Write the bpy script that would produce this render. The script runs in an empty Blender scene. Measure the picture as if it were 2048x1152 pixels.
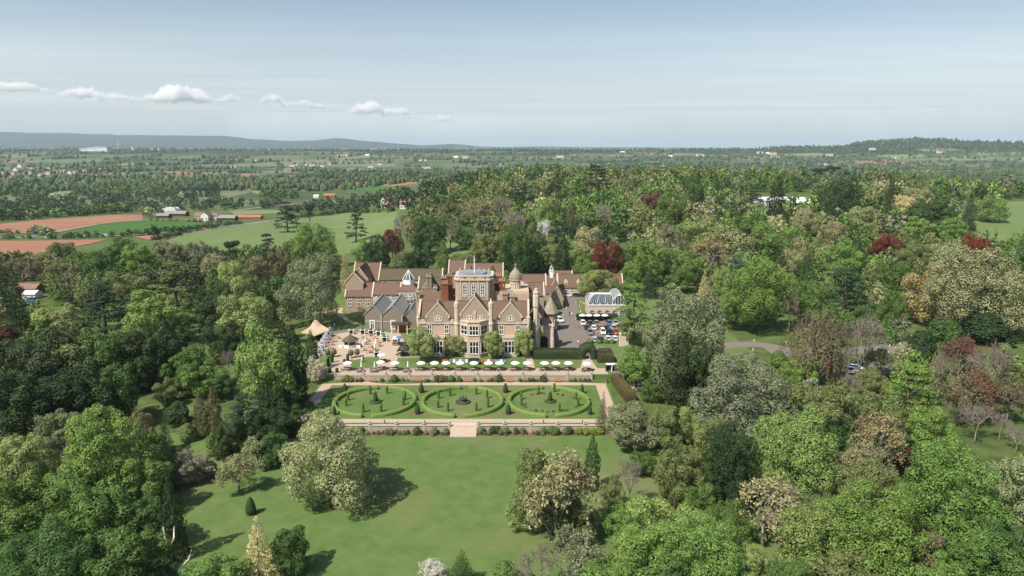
import bpy, bmesh, math, random
import numpy as np
from mathutils import Vector, Matrix
from mathutils.geometry import delaunay_2d_cdt

# ------------------------------------------------------------------ camera, sky, sun, exposure
scene = bpy.context.scene
COL = scene.collection
R = math.radians
F_PX, PITCH, CAM_H = 1400.0, R(11.5), 64.0          # focal length in pixels of the 2048 px frame
cam_d = bpy.data.cameras.new("camera")
cam = bpy.data.objects.new("camera", cam_d); COL.objects.link(cam)
cam.location = (0, 0, CAM_H); cam.rotation_euler = (R(90) - PITCH, 0, 0)
cam_d.sensor_width = 36; cam_d.lens = F_PX / 2048 * 36
cam_d.clip_start = 1.0; cam_d.clip_end = 200000
scene.camera = cam

SUN_EL, SUN_AZ = R(51), R(226)                        # azimuth of the sun, clockwise from +Y (behind the camera, to the left)
world = bpy.data.worlds.new("World"); scene.world = world; world.use_nodes = True
wn, wl = world.node_tree.nodes, world.node_tree.links
wn.clear()
sky = wn.new("ShaderNodeTexSky"); sky.sky_type = 'NISHITA'; sky.sun_disc = False
sky.sun_elevation = SUN_EL; sky.sun_rotation = SUN_AZ
sky.altitude = 60; sky.air_density = 1.0; sky.dust_density = 1.5; sky.ozone_density = 2.2
bg = wn.new("ShaderNodeBackground"); bg.inputs[1].default_value = 0.085
wo = wn.new("ShaderNodeOutputWorld")
# thin streaks of high cirrus, by direction only
tc = wn.new("ShaderNodeTexCoord"); sep = wn.new("ShaderNodeSeparateXYZ"); wl.new(tc.outputs["Generated"], sep.inputs[0])
zc = wn.new("ShaderNodeMath"); zc.operation = 'MAXIMUM'; zc.inputs[1].default_value = 0.04; wl.new(sep.outputs[2], zc.inputs[0])
dx = wn.new("ShaderNodeMath"); dx.operation = 'DIVIDE'; wl.new(sep.outputs[0], dx.inputs[0]); wl.new(zc.outputs[0], dx.inputs[1])
dy = wn.new("ShaderNodeMath"); dy.operation = 'DIVIDE'; wl.new(sep.outputs[1], dy.inputs[0]); wl.new(zc.outputs[0], dy.inputs[1])
cmb = wn.new("ShaderNodeCombineXYZ"); wl.new(dx.outputs[0], cmb.inputs[0]); wl.new(dy.outputs[0], cmb.inputs[1])
mp = wn.new("ShaderNodeMapping"); mp.inputs["Rotation"].default_value = (0, 0, R(38)); mp.inputs["Scale"].default_value = (0.10, 0.34, 1)
wl.new(cmb.outputs[0], mp.inputs[0])
nz = wn.new("ShaderNodeTexNoise"); nz.inputs["Scale"].default_value = 1.0; nz.inputs["Detail"].default_value = 5; nz.inputs["Roughness"].default_value = 0.55
wl.new(mp.outputs[0], nz.inputs["Vector"])
cr = wn.new("ShaderNodeMapRange"); cr.inputs[1].default_value = 0.44; cr.inputs[2].default_value = 0.72; cr.inputs[3].default_value = 0; cr.inputs[4].default_value = 0.26
wl.new(nz.outputs[0], cr.inputs[0])
mxs = wn.new("ShaderNodeMix"); mxs.data_type = 'RGBA'
mxs.inputs[7].default_value = (8.0, 8.6, 8.8, 1)
hsv = wn.new("ShaderNodeHueSaturation"); hsv.inputs["Saturation"].default_value = 1.0; hsv.inputs["Hue"].default_value = 0.497; wl.new(sky.outputs[0], hsv.inputs["Color"])
veil = wn.new("ShaderNodeMapRange"); veil.interpolation_type = 'SMOOTHSTEP'; veil.inputs[1].default_value = 0.0; veil.inputs[2].default_value = 0.30; veil.inputs[3].default_value = 0.55; veil.inputs[4].default_value = 0.0; wl.new(sep.outputs[2], veil.inputs[0])
vadd = wn.new("ShaderNodeMath"); vadd.operation = 'ADD'; vadd.use_clamp = True; wl.new(cr.outputs[0], vadd.inputs[0]); wl.new(veil.outputs[0], vadd.inputs[1])
wl.new(vadd.outputs[0], mxs.inputs[0]); wl.new(hsv.outputs[0], mxs.inputs[6])
wl.new(mxs.outputs[2], bg.inputs[0]); wl.new(bg.outputs[0], wo.inputs[0])

sun_d = bpy.data.lights.new("sun", 'SUN'); sun_d.energy = 5.0; sun_d.angle = R(0.5); sun_d.color = (1.0, 0.94, 0.84)
sun = bpy.data.objects.new("sun", sun_d); COL.objects.link(sun)
SUN_DIR = Vector((math.sin(SUN_AZ) * math.cos(SUN_EL), math.cos(SUN_AZ) * math.cos(SUN_EL), math.sin(SUN_EL)))
sun.rotation_euler = SUN_DIR.to_track_quat('Z', 'Y').to_euler()
vs = scene.view_settings
vs.view_transform = 'Standard'; vs.look = 'None'; vs.gamma = 1; vs.use_curve_mapping = False; vs.exposure = 0.42
scene.render.engine = 'CYCLES'
cy = scene.cycles
cy.use_denoising = True; cy.max_bounces = 10; cy.diffuse_bounces = 1; cy.glossy_bounces = 2; cy.transmission_bounces = 3
cy.volume_bounces = 8; cy.transparent_max_bounces = 8; cy.caustics_reflective = False; cy.caustics_refractive = False

# ------------------------------------------------------------------ from a pixel and a distance to a place
CP, SP = math.cos(PITCH), math.sin(PITCH)
def Zat(py, d):
    "height of the point seen at row py on the upright plane at distance d"
    return CAM_H - d * math.tan(PITCH + math.atan((py - 576) / F_PX))
def Xat(px, d, z):
    return (px - 1024) / F_PX * (d * CP + (CAM_H - z) * SP)
def P(px, py, d):
    z = Zat(py, d); return Xat(px, d, z), z
def proj(x, y, z):
    zc = y * CP + (CAM_H - z) * SP
    return 1024 + F_PX * x / zc, 576 + F_PX * ((CAM_H - z) * CP - y * SP) / zc
def G(px, py, z=0.0):
    "the point at height z seen at the pixel"
    t = math.tan(PITCH + math.atan((py - 576) / F_PX)); d = (CAM_H - z) / t
    return Xat(px, d, z), d

# ------------------------------------------------------------------ terrain
def sst(a, b, x):
    t = np.clip((x - a) / (b - a), 0, 1); return t * t * (3 - 2 * t)
def u_of(px): return (px - 1024) / F_PX * 1.012
HILL_L = [(-900, 262), (-300, 264), (0, 265), (160, 266), (260, 270), (400, 271), (470, 272), (520, 278), (600, 282), (640, 281), (680, 277), (720, 280), (800, 287), (855, 291), (885, 289), (905, 287.5), (925, 289), (960, 293),
          (1000, 294.5), (1080, 293), (1180, 295), (1300, 295), (1380, 296.5), (1450, 299), (1600, 301), (3000, 301)]
RIDGE_R = [(1380, 303), (1480, 302), (1560, 297), (1620, 297), (1670, 295), (1690, 287), (1720, 282.5), (1800, 278.5), (1850, 278.5), (1900, 283), (1960, 285), (2048, 288), (2300, 287), (3000, 290)]
def _prof(tab, dist, ref):
    us = [u_of(p) for p, _ in tab]; zs = [CAM_H + dist * math.tan(math.atan((576 - y) / F_PX) - PITCH) - ref for _, y in tab]
    return np.array(us), np.array(zs)
PLAIN = -45.0
HU, HZ = _prof(HILL_L, 17000, PLAIN); RU, RZ = _prof(RIDGE_R, 5400, PLAIN)
LY = [0, 305, 350, 420, 560, 800, 1200, 1800, 2600, 40000]; LZ = [0, 0, -3, -8, -15, -23, -31, -39, -45, -45]
RY = [0, 325, 400, 550, 800, 1000, 1300, 1800, 2800, 40000]; RZz = [0, 0, 3.0, 10, 19, 20, 8, -20, -45, -45]
def T(x, y):
    x = np.asarray(x, float); y = np.asarray(y, float)
    yy = np.maximum(y, 1.0); u = x / np.maximum(yy, 60.0)
    r = np.hypot(x, y)
    near = -3.35 - 0.006 * np.clip(157 - y, 0, 300) + 1.55 * sst(159, 187, y) + 1.75 * sst(188.5, 196, y)
    w = sst(-0.27, -0.06, u)
    dd = np.where(y > 0, yy, 0)
    z = near + (1 - w) * np.interp(dd, LY, LZ) + w * np.interp(dd, RY, RZz)
    # a low swell under the green field left of the house
    z = z + 5.0 * np.exp(-(((x + 190) / 120) ** 2 + ((y - 640) / 130) ** 2))
    # gentle waves far off
    a = sst(900, 2500, r)
    z = z + a * (2.2 * np.sin(x / 310 + 1.3) * np.cos(y / 420) + 1.6 * np.sin(x / 145 + y / 230))
    hz = np.interp(u, HU, HZ); rz = np.interp(u, RU, RZ)
    bump = 1 + 0.06 * np.sin(x / 420 + y / 300) + 0.04 * np.sin(x / 170 - y / 260)
    prof = 0.32 * sst(11500, 14200, y) + 0.68 * sst(13800, 17000, y)
    z = z + hz * prof * np.where(prof > 0.98, 1, bump) * (1 - 0.5 * sst(19000, 30000, y))
    pr = 0.45 * sst(3300, 4600, y) + 0.55 * sst(4300, 5400, y)
    z = z + np.maximum(rz, 0) * pr * np.where(pr > 0.97, 1, bump) * (1 - sst(7500, 11000, y))
    return z
def Tz(x, y): return float(T(x, y))
DGRID = np.geomspace(30, 34000, 260)
def _cross(f, grid):
    "first place where f turns negative along an outward grid, refined"
    for _ in range(3):
        v = f(grid); i = int(np.argmax(v < 0)) if (v < 0).any() else len(grid) - 1
        i = max(i, 1); grid = np.linspace(grid[i - 1], grid[i], 24)
    return float(grid[12])
def GT(px, py):
    "where the ray through a pixel meets the land"
    t = math.tan(PITCH + math.atan((py - 576) / F_PX))
    d = _cross(lambda q: (CAM_H - q * t) - T(Xat(px, q, CAM_H - q * t), q), DGRID)
    return Xat(px, d, CAM_H - d * t), d

# ------------------------------------------------------------------ materials
MATS = {}
def _rgb(c): return (c[0], c[1], c[2], 1)
def mat(name, c, c2=None, scale=1.0, rough=0.85, bump=0.0, detail=4, spec=0.3, metal=0.0, c3=None, scale3=0.1, w3=(0.5, 0.7), stretch=None, transl=0.0, tint=False):
    "a noise mottled surface in world space; c3 adds broad patches of a third colour"
    m = bpy.data.materials.new(name); m.use_nodes = True; nt = m.node_tree; n, l = nt.nodes, nt.links
    b = n["Principled BSDF"]; b.inputs["Roughness"].default_value = rough; b.inputs["Metallic"].default_value = metal
    b.inputs["Specular IOR Level"].default_value = spec
    geo = n.new("ShaderNodeNewGeometry"); vec = geo.outputs["Position"]
    if stretch:
        mpp = n.new("ShaderNodeMapping"); mpp.inputs["Scale"].default_value = stretch; l.new(vec, mpp.inputs[0]); vec = mpp.outputs[0]
    col = None
    if c2 is not None:
        nz = n.new("ShaderNodeTexNoise"); nz.inputs["Scale"].default_value = scale; nz.inputs["Detail"].default_value = detail; nz.inputs["Roughness"].default_value = 0.65
        l.new(vec, nz.inputs["Vector"])
        mr = n.new("ShaderNodeMapRange"); mr.inputs[1].default_value = 0.3; mr.inputs[2].default_value = 0.7; l.new(nz.outputs[0], mr.inputs[0])
        mx = n.new("ShaderNodeMix"); mx.data_type = 'RGBA'; mx.inputs[6].default_value = _rgb(c); mx.inputs[7].default_value = _rgb(c2)
        l.new(mr.outputs[0], mx.inputs[0]); col = mx.outputs[2]
        if bump:
            bp = n.new("ShaderNodeBump"); bp.inputs["Strength"].default_value = bump; bp.inputs["Distance"].default_value = 0.1
            l.new(nz.outputs[0], bp.inputs["Height"]); l.new(bp.outputs[0], b.inputs["Normal"])
    if c3 is not None:
        n3 = n.new("ShaderNodeTexNoise"); n3.inputs["Scale"].default_value = scale3; n3.inputs["Detail"].default_value = 5; l.new(geo.outputs["Position"], n3.inputs["Vector"])
        m3 = n.new("ShaderNodeMapRange"); m3.inputs[1].default_value = w3[0]; m3.inputs[2].default_value = w3[1]; l.new(n3.outputs[0], m3.inputs[0])
        x3 = n.new("ShaderNodeMix"); x3.data_type = 'RGBA'; x3.inputs[7].default_value = _rgb(c3); l.new(m3.outputs[0], x3.inputs[0])
        l.new(col, x3.inputs[6]); col = x3.outputs[2]
    if col is None: b.inputs["Base Color"].default_value = _rgb(c)
    else: l.new(col, b.inputs["Base Color"])
    MATS[name] = m; return m
def leaf_mat(name, vary=0.42, transl=0.24, attr=False, rough=0.6):
    "leaves: the tree's own colour (object colour or the tint attribute), each leaf a little different"
    m = bpy.data.materials.new(name); m.use_nodes = True; nt = m.node_tree; n, l = nt.nodes, nt.links
    b = n["Principled BSDF"]; b.inputs["Roughness"].default_value = rough; b.inputs["Specular IOR Level"].default_value = 0.2
    if attr:
        at = n.new("ShaderNodeAttribute"); at.attribute_name = "tint"; base = at.outputs["Color"]
    else:
        oi = n.new("ShaderNodeObjectInfo"); base = oi.outputs["Color"]
    geo = n.new("ShaderNodeNewGeometry")
    mr = n.new("ShaderNodeMapRange"); mr.inputs[3].default_value = 1 - vary; mr.inputs[4].default_value = 1 + vary; l.new(geo.outputs["Random Per Island"], mr.inputs[0])
    hs = n.new("ShaderNodeHueSaturation"); l.new(base, hs.inputs["Color"]); l.new(mr.outputs[0], hs.inputs["Value"])
    nz = n.new("ShaderNodeTexNoise"); nz.inputs["Scale"].default_value = 0.35; nz.inputs["Detail"].default_value = 2; l.new(geo.outputs["Position"], nz.inputs["Vector"])
    mh = n.new("ShaderNodeMapRange"); mh.inputs[1].default_value = 0.3; mh.inputs[2].default_value = 0.7; mh.inputs[3].default_value = 0.490; mh.inputs[4].default_value = 0.514; l.new(nz.outputs[0], mh.inputs[0])
    l.new(mh.outputs[0], hs.inputs["Hue"])
    l.new(hs.outputs[0], b.inputs["Base Color"])
    tr = n.new("ShaderNodeBsdfTranslucent"); l.new(hs.outputs[0], tr.inputs[0])
    ms = n.new("ShaderNodeMixShader"); ms.inputs[0].default_value = transl
    l.new(b.outputs[0], ms.inputs[1]); l.new(tr.outputs[0], ms.inputs[2]); l.new(ms.outputs[0], n["Material Output"].inputs[0])
    MATS[name] = m; return m
def glass_mat(name, c, rough=0.08):
    m = bpy.data.materials.new(name); m.use_nodes = True; b = m.node_tree.nodes["Principled BSDF"]
    b.inputs["Base Color"].default_value = _rgb(c); b.inputs["Roughness"].default_value = rough; b.inputs["Specular IOR Level"].default_value = 0.5
    MATS[name] = m; return m

# ------------------------------------------------------------------ mesh building
def put(name, me, m, parent=None, loc=None):
    o = bpy.data.objects.new(name, me); COL.objects.link(o)
    if m is not None and not me.materials: me.materials.append(MATS[m] if isinstance(m, str) else m)
    if parent is not None: o.parent = parent
    if loc is not None: o.location = loc
    return o
def tag(o, label=None, cat=None, group=None, kind=None):
    if label: o["label"] = label
    if cat: o["category"] = cat
    if group: o["group"] = group
    if kind: o["kind"] = kind
    return o
def empty(name, loc, label=None, cat=None, group=None, rz=0.0):
    o = bpy.data.objects.new(name, None); COL.objects.link(o); o.location = loc; o.rotation_euler = (0, 0, rz); o.empty_display_size = 0.1
    return tag(o, label, cat, group)
def copy_tree(o, parent=None):
    c = o.copy(); COL.objects.link(c)
    if parent is not None: c.parent = parent
    for ch in list(o.children): copy_tree(ch, c)
    return c
def place_copy(o, loc, rz=0.0, label=None, s=None):
    c = copy_tree(o); c.location = loc; c.rotation_euler = (0, 0, rz)
    if s is not None: c.scale = s if not isinstance(s, (int, float)) else (s, s, s)
    if label: c["label"] = label
    return c
class MB:
    def __init__(s): s.v, s.f = [], []
    def add(s, vs, fs):
        k = len(s.v); s.v += [tuple(p) for p in vs]; s.f += [tuple(i + k for i in f) for f in fs]; return s
    def box(s, x0, x1, y0, y1, z0, z1):
        v = [(x0, y0, z0), (x1, y0, z0), (x1, y1, z0), (x0, y1, z0), (x0, y0, z1), (x1, y0, z1), (x1, y1, z1), (x0, y1, z1)]
        return s.add(v, [(3, 2, 1, 0), (4, 5, 6, 7), (0, 1, 5, 4), (1, 2, 6, 5), (2, 3, 7, 6), (3, 0, 4, 7)])
    def poly(s, pts): return s.add(pts, [tuple(range(len(pts)))])
    def prism(s, pts, off):
        "closed solid: a polygon swept by a vector"
        n = len(pts); o = Vector(off); a = [Vector(p) for p in pts]; b = [p + o for p in a]
        return s.add(a + b, [tuple(reversed(range(n))), tuple(range(n, 2 * n))] + [(i, (i + 1) % n, n + (i + 1) % n, n + i) for i in range(n)])
    def lathe(s, cx, cy, prof, seg=8, rot=0.0, sx=1, sy=1):
        "prof = [(r, z)...] bottom to top"
        v, f = [], []
        for r, z in prof:
            for k in range(seg):
                a = rot + 2 * math.pi * k / seg; v.append((cx + sx * r * math.cos(a), cy + sy * r * math.sin(a), z))
        m = len(prof)
        for j in range(m - 1):
            for k in range(seg):
                k2 = (k + 1) % seg; f.append((j * seg + k, j * seg + k2, (j + 1) * seg + k2, (j + 1) * seg + k))
        f.append(tuple(reversed(range(seg)))); f.append(tuple((m - 1) * seg + k for k in range(seg)))
        return s.add(v, f)
    def tube(s, pts, rad, seg=5):
        pts = [Vector(p) for p in pts]; n = len(pts); v, f = [], []
        for i, p in enumerate(pts):
            t = (pts[min(i + 1, n - 1)] - pts[max(i - 1, 0)]).normalized()
            a = t.cross(Vector((0, 0, 1)) if abs(t.z) < 0.9 else Vector((1, 0, 0))).normalized(); b = t.cross(a)
            r = rad[i] if isinstance(rad, (list, tuple)) else rad
            for k in range(seg):
                an = 2 * math.pi * k / seg; v.append(p + a * (r * math.cos(an)) + b * (r * math.sin(an)))
        for i in range(n - 1):
            for k in range(seg):
                k2 = (k + 1) % seg; f.append((i * seg + k, i * seg + k2, (i + 1) * seg + k2, (i + 1) * seg + k))
        f.append(tuple(reversed(range(seg)))); f.append(tuple((n - 1) * seg + k for k in range(seg)))
        return s.add(v, f)
    def mesh(s, name="mesh", smooth=False):
        me = bpy.data.meshes.new(name); me.from_pydata(s.v, [], s.f); me.update()
        if smooth: me.polygons.foreach_set("use_smooth", [True] * len(me.polygons))
        return me
    def build(s, name, m, parent=None, loc=None, smooth=False, label=None):
        o = put(name, s.mesh(name, smooth), m, parent, loc)
        if label: o["label"] = label
        return o
def np_mesh(name, V, Fq, smooth=False, attrs=None):
    "fast mesh from numpy: V (n,3), Fq (m,k)"
    me = bpy.data.meshes.new(name); V = np.asarray(V, np.float32); Fq = np.asarray(Fq, np.int32); k = Fq.shape[1]
    me.vertices.add(len(V)); me.vertices.foreach_set("co", V.ravel())
    me.loops.add(Fq.size); me.loops.foreach_set("vertex_index", Fq.ravel())
    me.polygons.add(len(Fq)); me.polygons.foreach_set("loop_start", np.arange(len(Fq), dtype=np.int32) * k)
    try: me.polygons.foreach_set("loop_total", np.full(len(Fq), k, np.int32))
    except Exception: pass
    if smooth: me.polygons.foreach_set("use_smooth", np.ones(len(Fq), bool))
    if attrs is not None:
        at = me.attributes.new("tint", 'FLOAT_COLOR', 'POINT'); at.data.foreach_set("color", np.asarray(attrs, np.float32).ravel())
    me.update(calc_edges=True); me.validate(); return me
def drape(name, pts, m, lift, step=12.0, label=None, flat=None):
    "a sheet that follows the land inside a polygon (world xy); flat = one height for a level sheet"
    pts = [Vector((p[0], p[1])) for p in pts]; n = len(pts); cs = []
    bnd = []
    for i in range(n):
        a, b = pts[i], pts[(i + 1) % n]; k = max(1, int((b - a).length / step))
        bnd += [a.lerp(b, j / k) for j in range(k)]
    nb = len(bnd)
    xs = [p.x for p in bnd]; ys = [p.y for p in bnd]; inner = []
    if flat is None:
        gx = np.arange(min(xs) + step / 2, max(xs), step); gy = np.arange(min(ys) + step / 2, max(ys), step)
        for x in gx:
            for y in gy:
                inside = False; j = nb - 1
                for i in range(nb):
                    if (ys[i] > y) != (ys[j] > y) and x < (xs[j] - xs[i]) * (y - ys[i]) / (ys[j] - ys[i] + 1e-12) + xs[i]: inside = not inside
                    j = i
                if inside: inner.append(Vector((x, y)))
    allp = bnd + inner
    v, e, f, *_ = delaunay_2d_cdt(allp, [(i, (i + 1) % nb) for i in range(nb)], [list(range(nb))], 1, 1e-4)
    zz = [flat if flat is not None else Tz(p.x, p.y) + lift for p in v]
    me = bpy.data.meshes.new(name); me.from_pydata([(p.x, p.y, z) for p, z in zip(v, zz)], [], [tuple(t) for t in f]); me.update()
    bm = bmesh.new(); bm.from_mesh(me); bmesh.ops.recalc_face_normals(bm, faces=bm.faces)
    if bm.faces and sum(fc.normal.z for fc in bm.faces) < 0: bmesh.ops.reverse_faces(bm, faces=bm.faces)
    bm.to_mesh(me); bm.free()
    o = put(name, me, m); o["kind"] = "structure"
    if label: o["label"] = label
    return o
def strip(pts, w):
    "outline polygon of a road of width w along pts (world xy)"
    pts = [Vector((p[0], p[1])) for p in pts]; L, Rr = [], []
    for i, p in enumerate(pts):
        t = (pts[min(i + 1, len(pts) - 1)] - pts[max(i - 1, 0)]).normalized(); nrm = Vector((-t.y, t.x))
        ww = w[i] if isinstance(w, (list, tuple)) else w
        L.append(p + nrm * ww / 2); Rr.append(p - nrm * ww / 2)
    return L + Rr[::-1]
def smooth_path(pts, k=6):
    out = []; p = [Vector((q[0], q[1])) for q in pts]; n = len(p)
    for i in range(n - 1):
        a, b, c, d = p[max(i - 1, 0)], p[i], p[i + 1], p[min(i + 2, n - 1)]
        for j in range(k):
            t = j / k; out.append(0.5 * ((2 * b) + (c - a) * t + (2 * a - 5 * b + 4 * c - d) * t * t + (3 * b - a - 3 * c + d) * t ** 3))
    out.append(p[-1]); return out
# ------------------------------------------------------------------ surfaces
mat("lawn", (0.078, 0.134, 0.035), (0.120, 0.172, 0.056), 0.3, rough=0.95, bump=0.25, c3=(0.165, 0.168, 0.075), scale3=0.042, w3=(0.47, 0.74), spec=0.1)
mat("rough_grass", (0.075, 0.125, 0.030), (0.115, 0.160, 0.050), 0.5, rough=0.95, bump=0.3, c3=(0.15, 0.14, 0.07), scale3=0.03, w3=(0.55, 0.75), spec=0.1)
mat("pasture", (0.118, 0.168, 0.058), (0.138, 0.188, 0.070), 0.05, rough=0.95, c3=(0.155, 0.195, 0.085), scale3=0.013, w3=(0.48, 0.7), spec=0.1)
mat("pale_pasture", (0.155, 0.200, 0.085), (0.175, 0.215, 0.100), 0.03, rough=0.95, c3=(0.19, 0.20, 0.10), scale3=0.01, w3=(0.5, 0.7), spec=0.1)
mat("crop", (0.050, 0.120, 0.028), (0.065, 0.135, 0.032), 0.08, rough=0.95, stretch=(1, 0.1, 1), spec=0.1)
mat("red_soil", (0.265, 0.128, 0.080), (0.315, 0.158, 0.100), 0.05, rough=0.95, c3=(0.30, 0.165, 0.11), scale3=0.02, w3=(0.5, 0.7), stretch=(1.0, 0.18, 1), spec=0.1)
mat("gravel", (0.37, 0.29, 0.22), (0.45, 0.36, 0.28), 1.8, rough=0.95, bump=0.1, c3=(0.43, 0.32, 0.235), scale3=0.12, w3=(0.45, 0.7), spec=0.15)
mat("asphalt", (0.165, 0.140, 0.122), (0.205, 0.175, 0.150), 0.8, rough=0.9, bump=0.05, c3=(0.18, 0.14, 0.115), scale3=0.08, w3=(0.45, 0.7), spec=0.2)
mat("lane", (0.22, 0.20, 0.18), (0.26, 0.24, 0.21), 0.3, rough=0.9)
mat("soil", (0.15, 0.085, 0.055), (0.20, 0.115, 0.075), 1.5, rough=0.95, bump=0.3)
mat("water", (0.30, 0.29, 0.28), (0.36, 0.33, 0.30), 0.002, rough=0.25)

# ground: patchwork of the far plain by cell, grass near by
def ground_material():
    m = bpy.data.materials.new("ground"); m.use_nodes = True; n, l = m.node_tree.nodes, m.node_tree.links
    b = n["Principled BSDF"]; b.inputs["Roughness"].default_value = 0.95; b.inputs["Specular IOR Level"].default_value = 0.1
    geo = n.new("ShaderNodeNewGeometry"); mpp = n.new("ShaderNodeMapping"); mpp.inputs["Scale"].default_value = (1 / 230, 1 / 300, 0.0); mpp.inputs["Rotation"].default_value = (0, 0, 0.35)
    l.new(geo.outputs["Position"], mpp.inputs[0])
    vo = n.new("ShaderNodeTexVoronoi"); vo.inputs["Scale"].default_value = 1.0; vo.inputs["Randomness"].default_value = 0.9; l.new(mpp.outputs[0], vo.inputs["Vector"])
    sp = n.new("ShaderNodeSeparateColor"); l.new(vo.outputs["Color"], sp.inputs[0])
    ramp = n.new("ShaderNodeValToRGB"); e = ramp.color_ramp; e.interpolation = 'CONSTANT'
    cols = [(0.0, (0.055, 0.080, 0.032)), (0.22, (0.085, 0.118, 0.048)), (0.40, (0.130, 0.152, 0.076)), (0.58, (0.068, 0.096, 0.040)), (0.72, (0.165, 0.175, 0.098)), (0.83, (0.098, 0.125, 0.054)), (0.95, (0.17, 0.155, 0.095)), (0.985, (0.26, 0.15, 0.095))]
    e.elements[0].position = 0; e.elements[0].color = _rgb(cols[0][1]); e.elements[1].position = cols[1][0]; e.elements[1].color = _rgb(cols[1][1])
    for p_, c_ in cols[2:]: k = e.elements.new(p_); k.color = _rgb(c_)
    l.new(sp.outputs[0], ramp.inputs[0])
    # near the estate: rough grass
    nz = n.new("ShaderNodeTexNoise"); nz.inputs["Scale"].default_value = 0.25; nz.inputs["Detail"].default_value = 6; l.new(geo.outputs["Position"], nz.inputs["Vector"])
    gr = n.new("ShaderNodeMix"); gr.data_type = 'RGBA'; gr.inputs[6].default_value = (0.060, 0.095, 0.026, 1); gr.inputs[7].default_value = (0.115, 0.150, 0.050, 1)
    mr = n.new("ShaderNodeMapRange"); mr.inputs[1].default_value = 0.32; mr.inputs[2].default_value = 0.68; l.new(nz.outputs[0], mr.inputs[0]); l.new(mr.outputs[0], gr.inputs[0])
    ln = n.new("ShaderNodeVectorMath"); ln.operation = 'LENGTH'; l.new(geo.outputs["Position"], ln.inputs[0])
    far = n.new("ShaderNodeMapRange"); far.inputs[1].default_value = 950; far.inputs[2].default_value = 1100; l.new(ln.outputs["Value"], far.inputs[0])
    mx = n.new("ShaderNodeMix"); mx.data_type = 'RGBA'; l.new(far.outputs[0], mx.inputs[0]); l.new(gr.outputs[2], mx.inputs[6]); l.new(ramp.outputs[0], mx.inputs[7])
    # wooded slopes of the far hills and of the scarp
    spz = n.new("ShaderNodeSeparateXYZ"); l.new(geo.outputs["Position"], spz.inputs[0]); hz_ = n.new("ShaderNodeMapRange"); hz_.inputs[1].default_value = -25; hz_.inputs[2].default_value = 60; l.new(spz.outputs[2], hz_.inputs[0])
    nf = n.new("ShaderNodeTexNoise"); nf.inputs["Scale"].default_value = 0.0016; nf.inputs["Detail"].default_value = 5; l.new(geo.outputs["Position"], nf.inputs["Vector"])
    ad = n.new("ShaderNodeMath"); ad.operation = 'MULTIPLY_ADD'; ad.inputs[1].default_value = 1.2; ad.inputs[2].default_value = -0.35; l.new(nf.outputs[0], ad.inputs[0])
    sm = n.new("ShaderNodeMath"); sm.operation = 'ADD'; l.new(hz_.outputs[0], sm.inputs[0]); l.new(ad.outputs[0], sm.inputs[1])
    st_ = n.new("ShaderNodeMapRange"); st_.inputs[1].default_value = 0.62; st_.inputs[2].default_value = 0.78; l.new(sm.outputs[0], st_.inputs[0])
    fr = n.new("ShaderNodeMath"); fr.operation = 'MULTIPLY'; l.new(st_.outputs[0], fr.inputs[0]); f3 = n.new("ShaderNodeMapRange"); f3.inputs[1].default_value = 2500; f3.inputs[2].default_value = 3500; l.new(ln.outputs["Value"], f3.inputs[0]); l.new(f3.outputs[0], fr.inputs[1])
    mxf = n.new("ShaderNodeMix"); mxf.data_type = 'RGBA'; mxf.inputs[7].default_value = (0.036, 0.050, 0.026, 1); l.new(fr.outputs[0], mxf.inputs[0]); l.new(mx.outputs[2], mxf.inputs[6]); mx = mxf
    # fine mottling over everything
    n2 = n.new("ShaderNodeTexNoise"); n2.inputs["Scale"].default_value = 0.012; n2.inputs["Detail"].default_value = 6; n2.inputs["Roughness"].default_value = 0.7; l.new(geo.outputs["Position"], n2.inputs["Vector"])
    m2 = n.new("ShaderNodeMapRange"); m2.inputs[1].default_value = 0.3; m2.inputs[2].default_value = 0.7; m2.inputs[3].default_value = 0.7; m2.inputs[4].default_value = 1.2; l.new(n2.outputs[0], m2.inputs[0])
    hs = n.new("ShaderNodeHueSaturation"); l.new(mx.outputs[2], hs.inputs["Color"]); l.new(m2.outputs[0], hs.inputs["Value"]); l.new(hs.outputs[0], b.inputs["Base Color"])
    MATS["ground"] = m
ground_material()

# ------------------------------------------------------------------ the land: one polar sheet out to the horizon
def build_ground():
    rr = [0.0, 20.0]
    while rr[-1] < 34000: rr.append(rr[-1] * 1.025)
    ang = np.concatenate([np.arange(-52, 52.01, 0.5), np.arange(58, 307.9, 6.0)])
    rr = np.array(rr[1:]); A = np.radians(ang)
    RR, AA = np.meshgrid(rr, A, indexing='ij')
    X = RR * np.sin(AA); Y = RR * np.cos(AA); Z = T(X, Y)
    V = np.stack([X, Y, Z], -1).reshape(-1, 3)
    nr, na = len(rr), len(ang); i = np.arange(nr - 1)[:, None] * na; j = np.arange(na)[None, :]; j2 = (j + 1) % na
    Fq = np.stack([i + j, i + na + j, i + na + j2, i + j2], -1).reshape(-1, 4)[:, ::-1]
    o = put("ground", np_mesh("ground", V, Fq, smooth=True), "ground"); o["kind"] = "structure"
build_ground()
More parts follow.
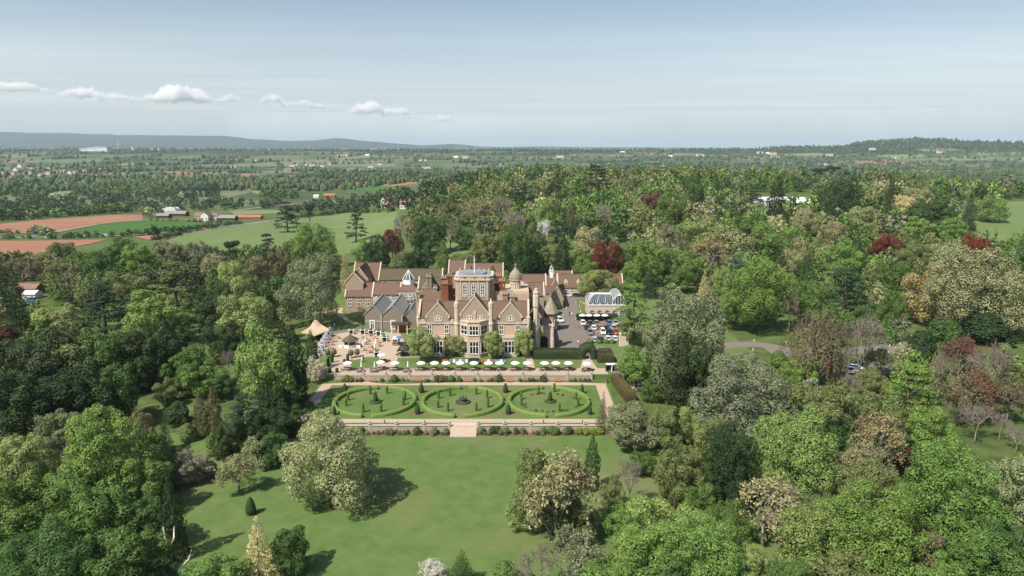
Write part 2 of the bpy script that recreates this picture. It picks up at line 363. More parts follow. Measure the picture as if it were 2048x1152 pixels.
# ------------------------------------------------------------------ terraces, parterre, lawns, paths
ZP, ZL = -1.7, -3.3
leaf_mat("leaf"); leaf_mat("leaf_attr", attr=True); leaf_mat("hedge_leaf", vary=0.28, transl=0.15)
mat("bark", (0.10, 0.080, 0.062), (0.16, 0.130, 0.105), 3.0, rough=0.95, bump=0.4)
mat("pale_bark", (0.22, 0.185, 0.15), (0.30, 0.26, 0.215), 3.0, rough=0.9, bump=0.3)
mat("garden_stone", (0.38, 0.285, 0.215), (0.48, 0.375, 0.29), 1.2, rough=0.9, bump=0.3, c3=(0.33, 0.29, 0.24), scale3=0.5, w3=(0.5, 0.75))
def tile_mat(name, c1, c2, c3, course=0.22):
    m = bpy.data.materials.new(name); m.use_nodes = True; n, l = m.node_tree.nodes, m.node_tree.links
    b = n["Principled BSDF"]; b.inputs["Roughness"].default_value = 0.9; b.inputs["Specular IOR Level"].default_value = 0.2
    geo = n.new("ShaderNodeNewGeometry"); sp = n.new("ShaderNodeSeparateXYZ"); l.new(geo.outputs["Position"], sp.inputs[0])
    ad = n.new("ShaderNodeMath"); ad.operation = 'ADD'; l.new(sp.outputs[0], ad.inputs[0]); l.new(sp.outputs[1], ad.inputs[1])
    cb = n.new("ShaderNodeCombineXYZ"); l.new(ad.outputs[0], cb.inputs[0]); l.new(sp.outputs[2], cb.inputs[1])
    br = n.new("ShaderNodeTexBrick"); br.inputs["Scale"].default_value = 1.0; br.inputs["Brick Width"].default_value = 0.34; br.inputs["Row Height"].default_value = course; br.inputs["Mortar Size"].default_value = 0.02
    br.inputs["Color1"].default_value = _rgb(c1); br.inputs["Color2"].default_value = _rgb(c2); br.inputs["Mortar"].default_value = _rgb([q * 0.6 for q in c1]); l.new(cb.outputs[0], br.inputs["Vector"])
    nz = n.new("ShaderNodeTexNoise"); nz.inputs["Scale"].default_value = 0.45; nz.inputs["Detail"].default_value = 6; nz.inputs["Roughness"].default_value = 0.7; l.new(geo.outputs["Position"], nz.inputs["Vector"])
    mr = n.new("ShaderNodeMapRange"); mr.inputs[1].default_value = 0.38; mr.inputs[2].default_value = 0.68; l.new(nz.outputs[0], mr.inputs[0])
    mx = n.new("ShaderNodeMix"); mx.data_type = 'RGBA'; mx.inputs[7].default_value = _rgb(c3); l.new(mr.outputs[0], mx.inputs[0]); l.new(br.outputs[0], mx.inputs[6]); l.new(mx.outputs[2], b.inputs["Base Color"])
    bp = n.new("ShaderNodeBump"); bp.inputs["Strength"].default_value = 0.4; bp.inputs["Distance"].default_value = 0.05; l.new(br.outputs["Fac"], bp.inputs["Height"]); bp.invert = True; l.new(bp.outputs[0], b.inputs["Normal"])
    MATS[name] = m
tile_mat("wall_stone", (0.43, 0.315, 0.245), (0.56, 0.44, 0.35), (0.33, 0.285, 0.21), course=0.3)
mat("coping", (0.38, 0.32, 0.265), (0.50, 0.435, 0.365), 2.0, rough=0.9, bump=0.2)
mat("steps_stone", (0.45, 0.36, 0.28), (0.56, 0.46, 0.37), 1.6, rough=0.9, bump=0.2)
mat("dark_metal", (0.03, 0.03, 0.03), rough=0.5)
XGL, XGR = -54.0, 27.0       # sides of the parterre
WU, WL = 190.2, 157.4        # planes of the upper and the lower retaining wall
def struct(o): o["kind"] = "structure"; return o
struct(MB().box(XGL, XGR, WL + 0.25, WU + 0.3, -5, ZP).build("parterre_ground", "lawn"))
struct(MB().box(-78, 76, WU + 0.25, 322, -5, 0).build("terrace_ground", "lawn"))
drape("lawn", [(-82, 70), (60, 70), (60, 157.2), (-82, 157.2)], "lawn", 0.05, 8)
def sheet(name, px, m, z, label=None):
    return drape(name, [G(a, b, z) for a, b in px], m, 0, 30, label, flat=z)
def rect(name, x0, x1, y0, y1, m, z): return drape(name, [(x0, y0), (x1, y0), (x1, y1), (x0, y1)], m, 0, 50, None, flat=z)
yp = lambda py, z=ZP: G(1024, py, z)[1]
y_up0, y_up1 = yp(770.5), WU - 1.35
y_lo0, y_lo1 = yp(845.5), yp(838)
rect("path", XGL + 0.6, XGR - 0.6, y_up0, y_up1, "gravel", ZP + 0.012)
rect("path", XGL + 0.6, XGR - 0.6, y_lo0, y_lo1, "gravel", ZP + 0.012)
rect("path", XGL + 0.6, XGL + 3.6, y_lo1 + 0.02, y_up0 - 0.02, "gravel", ZP + 0.012)
rect("path", 23.4, 26.3, y_lo1 + 0.02, y_up0 - 0.02, "gravel", ZP + 0.012)
xs0, xs1 = Xat(901.5, WL, ZP), Xat(953.5, WL, ZP)
rect("path", xs0, xs1, WL + 0.3, y_lo0 - 0.02, "steps_stone", ZP + 0.016)
# beds in a triangle of red soil about the topiary between the rings
for px, py, w in ((843, 784, 4.6), (835, 827, 5.4), (1011, 784, 4.6), (1017, 827, 5.4)):
    x, y = G(px, py, ZP); s = 1 if py < 800 else -1
    drape("flower_bed", [(x - w / 2, y + s * 1.2), (x + w / 2, y + s * 1.2), (x + 0.6, y - s * 0.8), (x - 0.6, y - s * 0.8)], "soil", 0, 9, None, flat=ZP + 0.01)
rect("flower_bed", XGL + 4, xs0 - 0.5, WL - 2.0, WL - 0.35, "soil", ZL + 0.06)
rect("flower_bed", xs1 + 0.5, 24, WL - 2.0, WL - 0.35, "soil", ZL + 0.06)

# walls with piers
def pier_mesh(h, ball):
    b = MB(); b.box(-0.26, 0.26, -0.26, 0.26, 0, h).box(-0.34, 0.34, -0.34, 0.34, h, h + 0.14)
    return b.mesh("pier"), MB().lathe(0, 0, [(0.10, h + 0.16), (0.12, h + 0.26), (0.27, h + 0.36), (0.33, h + 0.52), (0.27, h + 0.68), (0.08, h + 0.78)], 8).mesh("ball", True)
def garden_wall(name, x0, x1, yw, z0, z1, piers, label, ballz):
    r = empty(name, ((x0 + x1) / 2, yw, z0), label, "wall"); cx = (x0 + x1) / 2; h = z1 - z0
    MB().box(x0 - cx, x1 - cx, -0.25, 0.25, -0.6, h - 0.14).build("wall_face", "wall_stone", r)
    MB().box(x0 - cx, x1 - cx, -0.36, 0.36, h - 0.14, h).build("coping", "coping", r)
    pm, bmh = pier_mesh(h + 0.35, ballz)
    for px in piers:
        p = put("pier", pm, "coping", r, (px - cx, -0.06, 0)); put("ball_finial", bmh, "coping", p)
    return r
up = [670, 726.6, 772, 818, 864, 909, 954.7, 1000, 1045, 1090, 1135, 1183]
garden_wall("retaining_wall", Xat(668, WU, 0), Xat(1184, WU, 0), WU, ZP, 0.12, [Xat(p, WU, 0) for p in up], "long stone retaining wall with ball piers below the row of white parasols", True)
garden_wall("retaining_wall", XGL + 2.5, xs0 - 0.2, WL, ZL, ZP + 0.28, [Xat(p, WL, ZP) for p in (684, 739, 793, 847.6)] + [xs0 - 0.3], "low stone wall edging the lawn, from the pale maple to the steps", True)
garden_wall("retaining_wall", xs1 + 0.2, XGR - 0.5, WL, ZL, ZP + 0.28, [xs1 + 0.3] + [Xat(p, WL, ZP) for p in (1008.6, 1061, 1115, 1169)], "low stone wall edging the lawn, from the steps to the rhododendrons", True)
st = empty("garden_steps", ((xs0 + xs1) / 2, WL, ZL), "wide pink stone garden steps leading down to the front lawn", "steps")
nst = 10
for i in range(nst):
    MB().box((xs0 - xs1) / 2, (xs1 - xs0) / 2, 0.25 - 0.30 * (i + 1), 0.29 if i == 0 else 0.25 - 0.30 * i, -0.3, (ZP - ZL) * (1 - i / nst) - 0.004).build("step", "steps_stone", st)
# a bench of red-brown wood against the wall
mat("bench_wood", (0.40, 0.155, 0.075), (0.48, 0.20, 0.10), 3.0, rough=0.7)
def make_bench():
    r = empty("garden_bench", (0, 0, 0), "bench", "bench", "wooden benches along the parterre wall")
    for k in range(3): MB().box(-0.9, 0.9, -0.42 + 0.16 * k, -0.30 + 0.16 * k, 0.42, 0.46).build("seat_slat", "bench_wood", r)
    for k in range(3): MB().box(-0.9, 0.9, 0.09, 0.13, 0.56 + 0.14 * k, 0.66 + 0.14 * k).build("back_slat", "bench_wood", r)
    for s in (-0.84, 0.84):
        MB().box(s - 0.05, s + 0.05, -0.42, -0.32, 0, 0.62).build("leg", "bench_wood", r); MB().box(s - 0.05, s + 0.05, 0.04, 0.14, 0, 0.98).build("leg", "bench_wood", r)
        MB().box(s - 0.05, s + 0.05, -0.45, 0.14, 0.62, 0.68).build("armrest", "bench_wood", r)
    return r
bn = make_bench(); lbs = ["red-brown bench nearest the corner steps of the gravel court", "red-brown bench left of the stone urn table below the terrace wall", "red-brown bench under the middle of the parasol row, behind the fountain ring", "red-brown bench fourth from the court, right of the fountain ring", "red-brown bench farthest right along the terrace wall"]
for i, px in enumerate((745.6, 835.5, 936, 1019, 1115)):
    x, y = Xat(px, WU - 1.0, ZP), WU - 1.0
    o = bn if i == 0 else copy_tree(bn); o.location = (x, y, ZP); o["label"] = lbs[i]
    rect("path", x - 3.0, x + 3.0, y_up1 + 0.01, WU - 0.3, "gravel", ZP + 0.010)
prev = XGL + 3.7
for px in (745.6, 835.5, 936, 1019, 1115, None):
    x = Xat(px, WU - 1, ZP) - 3.05 if px else XGR - 1
    rect("flower_bed", prev, x, y_up1 + 0.03, WU - 0.3, "soil", ZP + 0.012); prev = x + 6.1

# ------------------------------------------------------------------ clipped green: rough surfaces made of small leaves on a body
def leaf_cards(pts, nrm, size, rng, jit=0.6, asp=0.6):
    "quads of about size at pts, facing nrm give or take"
    n = len(pts); N = nrm + jit * rng.normal(size=(n, 3)) * 0.6; N /= np.linalg.norm(N, axis=1, keepdims=True) + 1e-9
    A = np.cross(N, rng.normal(size=(n, 3))); A /= np.linalg.norm(A, axis=1, keepdims=True) + 1e-9; B = np.cross(N, A)
    s = (size * rng.uniform(0.6, 1.35, (n, 1))) / 2; C = pts
    V = np.stack([C - A * s, C - B * s * asp, C + A * s, C + B * s * asp], 1).reshape(-1, 3)
    return V, np.arange(4 * n).reshape(-1, 4)
def surf_sample(V, Fq, n, rng):
    a = V[Fq[:, 0]]; b = V[Fq[:, 1]]; c = V[Fq[:, 2]]; d = V[Fq[:, 3]]
    nr = np.cross(c - a, d - b); ar = np.linalg.norm(nr, axis=1); nr = nr / (ar[:, None] + 1e-9)
    idx = rng.choice(len(Fq), n, p=ar / ar.sum()); u = rng.random((n, 1)); v = rng.random((n, 1))
    p = (1 - u) * (1 - v) * a[idx] + u * (1 - v) * b[idx] + u * v * c[idx] + (1 - u) * v * d[idx]
    return p, nr[idx]
def clipped(name, V, Fq, color, density, size, seed, parent=None):
    rng = np.random.default_rng(seed); V = np.asarray(V, float); Fq = np.asarray(Fq)
    a = V[Fq[:, 0]]; nr = np.cross(V[Fq[:, 2]] - a, V[Fq[:, 3]] - V[Fq[:, 1]]); area = np.linalg.norm(nr, axis=1).sum() / 2
    p, nn = surf_sample(V, Fq, int(area * density), rng)
    LV, LF = leaf_cards(p + nn * rng.uniform(-0.3, 0.6, (len(p), 1)) * size, nn, size, rng, 0.9)
    Vj = V + rng.normal(size=V.shape) * size * 0.15
    me = np_mesh(name, np.concatenate([Vj, LV]), np.concatenate([Fq, LF + len(V)]))
    o = put(name, me, "hedge_leaf", parent); o.color = (*color, 1); return o
def grid_box(x0, x1, y0, y1, z0, z1, st, rnd=0.0):
    "box of quads without bottom; rnd pulls the top edges in"
    faces, verts = [], []
    def face(o, a, b, na, nb):
        k = len(verts)
        for i in range(na + 1):
            for j in range(nb + 1): verts.append(o + a * (i / na) + b * (j / nb))
        for i in range(na):
            for j in range(nb): q = k + i * (nb + 1) + j; faces.append((q, q + nb + 1, q + nb + 2, q + 1))
    X, Y, Z = x1 - x0, y1 - y0, z1 - z0; nx, ny, nz_ = max(1, round(X / st)), max(1, round(Y / st)), max(1, round(Z / st))
    o = np.array([x0, y0, z0], float); ex, ey, ez = np.array([X, 0, 0.]), np.array([0, Y, 0.]), np.array([0, 0, Z])
    face(o, ex, ez, nx, nz_); face(o + ey, ez, ex, nz_, nx); face(o, ez, ey, nz_, ny); face(o + ex, ey, ez, ny, nz_); face(o + ez, ex, ey, nx, ny)
    V = np.array(verts)
    if rnd:
        k = np.clip((V[:, 2] - (z1 - rnd)) / rnd, 0, 1) ** 2
        cx, cy_ = (x0 + x1) / 2, (y0 + y1) / 2
        V[:, 0] -= np.sign(V[:, 0] - cx) * np.minimum(k * rnd * 0.5, abs(V[:, 0] - cx)) * (abs(V[:, 0] - cx) > X / 2 - 1e-3)
        V[:, 1] -= np.sign(V[:, 1] - cy_) * np.minimum(k * rnd * 0.5, abs(V[:, 1] - cy_)) * (abs(V[:, 1] - cy_) > Y / 2 - 1e-3)
    return V, np.array(faces)
def lathe_np(prof, seg):
    V = []; Fq = []
    for r, z in prof:
        for k in range(seg): a = 2 * math.pi * k / seg; V.append((r * math.cos(a), r * math.sin(a), z))
    for j in range(len(prof) - 1):
        for k in range(seg): k2 = (k + 1) % seg; Fq.append((j * seg + k, j * seg + k2, (j + 1) * seg + k2, (j + 1) * seg + k))
    return np.array(V, float), np.array(Fq)

BOX_GREEN = (0.165, 0.240, 0.060)
def ring_hedge(cx, cy_, r, a0, a1, label, seed, w=1.05, h=0.95):
    n = max(6, int(abs(a1 - a0) * r / 0.5)); prof = [(-w / 2, 0), (-w / 2 - 0.03, h * 0.55), (-w / 2 + 0.10, h * 0.92), (-w * 0.2, h), (w * 0.2, h), (w / 2 - 0.10, h * 0.92), (w / 2 + 0.03, h * 0.55), (w / 2, 0)]
    V, Fq = [], []; m = len(prof)
    am = (a0 + a1) / 2; ox, oy = r * math.cos(am), r * math.sin(am)
    for i in range(n + 1):
        a = a0 + (a1 - a0) * i / n
        for q, z in prof: V.append(((r + q) * math.cos(a) - ox, (r + q) * math.sin(a) - oy, z))
    for i in range(n):
        for j in range(m - 1): Fq.append((i * m + j, i * m + j + 1, (i + 1) * m + j + 1, (i + 1) * m + j))
    for e in (0, n):
        b = e * m; q = [(b, b + 1, b + 6, b + 7), (b + 1, b + 2, b + 5, b + 6), (b + 2, b + 3, b + 4, b + 5)]
        Fq += [t if e == n else t[::-1] for t in q]
    Fq = np.array(Fq)[:, ::-1] if a1 > a0 else np.array(Fq)
    V = np.array(V)
    o = clipped("box_hedge", V, Fq, BOX_GREEN, 34, 0.16, seed); o.location = (cx + ox, cy_ + oy, ZP)
    tag(o, label, "hedge", "curved box hedges of the parterre rings")
RINGS = [("left ring", G(750, 804.5, ZP)), ("middle ring round the fountain", G(925, 804.5, ZP)), ("right ring", G(1097.5, 804.5, ZP))]
for i, (nm, (cx, cy_)) in enumerate(RINGS):
    for k, (a0, a1, wh) in enumerate(((4, 84, "far right quarter"), (96, 176, "far left quarter"), (184, 264, "near left quarter"), (276, 356, "near right quarter"))):
        ring_hedge(cx, cy_, 10.35, R(a0), R(a1), f"bright clipped box hedge, {wh} of the {nm}", 10 * i + k)
def ordw(i):
    if i < 20: return ords[i]
    t, u = divmod(i + 1, 10); tens = {2: "twent", 3: "thirt", 4: "fort", 5: "fift"}[t]; return tens + "ieth" if u == 0 else tens + "y-" + ords[u - 1]
ords = ["first", "second", "third", "fourth", "fifth", "sixth", "seventh", "eighth", "ninth", "tenth", "eleventh", "twelfth", "thirteenth", "fourteenth", "fifteenth", "sixteenth", "seventeenth", "eighteenth", "nineteenth", "twentieth"]
def topiary_cone(x, y, z, h, r, label, group, color=(0.040, 0.075, 0.028), seed=0):
    V, Fq = lathe_np([(r * 0.8, 0.12), (r, h * 0.2), (r * 0.98, h * 0.36), (r * 0.78, h * 0.6), (r * 0.48, h * 0.82), (r * 0.2, h * 0.95), (0.02, h)], 14)
    rt = empty("topiary_cone", (x, y, z), label, "topiary", group)
    clipped("clipped_crown", V, Fq, color, 60, 0.14, seed, rt); MB().lathe(0, 0, [(0.09, -0.1), (0.08, 0.3)], 6).build("stem", "bark", rt)
cones = [(690, 786, "beside the far left corner of the left ring"), (669, 830, "at the near left edge of the left ring"), (843, 785, "on red soil at the terrace side between left and middle rings"), (835, 828, "on red soil at the lawn side between left and middle rings"),
         (1011, 785, "on red soil at the terrace side between middle and right rings"), (1016.5, 828, "on red soil at the lawn side between middle and right rings"), (1164, 787, "beside the far right corner of the right ring"), (1180, 829, "at the near right edge of the right ring")]
for i, (px, py, w) in enumerate(cones):
    x, y = G(px, py, ZP); topiary_cone(x, y, ZP, 2.8 if i not in (1, 7) else 2.5, 0.68 if i < 6 and i not in (1,) else 0.52, "dark clipped yew cone " + w, "yew topiary cones of the parterre", seed=40 + i)
for px, py, w in ((751.5, 805, "left"), (1100.5, 804, "right")):
    x, y = G(px, py, ZP); topiary_cone(x, y, ZP + 0.2, 2.9, 0.55, f"dark yew cone at the centre of the {w} parterre ring", "yew topiary cones of the parterre", seed=60)
    V, Fq = lathe_np([(1.5, 0), (1.45, 0.35), (1.1, 0.5), (0.4, 0.45)], 16)
    o = clipped("low_hedge", V, Fq, (0.05, 0.085, 0.03), 40, 0.17, 5); o.location = (x, y, ZP); tag(o, f"low round planting about the cone at the centre of the {w} ring", "planting")
cols = {0: [(900, 440), (1115, 430), (620, 515), (592, 590), (810, 668), (1040, 660), (1345, 510), (1325, 575)], 1: [(1773, 495), (1920, 460), (1768, 610), (1893, 655), (2255, 440), (2395, 490), (2405, 605), (2258, 650)],
        2: [(1133 + 1920, 435), (1335 + 1920, 410), (912 + 1920, 505), (915 + 1920, 580), (1400 + 1920, 655), (1613 + 1920, 510), (1640 + 1920, 590)]}
V, Fq = lathe_np([(0.26, 0.1), (0.29, 0.5), (0.30, 1.6), (0.28, 2.2), (0.18, 2.32), (0.02, 2.36)], 10)
rng0 = clipped("clipped_crown", V, Fq, (0.075, 0.135, 0.032), 80, 0.13, 3); colmesh = rng0.data; bpy.data.objects.remove(rng0)
ords = ["first", "second", "third", "fourth", "fifth", "sixth", "seventh", "eighth", "ninth", "tenth", "eleventh", "twelfth", "thirteenth", "fourteenth", "fifteenth", "sixteenth", "seventeenth", "eighteenth", "nineteenth", "twentieth"]
stem_me = MB().lathe(0, 0, [(0.05, -0.1), (0.05, 0.2)], 6).mesh("stem")
for i in cols:
    lst = sorted(cols[i])
    for k, (a, b) in enumerate(lst):
        x, y = G(600 + a / 6.4, 720 + b / 6.4, ZP); rt = empty("topiary_column", (x, y, ZP), f"slim clipped green column, {ords[k]} from the left inside the {RINGS[i][0]}", "topiary", "slim clipped columns inside the parterre rings")
        c = put("clipped_crown", colmesh, "hedge_leaf", rt); c.color = (0.085, 0.155, 0.034, 1); put("stem", stem_me, "bark", rt); rt.rotation_euler[2] = k * 1.3; rt.scale = (1, 1, 0.92 + 0.05 * (k % 4))
# fountain
fx, fy = G(926, 805, ZP)
fo = empty("fountain", (fx, fy, ZP), "dark stone fountain in the middle parterre ring", "fountain")
mat("wet_stone", (0.06, 0.055, 0.05), (0.13, 0.12, 0.105), 4.0, rough=0.7, bump=0.4)
MB().lathe(0, 0, [(1.35, 0), (1.4, 0.35), (1.2, 0.38), (1.15, 0.2)], 16).build("basin", "wet_stone", fo)
MB().lathe(0, 0, [(0.35, 0.2), (0.25, 0.8), (0.75, 1.0), (0.8, 1.1), (0.2, 1.08), (0.16, 1.5), (0.45, 1.65), (0.1, 1.7), (0.12, 2.0), (0.02, 2.15)], 10).build("pedestal", "wet_stone", fo)
for s in (-0.75, 0.75): MB().lathe(s, 0.1, [(0.28, 0.2), (0.2, 0.9), (0.27, 1.25), (0.12, 1.6), (0.17, 1.75), (0.02, 1.9)], 7).build("figure", "wet_stone", fo)
V, Fq = lathe_np([(1.95, 0), (1.9, 0.3), (1.5, 0.42), (1.42, 0.2)], 18)
o = clipped("low_hedge", V, Fq, (0.05, 0.085, 0.03), 40, 0.17, 6); o.location = (fx, fy, ZP); tag(o, "low dark planting round the fountain basin", "planting")
# posts of the lower path
for i, px in enumerate((769, 849, 1008, 1087, 1165)):
    x = Xat(px, y_lo0 - 0.3, ZP); o = MB().box(-0.09, 0.09, -0.09, 0.09, -0.1, 0.7).lathe(0, 0, [(0.14, 0.7), (0.14, 0.8), (0.03, 0.86)], 8).build("path_light", "dark_metal", loc=(x, y_lo0 - 0.25, ZP))
    tag(o, f"short dark path light, {ords[i]} from the left along the lower gravel path", "light", "path lights on the parterre edge")

# ------------------------------------------------------------------ terrace round the house
sheet("paving", [(640, 748), (655, 736.5), (1212, 736.5), (1216, 748)], "gravel", 0.012)
sheet("gravel_court", [(655, 737), (668, 721), (668, 709), (616, 714), (630, 703), (662, 668), (690, 665), (735, 663), (800, 666), (812, 690), (797, 712), (788, 737)], "gravel", 0.016)
sheet("lawn_panel", [(702, 736), (701, 722), (735, 713.5), (759, 712.8), (754, 736)], "lawn", 0.03)
sheet("path", [(1053, 714), (1062, 712), (1068, 725), (1070, 738), (1053, 738)], "gravel", 0.02)
sheet("path", [(1166, 717), (1181, 717), (1195, 737), (1213, 748), (1170, 748), (1160, 737)], "gravel", 0.02)
sheet("path", [(590, 630), (686, 615), (684, 624), (700, 640), (724, 648), (722, 652), (695, 645), (676, 630), (676, 621), (592, 636)], "gravel", 0.016)
sheet("path", [(640, 659), (690, 660), (735, 655), (735, 664), (690, 665), (640, 664)], "asphalt", 0.02)
sheet("drive", [(1100, 717), (1106, 682), (1115, 645), (1127, 614), (1121, 592), (1195, 587), (1195, 597), (1152, 600), (1158, 622), (1156, 641), (1246, 641), (1252, 684), (1204, 691), (1232, 712), (1252, 760), (1226, 760), (1215, 722), (1185, 705)], "asphalt", 0.012)
sheet("lawn_panel", [(1172, 683), (1236, 681), (1236, 690), (1195, 692), (1172, 690)], "lawn", 0.03)
sheet("gravel_court", [(1210, 760), (1245, 755), (1300, 757), (1340, 755), (1345, 775), (1262, 778), (1270, 800), (1225, 800)], "gravel", 0.014) if False else None
drape("gravel_court", [GT(1244, 757), GT(1332, 755), GT(1336, 778), GT(1262, 782)], "gravel", 0.12, 3)
mat("white_paint", (0.74, 0.73, 0.70), (0.80, 0.79, 0.77), 2.0, rough=0.6)
# ------------------------------------------------------------------ buildings
tile_mat("red_tiles", (0.155, 0.088, 0.065), (0.205, 0.120, 0.090), (0.142, 0.110, 0.084))
tile_mat("brown_tiles", (0.165, 0.092, 0.062), (0.20, 0.118, 0.080), (0.125, 0.105, 0.070))
tile_mat("moss_tiles", (0.120, 0.090, 0.062), (0.15, 0.108, 0.072), (0.085, 0.088, 0.050))
tile_mat("grey_slates", (0.27, 0.28, 0.285), (0.33, 0.335, 0.335), (0.24, 0.25, 0.235))
tile_mat("ashlar", (0.55, 0.405, 0.285), (0.62, 0.475, 0.35), (0.48, 0.355, 0.255), course=0.45)
tile_mat("rubble", (0.39, 0.298, 0.215), (0.48, 0.375, 0.28), (0.34, 0.265, 0.195), course=0.32)
tile_mat("grey_rubble", (0.265, 0.215, 0.165), (0.33, 0.27, 0.21), (0.23, 0.19, 0.15), course=0.32)
tile_mat("brick", (0.29, 0.105, 0.055), (0.36, 0.145, 0.078), (0.23, 0.095, 0.055), course=0.12)
tile_mat("stone_tiles", (0.33, 0.275, 0.215), (0.40, 0.34, 0.27), (0.27, 0.235, 0.18))
mat("dressed", (0.50, 0.405, 0.305), (0.60, 0.50, 0.395), 1.5, rough=0.85, bump=0.15, c3=(0.47, 0.41, 0.33), scale3=0.6, w3=(0.5, 0.75))
mat("window_stone", (0.66, 0.60, 0.52), (0.74, 0.69, 0.61), 2.0, rough=0.8)
mat("lead", (0.20, 0.215, 0.235), (0.29, 0.305, 0.32), 1.0, rough=0.6)
mat("timber_dark", (0.05, 0.038, 0.03), (0.08, 0.06, 0.045), 2.0, rough=0.8)
glass_mat("window_glass", (0.012, 0.016, 0.020)); glass_mat("roof_glass", (0.045, 0.065, 0.08), 0.3)
WIN = {}
def window(parent, x, y, z, w, h, lights=2, rows=(0.55,), rz=0.0, arch=False, frame="window_stone", bar="white_paint", t=0.17):
    "a framed window with bars; x, y, z its sill centre on the wall face; the outside is local -y"
    key = (round(w, 2), round(h, 2), lights, rows, arch, frame, bar)
    if key not in WIN:
        f = MB(); hw = w / 2; d0, d1 = -0.16, 0.05; b = 0.10
        f.box(-hw - t, -hw, d0, d1, -t, h + (0 if arch else t)); f.box(hw, hw + t, d0, d1, -t, h + (0 if arch else t)); f.box(-hw, hw, d0 - 0.06, d1, -t, 0)
        if arch:
            k = 8; pr = [(hw * math.cos(math.pi * i / k), h + hw * math.sin(math.pi * i / k)) for i in range(k + 1)]; po = [((hw + t) * math.cos(math.pi * i / k), h + (hw + t) * math.sin(math.pi * i / k)) for i in range(k + 1)]
            for i in range(k): f.prism([(pr[i][0], d1, pr[i][1]), (po[i][0], d1, po[i][1]), (po[i + 1][0], d1, po[i + 1][1]), (pr[i + 1][0], d1, pr[i + 1][1])], (0, d0 - d1, 0))
        else: f.box(-hw, hw, d0, d1, h, h + t)
        m = MB(); bw = 0.085
        for i in range(1, lights): xx = -hw + w * i / lights; m.box(xx - bw, xx + bw, -0.10, 0.0, 0, h + (hw * 0.85 if arch else 0))
        for q in rows: m.box(-hw, hw, -0.09, 0.0, h * q - bw, h * q + bw)
        m.box(-hw, -hw + bw, -0.11, 0, 0, h).box(hw - bw, hw, -0.11, 0, 0, h).box(-hw + bw, hw - bw, -0.11, 0, 0, bw).box(-hw + bw, hw - bw, -0.11, 0, h - bw, h)
        g = MB(); pts = [(-hw, -0.025, 0), (hw, -0.025, 0), (hw, -0.025, h)] + ([(hw * math.cos(math.pi * i / 8), -0.025, h + hw * math.sin(math.pi * i / 8)) for i in range(1, 8)] if arch else []) + [(-hw, -0.025, h)]
        g.poly(pts); WIN[key] = (f.mesh("window"), m.mesh("glazing_bars"), g.mesh("pane"))
    fm, mm, gm = WIN[key]
    o = put("window", fm, frame, parent, (x, y, z)); o.rotation_euler[2] = rz
    put("glazing_bars", mm, bar, o); put("pane", gm, "window_glass", o)
    return o
def roof_slabs(parent, x0, x1, y0, y1, ze, zr, axis, m, over=0.35, name="roof", th=0.16):
    "two slopes: ridge along axis x or y"
    if axis == 'x':
        ym = (y0 + y1) / 2; k = (zr - ze) / (ym - y0)
        for s, ya in ((1, y0), (-1, y1)):
            yo = ya - s * over; zo = ze - over * k
            MB().prism([(x0 - 0.1, yo, zo), (x1 + 0.1, yo, zo), (x1 + 0.1, ym, zr), (x0 - 0.1, ym, zr)] if s > 0 else [(x1 + 0.1, yo, zo), (x0 - 0.1, yo, zo), (x0 - 0.1, ym, zr), (x1 + 0.1, ym, zr)], (0, 0, th)).build(name, m, parent)
        MB().box(x0 - 0.12, x1 + 0.12, ym - 0.14, ym + 0.14, zr + th * 0.7, zr + th + 0.12).build("ridge", m, parent)
    else:
        xm = (x0 + x1) / 2; k = (zr - ze) / (xm - x0)
        for s, xa in ((1, x0), (-1, x1)):
            xo = xa - s * over; zo = ze - over * k
            MB().prism([(xo, y1 + 0.1, zo), (xo, y0 - 0.1, zo), (xm, y0 - 0.1, zr), (xm, y1 + 0.1, zr)] if s > 0 else [(xo, y0 - 0.1, zo), (xo, y1 + 0.1, zo), (xm, y1 + 0.1, zr), (xm, y0 - 0.1, zr)], (0, 0, th)).build(name, m, parent)
        MB().box(xm - 0.14, xm + 0.14, y0 - 0.12, y1 + 0.12, zr + th * 0.7, zr + th + 0.12).build("ridge", m, parent)
